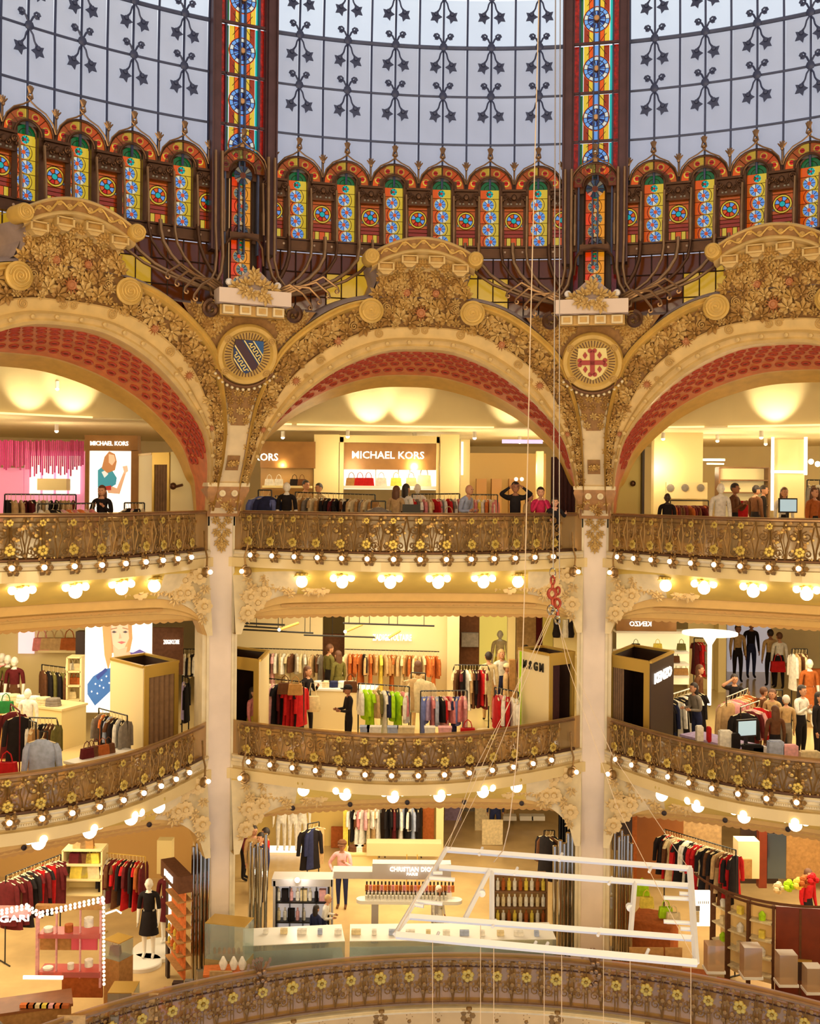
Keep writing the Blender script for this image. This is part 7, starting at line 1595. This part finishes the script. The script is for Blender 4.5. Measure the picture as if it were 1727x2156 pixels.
for k in range(16):
    px = 560 + k * 38; m = MB(); m.box((0, 0, .05), (.1 + .05 * (k % 3), .1, .1)); solo('carton', m.mesh('carton', C_(['white', 'cream', 'white', 'sky'][k % 4]), False), '%s carton, %s along the long glass counter' % (['white', 'cream', 'white', 'pale blue'][k % 4], ORD[k]), 'carton', ondx(px, 23.55, Z0 + 1.0), 'cartons on the long glass counter')
glass_case('glass showcase on a gold base at the foot of the left pillar', xy(440, 22.5), xy(524, 22.3), 1.62, .5, base=.55, body=mat('pale_gold_base', (196, 176, 120), .35, metal=.4))
m = MB(); 
for k in range(6): m.lathe([(.03, 0), (.03, .1), (.015, .12), (0, .14)], 6, T(.1 * k, 0, 0))
solo('perfume_row', m.mesh('perfume_row', C_('tan')), 'row of small amber flasks inside the gold based showcase', 'bottle', ondx(452, 22.7, Z0 + .92))
for k, px in enumerate((470, 492, 510)): m = MB(); loops(m, [(.05, .05, 0), (.09, .05, .12), (.02, .02, .26)], 8); solo('white_bag', m.mesh('white_bag', C_('white')), 'white paper cone, %s from the left at the foot of the showcase' % ORD[k], 'paper', ondx(px, 22.0, Z0 + .9))
counter('orange low counter carrying paper cones below the showcase', xy(440, 21.8), xy(520, 21.9), Z0, .88, .4, C_('rust'), C_('orange'))
# ---- left bay
g = thing('back_wall', 'beige back wall of the left bay, lowest floor', 'shop wall', at(150, 1850, 27)); ppart('wall', g, -60, 1740, 420, 1860, 29.6, .1, mat('tan_back_wall', (198, 156, 92), .6)); ppart('lit_ledge', g, 330, 1770, 362, 1840, 28, .3, SHOPC)
rack(ondx(12, 24.2, Z0 + 1.95), ondx(128, 25.2, Z0 + 2.1), Z0, 15, ['coat', 'dress', 'trousers'], ['maroon', 'maroon', 'brown', 'maroon', 'black', 'brown', 'black', 'maroon', 'red', 'maroon', 'black', 'red', 'maroon'], 'dark red rail under the left lamps', 44, sc_=1.1, turn=.4)
g, zs = shelf_unit('white shelf unit with handbags in the left bay', 131, 1792, 214, 1885, 25.4, .5, 3, CREAMW, SHOPC, name='shelf_unit')
for k, (px, j, c) in enumerate(((168, 3, 'beige'), (184, 3, 'tan'), (160, 2, 'maroon'), (180, 2, 'brown'), (196, 2, 'yellow'), (168, 1, 'yellow'), (192, 1, 'cream'))): bag(ondx(px, 25.55, zs[j] + .02), c, '%s handbag, %s on the white shelf unit' % (c, ORD[k]), 1.15 if j > 1 else 1.6)
rack(ondx(216, 25.8, Z0 + 1.95), ondx(306, 25.4, Z0 + 2.0), Z0, 13, ['coat', 'dress', 'shirt'], ['black', 'white', 'brown', 'maroon', 'brown', 'red', 'black', 'red', 'maroon', 'black', 'red', 'rust', 'maroon'], 'brass rail of red and black clothes', 45, frame='brass', mt=GOLDEDGE, sc_=1.1)
mannequin(ondx(313, 24.4, Z0 + .1), 1.75, 'mannequin in a wide black coat on a white round platform', 'black', 'black', skirt='black'); mannequin(ondx(352, 25.2, Z0 + .1), 1.75, 'mannequin in a maroon coat half hidden by the dark display case', 'maroon', 'maroon', skirt='maroon')
for k, (px, d, r) in enumerate(((300, 24.2, .42), (335, 24.9, .6))): m = MB(); m.lathe([(r, 0), (r, .08), (r - .02, .1), (0, .1)], 28); solo('platform', m.mesh('platform', WHITEP), '%s round white platform under the left bay mannequins' % ['smaller', 'larger'][k], 'platform', ondx(px, d, Z0))
g = thing('display_case', 'tall dark display case with white lit strip, orange shelves and lit letters', 'display case', ondx(382, 23.4, Z0)); A, B = V((*xy(360, 23.7), 0)), V((*xy(398, 22.6), 0))
wallstrip(g, 'dark_post', A, A.lerp(B, .12), Z0, Z0 + 2.35, .06, DARK); wallstrip(g, 'lit_strip', A.lerp(B, .14), A.lerp(B, .3), Z0 + .7, Z0 + 2.2, .05, LEDW); wallstrip(g, 'back', A.lerp(B, .3), B, Z0 + .4, Z0 + 2.2, .04, C_('orange')); wallstrip(g, 'header', A, B, Z0 + 2.2, Z0 + 2.55, .3, C_('brown'))
for k in range(6): z = Z0 + .6 + k * .28; wallstrip(g, 'shelf', A.lerp(B, .3), B, z, z + .03, .3, C_('tan'))
yaw = atan2((B - A).y, (B - A).x); p = A.lerp(B, .5) + V((sin(yaw), -cos(yaw), 0)) * .17; p.z = Z0 + 2.38; part('lettering', text_mesh('BYMAN', .17, LETW, .01, .01), g, T(p) @ Matrix.Rotation(yaw, 4, 'Z') @ Matrix.Rotation(pi / 2, 4, 'X'), label='white lettering')
for k in range(8): m = MB(); m.lathe([(.03, 0), (.035, .1), (.015, .14), (0, .16)], 6); q = A.lerp(B, .4 + .15 * (k % 4)) + V((sin(yaw), -cos(yaw), 0)) * .1; solo('flask', m.mesh('flask', C_(['yellow', 'orange'][k % 2])), '%s flask, %s on the orange shelves of the tall case' % (['yellow', 'orange'][k % 2], ORD[k]), 'bottle', V((q.x, q.y, Z0 + .92 + .28 * (k // 4))))
# bulb-lit marquee stand
g = thing('marquee_stand', 'open pink shelf stand edged with rows of round bulbs and lit letters', 'display stand', ondx(150, 21.6, Z0)); BM = MB(); BM.sph((0, 0, 0), .032, 8, 6); BM = BM.mesh('bulb', mat('soft_lit_bulb', (255, 236, 206), .4, emit=1.6))
def bulbs(x0, y0, x1, y1, d0, d1, n):
    for i in range(n): t = i / (n - 1); part('bulb', BM, g, T(at(lerp(x0, x1, t), lerp(y0, y1, t), lerp(d0, d1, t))))
PINKT = glass('pink_tinted_acrylic', (236, 150, 150), .35, .08)
bulbs(218, 1893, 219, 2072, 21.6, 21.6, 21); bulbs(90, 1927, 216, 1897, 21.6, 21.6, 14); bulbs(90, 1920, 216, 1890, 21.6, 21.6, 14); bulbs(4, 1924, 56, 1912, 20.8, 21.0, 6); bulbs(4, 1917, 56, 1905, 20.8, 21.0, 6); bulbs(60, 1908, 84, 1922, 21.0, 21.5, 4); bulbs(62, 1916, 84, 1930, 21.0, 21.5, 4)
for x0, y0, x1, y1 in ((74, 1905, 82, 2060), (116, 1915, 120, 2050), (166, 1902, 170, 2060), (208, 1890, 214, 2080)): ppart('post', g, x0, y0, x1, y1, 21.75, .06, C_('rose'))
for y0, y1 in ((1962, 1968), (2042, 2050)): ppart('shelf', g, 80, y0 + 6, 210, y1 + 8, 21.7, .4, PINKT)
ppart('sign_beam', g, -30, 1913, 60, 1932, 21.0, .15, C_('rose')); letters(g, 'BVLGARI', 7, 1936, 20.85, 13, wpx=104, yaw=.16); ppart('top_beam', g, 74, 1908, 214, 1915, 21.7, .12, C_('tan')); ppart('panel', g, 84, 1968, 165, 2000, 21.9, .03, C_('tan')); ppart('pink_panel', g, 150, 1975, 205, 2000, 21.85, .03, mat('hot_pink_panel', (220, 90, 110), .5)); ppart('base_panel', g, 130, 2050, 216, 2100, 21.8, .05, C_('rust'))
for k, (x, y, w, h) in enumerate(((93, 1952, 20, 16), (136, 1946, 18, 16), (178, 1932, 20, 18), (92, 2036, 22, 20), (140, 2028, 14, 12), (178, 2020, 18, 14))):
    s_ = 21.8 / F_PX; m = MB(); m.lathe([(w * s_ / 2, 0), (w * s_ / 2, h * s_), (w * s_ * .3, h * s_ * 1.05), (0, h * s_ * 1.05)], 12); solo('white_tin', m.mesh('white_tin', C_('white' if k != 1 else 'rust')), '%s round tin, %s on the bulb edged stand' % ('white' if k != 1 else 'rust', ORD[k]), 'tin', at(x + 9, y + h, 21.85))
glass_case('glass topped pedestal with a brown bag right of the bulb edged stand', xy(228, 22.4), xy(260, 22.2), 1.3, .4, base=.72, body=C_('tan')); bag(ondx(243, 22.5, Z0 + .96), 'brown', 'brown handbag inside the glass topped pedestal', .9)
g = thing('bracket_light', 'small white bracket light right of the bulb column', 'light', at(240, 1925, 21.8)); m = MB(); m.tube([at(222, 1924, 21.7), at(245, 1916, 21.7), at(256, 1923, 21.7)], .02, 6); part('tube', m.mesh('tube', LEDW), g, Matrix())
glass_case('round ended pink glass table with white rim by the bulb stand', xy(236, 20.9), xy(290, 20.9), .9, .5, base=.6, body=PINKT)
g = counter('wooden table with small orange goods at the bottom left', xy(-20, 19.9), xy(160, 20.4), Z0, .95, .6, C_('tan'), WOOD)
for k in range(7): m = MB(); m.box((0, 0, .03), (.16, .1, .06)); solo('small_box', m.mesh('small_box', C_(['orange', 'rust', 'cream', 'yellow', 'rose', 'orange', 'rust'][k]), False), '%s small box, %s on the bottom left wooden table' % (['orange', 'rust', 'cream', 'yellow', 'rose', 'orange', 'rust'][k], ORD[k]), 'box', ondx(52 + k * 14, 20.2, Z0 + .96))
panel('light_strip', 'slanted white strip light above the bottom left table', 'light', 48, 2056, 132, 2062, 20.6, .04, LEDW)
person(ondx(16, 19.6, Z0), 1.25, 'person in a dark grey top bending over the bottom left table', 'grey', 'black', HAIRD, rz=-1.0, lean=.5, arms=('front', 'front'))
for k, (x, d, w, h) in enumerate(((150, 19.6, .5, .55), (305, 20.6, .5, .5), (465, 21.8, .45, .4))): m = MB(); m.box((0, 0, h / 2), (w, .04, h)); m.box((0, .1, .02), (w, .25, .04)); solo('beige_stand', m.mesh('beige_stand', C_('beige'), False), 'flat beige panel, %s from the left behind the round rail' % ORD[k], 'panel', ondx(x, d, Z0 + .55))
for k, (x, d) in enumerate(((66, 18.9), (226, 19.9), (385, 21.4))):
    c = counter('low red brown plinth, %s from the left behind the round rail' % ORD[k], xy(x - 28, d), xy(x + 28, d + .1), Z0, .62, .4, C_('maroon'), C_('rust')); m = MB(); m.box((-.1, 0, .1), (.2, .15, .2)); m.box((.12, 0, .12), (.16, .1, .24), None, 1); solo('boxes', m.mesh('boxes', [DARK, C_('grey')], False), 'dark and grey cartons on the red brown plinth, %s from the left' % ORD[k], 'carton', ondx(x, d + .2, Z0 + .62))
counter('orange ledge running behind the round rail at the left', xy(150, 19.4), xy(440, 21.7), Z0, .5, .5, C_('orange'), C_('orange'))
# ---- right bay
g = thing('back_wall', 'brown marble wall and dark rooms at the back of the right bay, lowest floor', 'shop wall', at(1450, 1850, 28)); ppart('brown_marble', g, 1340, 1690, 1440, 1850, 27, .1, mat('brown_marble', (150, 92, 50), .3, noise=.4, scale=1.5)); ppart('dark_door', g, 1290, 1690, 1332, 1790, 26.5, .1, DARK); ppart('copper_jamb', g, 1330, 1700, 1342, 1850, 26.6, .15, C_('rust')); ppart('hanging_strips', g, 1418, 1730, 1520, 1800, 29, .1, C_('beige')); ppart('dark_wall', g, 1560, 1740, 1640, 1860, 28, .1, DARK); ppart('blue_mirror', g, 1616, 1758, 1656, 1850, 27.6, .1, mat('blue_grey_mirror', (96, 110, 130), .1, metal=.8)); ppart('wood_pillar', g, 1598, 1740, 1616, 1870, 27.4, .2, REDWOOD); ppart('tan_wall', g, 1656, 1740, 1760, 1850, 29, .1, C_('tan'))
rack(at(1400, 1746, 26.0), at(1550, 1790, 23.9), Z0, 26, ['coat', 'dress', 'shirt'], ['black', 'red', 'black', 'brown', 'cream', 'beige', 'red', 'black', 'white', 'white', 'black', 'black', 'red', 'red', 'black', 'cream', 'black', 'black', 'brown', 'black', 'black', 'beige', 'brown'], 'long sloping rail of the right bay', 46, sc_=1.05)
panel('white_cabinet', 'white display cabinet with a tan lower niche, right bay', 'cabinet', 1554, 1772, 1600, 1850, 25.2, .4, SHOPW); m = MB(); pbox(m, 1556, 1810, 1584, 1850, 25.15, .05); solo('tan_niche', m.mesh('tan_niche', C_('tan'), False), 'tan panel set in the front of the white display cabinet', 'panel')
g = thing('curved_kiosk', 'round kiosk of brown framed shelves under two curved bronze rails', 'kiosk', ondx(1570, 22.9, Z0)); kc = ondx(1650, 24.6, Z0); KR = 1.75
for z, r in ((Z0 + 2.05, KR + .3), (Z0 + 1.85, KR)):
    m = MB(); m.tube([kc + V((r * sin(a), -r * cos(a), z - Z0)) for a in [-1.5 + 3.0 * i / 24 for i in range(25)]], .03, 6); part('curved_rail', m.mesh('curved_rail', C_('brown')), g, Matrix())
for i in range(9):
    a = -1.35 + i * .3
    p = kc + V((KR * sin(a), -KR * cos(a), 0)); m = MB(); m.box((0, 0, .95), (.05, .12, 1.9), up(p, a)); part('post', m.mesh('post', C_('brown'), False), g, Matrix())
    if i < 8 and i not in (3, 4):
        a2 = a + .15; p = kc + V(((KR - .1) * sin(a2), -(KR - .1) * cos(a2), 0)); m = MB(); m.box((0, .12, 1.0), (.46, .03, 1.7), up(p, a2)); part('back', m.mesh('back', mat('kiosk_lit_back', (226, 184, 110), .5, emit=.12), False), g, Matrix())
        for k in range(4): m = MB(); m.box((0, 0, .35 + k * .38), (.46, .26, .03), up(p, a2)); part('shelf', m.mesh('shelf', C_('cream'), False), g, Matrix())
        for k in range(1, 4):
            m = MB(); m.lathe([(.07, 0), (.08, .12), (.03, .18), (0, .2)], 8) if (i + k) % 2 else m.box((0, 0, .08), (.12, .1, .16)); cc = ['yellow', 'lime', 'cream', 'white'][(i + k) % 4]
            solo('scent_bottle', m.mesh('scent_bottle', C_(cc)), '%s scented bottle, %s bay and %s board of the round kiosk' % ({'lime': 'pale green'}.get(cc, cc), ORD[i], ORD[k]), 'bottle', up(p + V((0, 0, .365 + k * .38)), a2))
    elif i == 3:
        a2 = a + .3; p = kc + V(((KR + .02) * sin(a2), -(KR + .02) * cos(a2), 0)); m = MB(); m.box((0, 0, .95), (.98, .06, 1.95), up(p, a2)); part('mahogany_door', m.mesh('mahogany_door', REDWOOD, False), g, Matrix()); m = MB(); m.box((.05, -.04, .62), (.34, .02, .4), up(p, a2)); part('dark_opening', m.mesh('dark_opening', DARK, False), g, Matrix()); m = MB(); m.box((.05, -.06, .84), (.36, .04, .05), up(p, a2)); part('brass_ledge', m.mesh('brass_ledge', GOLDEDGE, False), g, Matrix())
m = MB(); m.lathe([(.16, 0), (.18, .1), (.06, .2), (.1, .34), (0, .4)], 10)
for k, (px, c) in enumerate(((1640, 'cream'), (1662, 'lime'), (1682, 'yellow'), (1694, 'rust'), (1712, 'red'))):
    me = MB()
    for q in range(6): me.sph((.08 * cos(q), .08 * sin(q * 1.7), .1 + .04 * (q % 3)), .07, 6, 4)
    me.lathe([(.06, 0), (.08, .08)], 8); solo('flower_pot', me.mesh('flower_pot', C_(c)), '%s bunch of flowers, %s from the left on top of the round kiosk' % ({'lime': 'green'}.get(c, c), ORD[k]), 'flowers', ondx(px, 24.2, Z0 + 1.72 + .05 * k))
person(ondx(1700, 25.8, Z0), 1.7, 'brown-haired shopper in red behind the flowers of the round kiosk', 'red', 'black', HAIRB, rz=.5, long_hair=True)
g = thing('white_sign', 'white lit sign panel with faint grey letters at the right end of the hanging frame', 'sign', at(1478, 1945, 24)); ppart('panel', g, 1461, 1876, 1496, 1950, 24, .06, LEDW); [ppart('faint_mark', g, x, 1898, x + 1, 1903, 23.97, .02, C_('grey')) for x in (1471, 1475, 1480, 1484, 1488, 1492)]; ppart('dark_corner', g, 1463, 1908, 1474, 1918, 23.97, .02, C_('grey')); ppart('lower_case', g, 1463, 1919, 1473, 1942, 23.97, .02, C_('cream'))
for k, (x, y0, y1, w) in enumerate(((1490, 1992, 2046, 36), (1567, 1996, 2058, 38), (1642, 2012, 2074, 38), (1700, 2040, 2090, 34))):
    d = 21.9 - .25 * k; h = (y1 - y0) * d / F_PX; m = MB(); m.box((0, .15, h / 2), (w * d / F_PX, .3, h)); g = thing('acrylic_box', 'clear bronze acrylic box, %s from the left on the copper counter' % ORD[k], 'box', at(x + w / 2, y1, d)); part('box', m.mesh('box', glass('bronze_acrylic', (214, 184, 150), .42, .1), False), g); m = MB(); m.box((0, .15, -.02), (w * d / F_PX + .04, .34, .05)); part('white_base', m.mesh('white_base', WHITEP, False), g)
counter('copper red counter along the round rail at the right', xy(1300, 22.6), xy(1500, 22.2), Z0, .62, .6, C_('rust'), C_('rust')); counter('copper red counter at the bottom right corner', xy(1505, 22.0), xy(1760, 20.8), Z0, .6, .6, C_('rust'), C_('rust'))
for k, (x, w) in enumerate(((1342, 34), (1378, 38), (1418, 36))): m = MB(); m.box((0, 0, .25), (w * 22.5 / F_PX, .05, .5)); solo('beige_stand', m.mesh('beige_stand', C_('tan'), False), 'tan upright panel, %s of three under the hanging frame' % ORD[k], 'panel', ondx(x, 22.7, Z0 + .62))
for k, (px, d, z, c) in enumerate(((1352, 25.4, .9, 'lime'), (1362, 25.2, .7, 'yellow'), (1402, 25.0, .55, 'lime'), (1418, 24.8, .5, 'cream'))): bag(ondx(px, d, Z0 + z + .3), c, '%s bag, %s from the left on the copper table behind the frame' % ({'lime': 'lime green'}.get(c, c), ORD[k]), 1.2)
counter('copper orange table under the lime green bags, right bay', xy(1338, 25.0), xy(1420, 24.6), Z0, .8, .8, C_('rust'), C_('rust'))
# ================================================================== HANGING WHITE FRAME, HOOKS AND ROPES
HD = 15.6; WM_ = mat('white_truss_paint', (232, 230, 232), .35)
def fp(px, py):                                  # the frame is a level-ish lattice; its far rail lies deeper than the near one
    return at(px, py, interp(py, [(1785, 16.6), (1830, 16.0), (1900, 15.4), (1985, 14.6), (2030, 14.2)]))
fr = thing('hanging_frame', 'large white tubular frame hung level across the hall by thin ropes', 'frame', fp(1150, 1930))
def bar(x0, y0, x1, y1, r, nm='rail', sq=True):
    m = MB(); m.tube([fp(x0, y0), fp(x1, y1)], r, 4 if sq else 8); part(nm, m.mesh(nm, WM_, not sq), fr, Matrix())
for x0, y0, x1, y1, r in ((941, 1789, 1457, 1829, .046), (925, 1826, 1457, 1866, .046), (862, 1930, 1462, 1976, .046), (834, 1969, 1468, 2028, .055)): bar(x0, y0, x1, y1, r)
for x0, y0, x1, y1, r in ((941, 1786, 832, 1968, .04), (1453, 1828, 1466, 2028, .045), (1031, 1832, 979, 1935, .04), (1036, 1836, 1036, 1942, .036), (1337, 1858, 1328, 1965, .036), (862, 1930, 832, 1968, .03)): bar(x0, y0, x1, y1, r, 'cross_tube')
for x0, y0, x1, y1 in ((912, 1838, 932, 1838), (904, 1848, 958, 1852), (876, 1897, 932, 1903), (872, 1904, 892, 1908), (1431, 1881, 1457, 1883), (1398, 1890, 1456, 1893), (1398, 1940, 1458, 1944), (1433, 1955, 1460, 1957)): bar(x0, y0, x1, y1, .03, 'stub', False)
for x, y in ((1012, 1794), (1180, 1806), (1086, 1836), (1370, 1830), (1285, 1856), (920, 1972), (1040, 1946), (1262, 1964), (1150, 1994), (1362, 2008), (1125, 1992)): bar(x - 3, y + 6, x + 4, y - 9, .022, 'clip', False)
for x, y in ((1015, 1880), (1326, 1910)): m = MB(); m.lathe([(.05, -.04), (.05, .04)], 10, T(fp(x, y)) @ Matrix.Rotation(pi / 2, 4, 'X')); part('pulley', m.mesh('pulley', WM_), fr, Matrix())
REDM = mat('red_hook_paint', (160, 62, 40), .4, metal=.2)
hd = 15.4; hk = thing('lifting_hooks', 'pair of red lifting hooks with steel shackles where the ropes meet', 'hook', at(1167, 1300, hd))
def ringp(cx, cy, rx, ry, r, mt, nm, n=14):
    m = MB(); m.tube([at(cx + rx * cos(2 * pi * i / n), cy + ry * sin(2 * pi * i / n), hd + .02 * sin(4 * pi * i / n)) for i in range(n)], r, 5, True); part(nm, m.mesh(nm, mt), hk, Matrix())
ringp(1164, 1222, 4, 9, .017, REDM, 'link'); ringp(1163, 1250, 8, 10, .026, REDM, 'ring'); ringp(1174, 1270, 6, 9, .022, REDM, 'ring'); ringp(1175, 1244, 4, 8, .017, REDM, 'link'); ringp(1160, 1284, 6, 9, .017, CHROME, 'shackle'); ringp(1168, 1288, 6, 6, .016, CHROME, 'shackle'); ringp(1174, 1305, 5, 8, .016, CHROME, 'shackle'); ringp(1164, 1206, 6, 10, .01, CHROME, 'loop')
for x0, y0, x1, y1 in ((1163, 1259, 1164, 1280), (1174, 1279, 1175, 1296), (1164, 1231, 1163, 1240)): m = MB(); m.rod(at(x0, y0, hd), at(x1, y1, hd), .022); part('shank', m.mesh('shank', REDM), hk, Matrix())
ROPE = mat('pale_rope', (206, 182, 154), .7); STEEL = mat('grey_steel_cable', (150, 140, 136), .4, metal=.4)
def rope(pts, label, r=.0045, mt=ROPE):
    m = MB(); m.tube(pts, r, 5); solo('rope', m.mesh('rope', mt), label, 'rope')
rope([at(1136, -60, 15), at(1134, 40, 15), at(1117, 700, 15), at(1106, 1200, 15), at(1100, 1400, 15), at(1088, 1600, 15), at(1072, 1740, 15.4), at(1060, 1790, 16), fp(1040, 1815)], 'long white rope falling from the dome to the frame, leftmost of the verticals', .008)
rope([at(1170, -60, hd), at(1168, 600, hd), at(1165, 1195, hd)], 'grey cable from the dome down to the red hooks', .009, STEEL); rope([at(1180, -60, hd), at(1178, 700, hd), at(1178, 1218, hd)], 'second grey cable just right of the hook cable', .008, STEEL)
rope([at(1158, 1292, hd), at(1093, 1440, hd), at(1000, 1620, hd + .4), fp(941, 1788)], 'rope from the hooks to the far left corner of the frame'); rope([at(1162, 1300, hd), at(1120, 1400, hd), at(1040, 1600, hd + .2), fp(946, 1790)], 'rope running just right of it to the far left corner')
rope([at(1176, 1312, hd), at(1205, 1400, hd), at(1290, 1590, hd), fp(1450, 1828)], 'rope from the hooks to the far right corner of the frame'); rope([at(1177, 1314, hd), at(1195, 1400, hd - .1), at(1300, 1700, hd - .5), fp(1462, 2020)], 'rope from the hooks to the near right corner of the frame'); rope([at(1160, 1300, hd), at(1090, 1440, hd - .1), at(960, 1740, hd - .6), fp(836, 1966)], 'rope from the hooks to the near left corner of the frame')
for k, px in enumerate((911, 1012, 1040, 1146, 1183, 1271, 1327, 1455)):
    py = lerp(1969, 2028, (px - 834) / 634) if k not in (1, 5) else 1880
    rope([fp(px, max(py, 1940)), at(px, 2240, 14.4)], 'thin rope hanging down from the frame, %s from the left' % ORD[k], .005)
build_people()
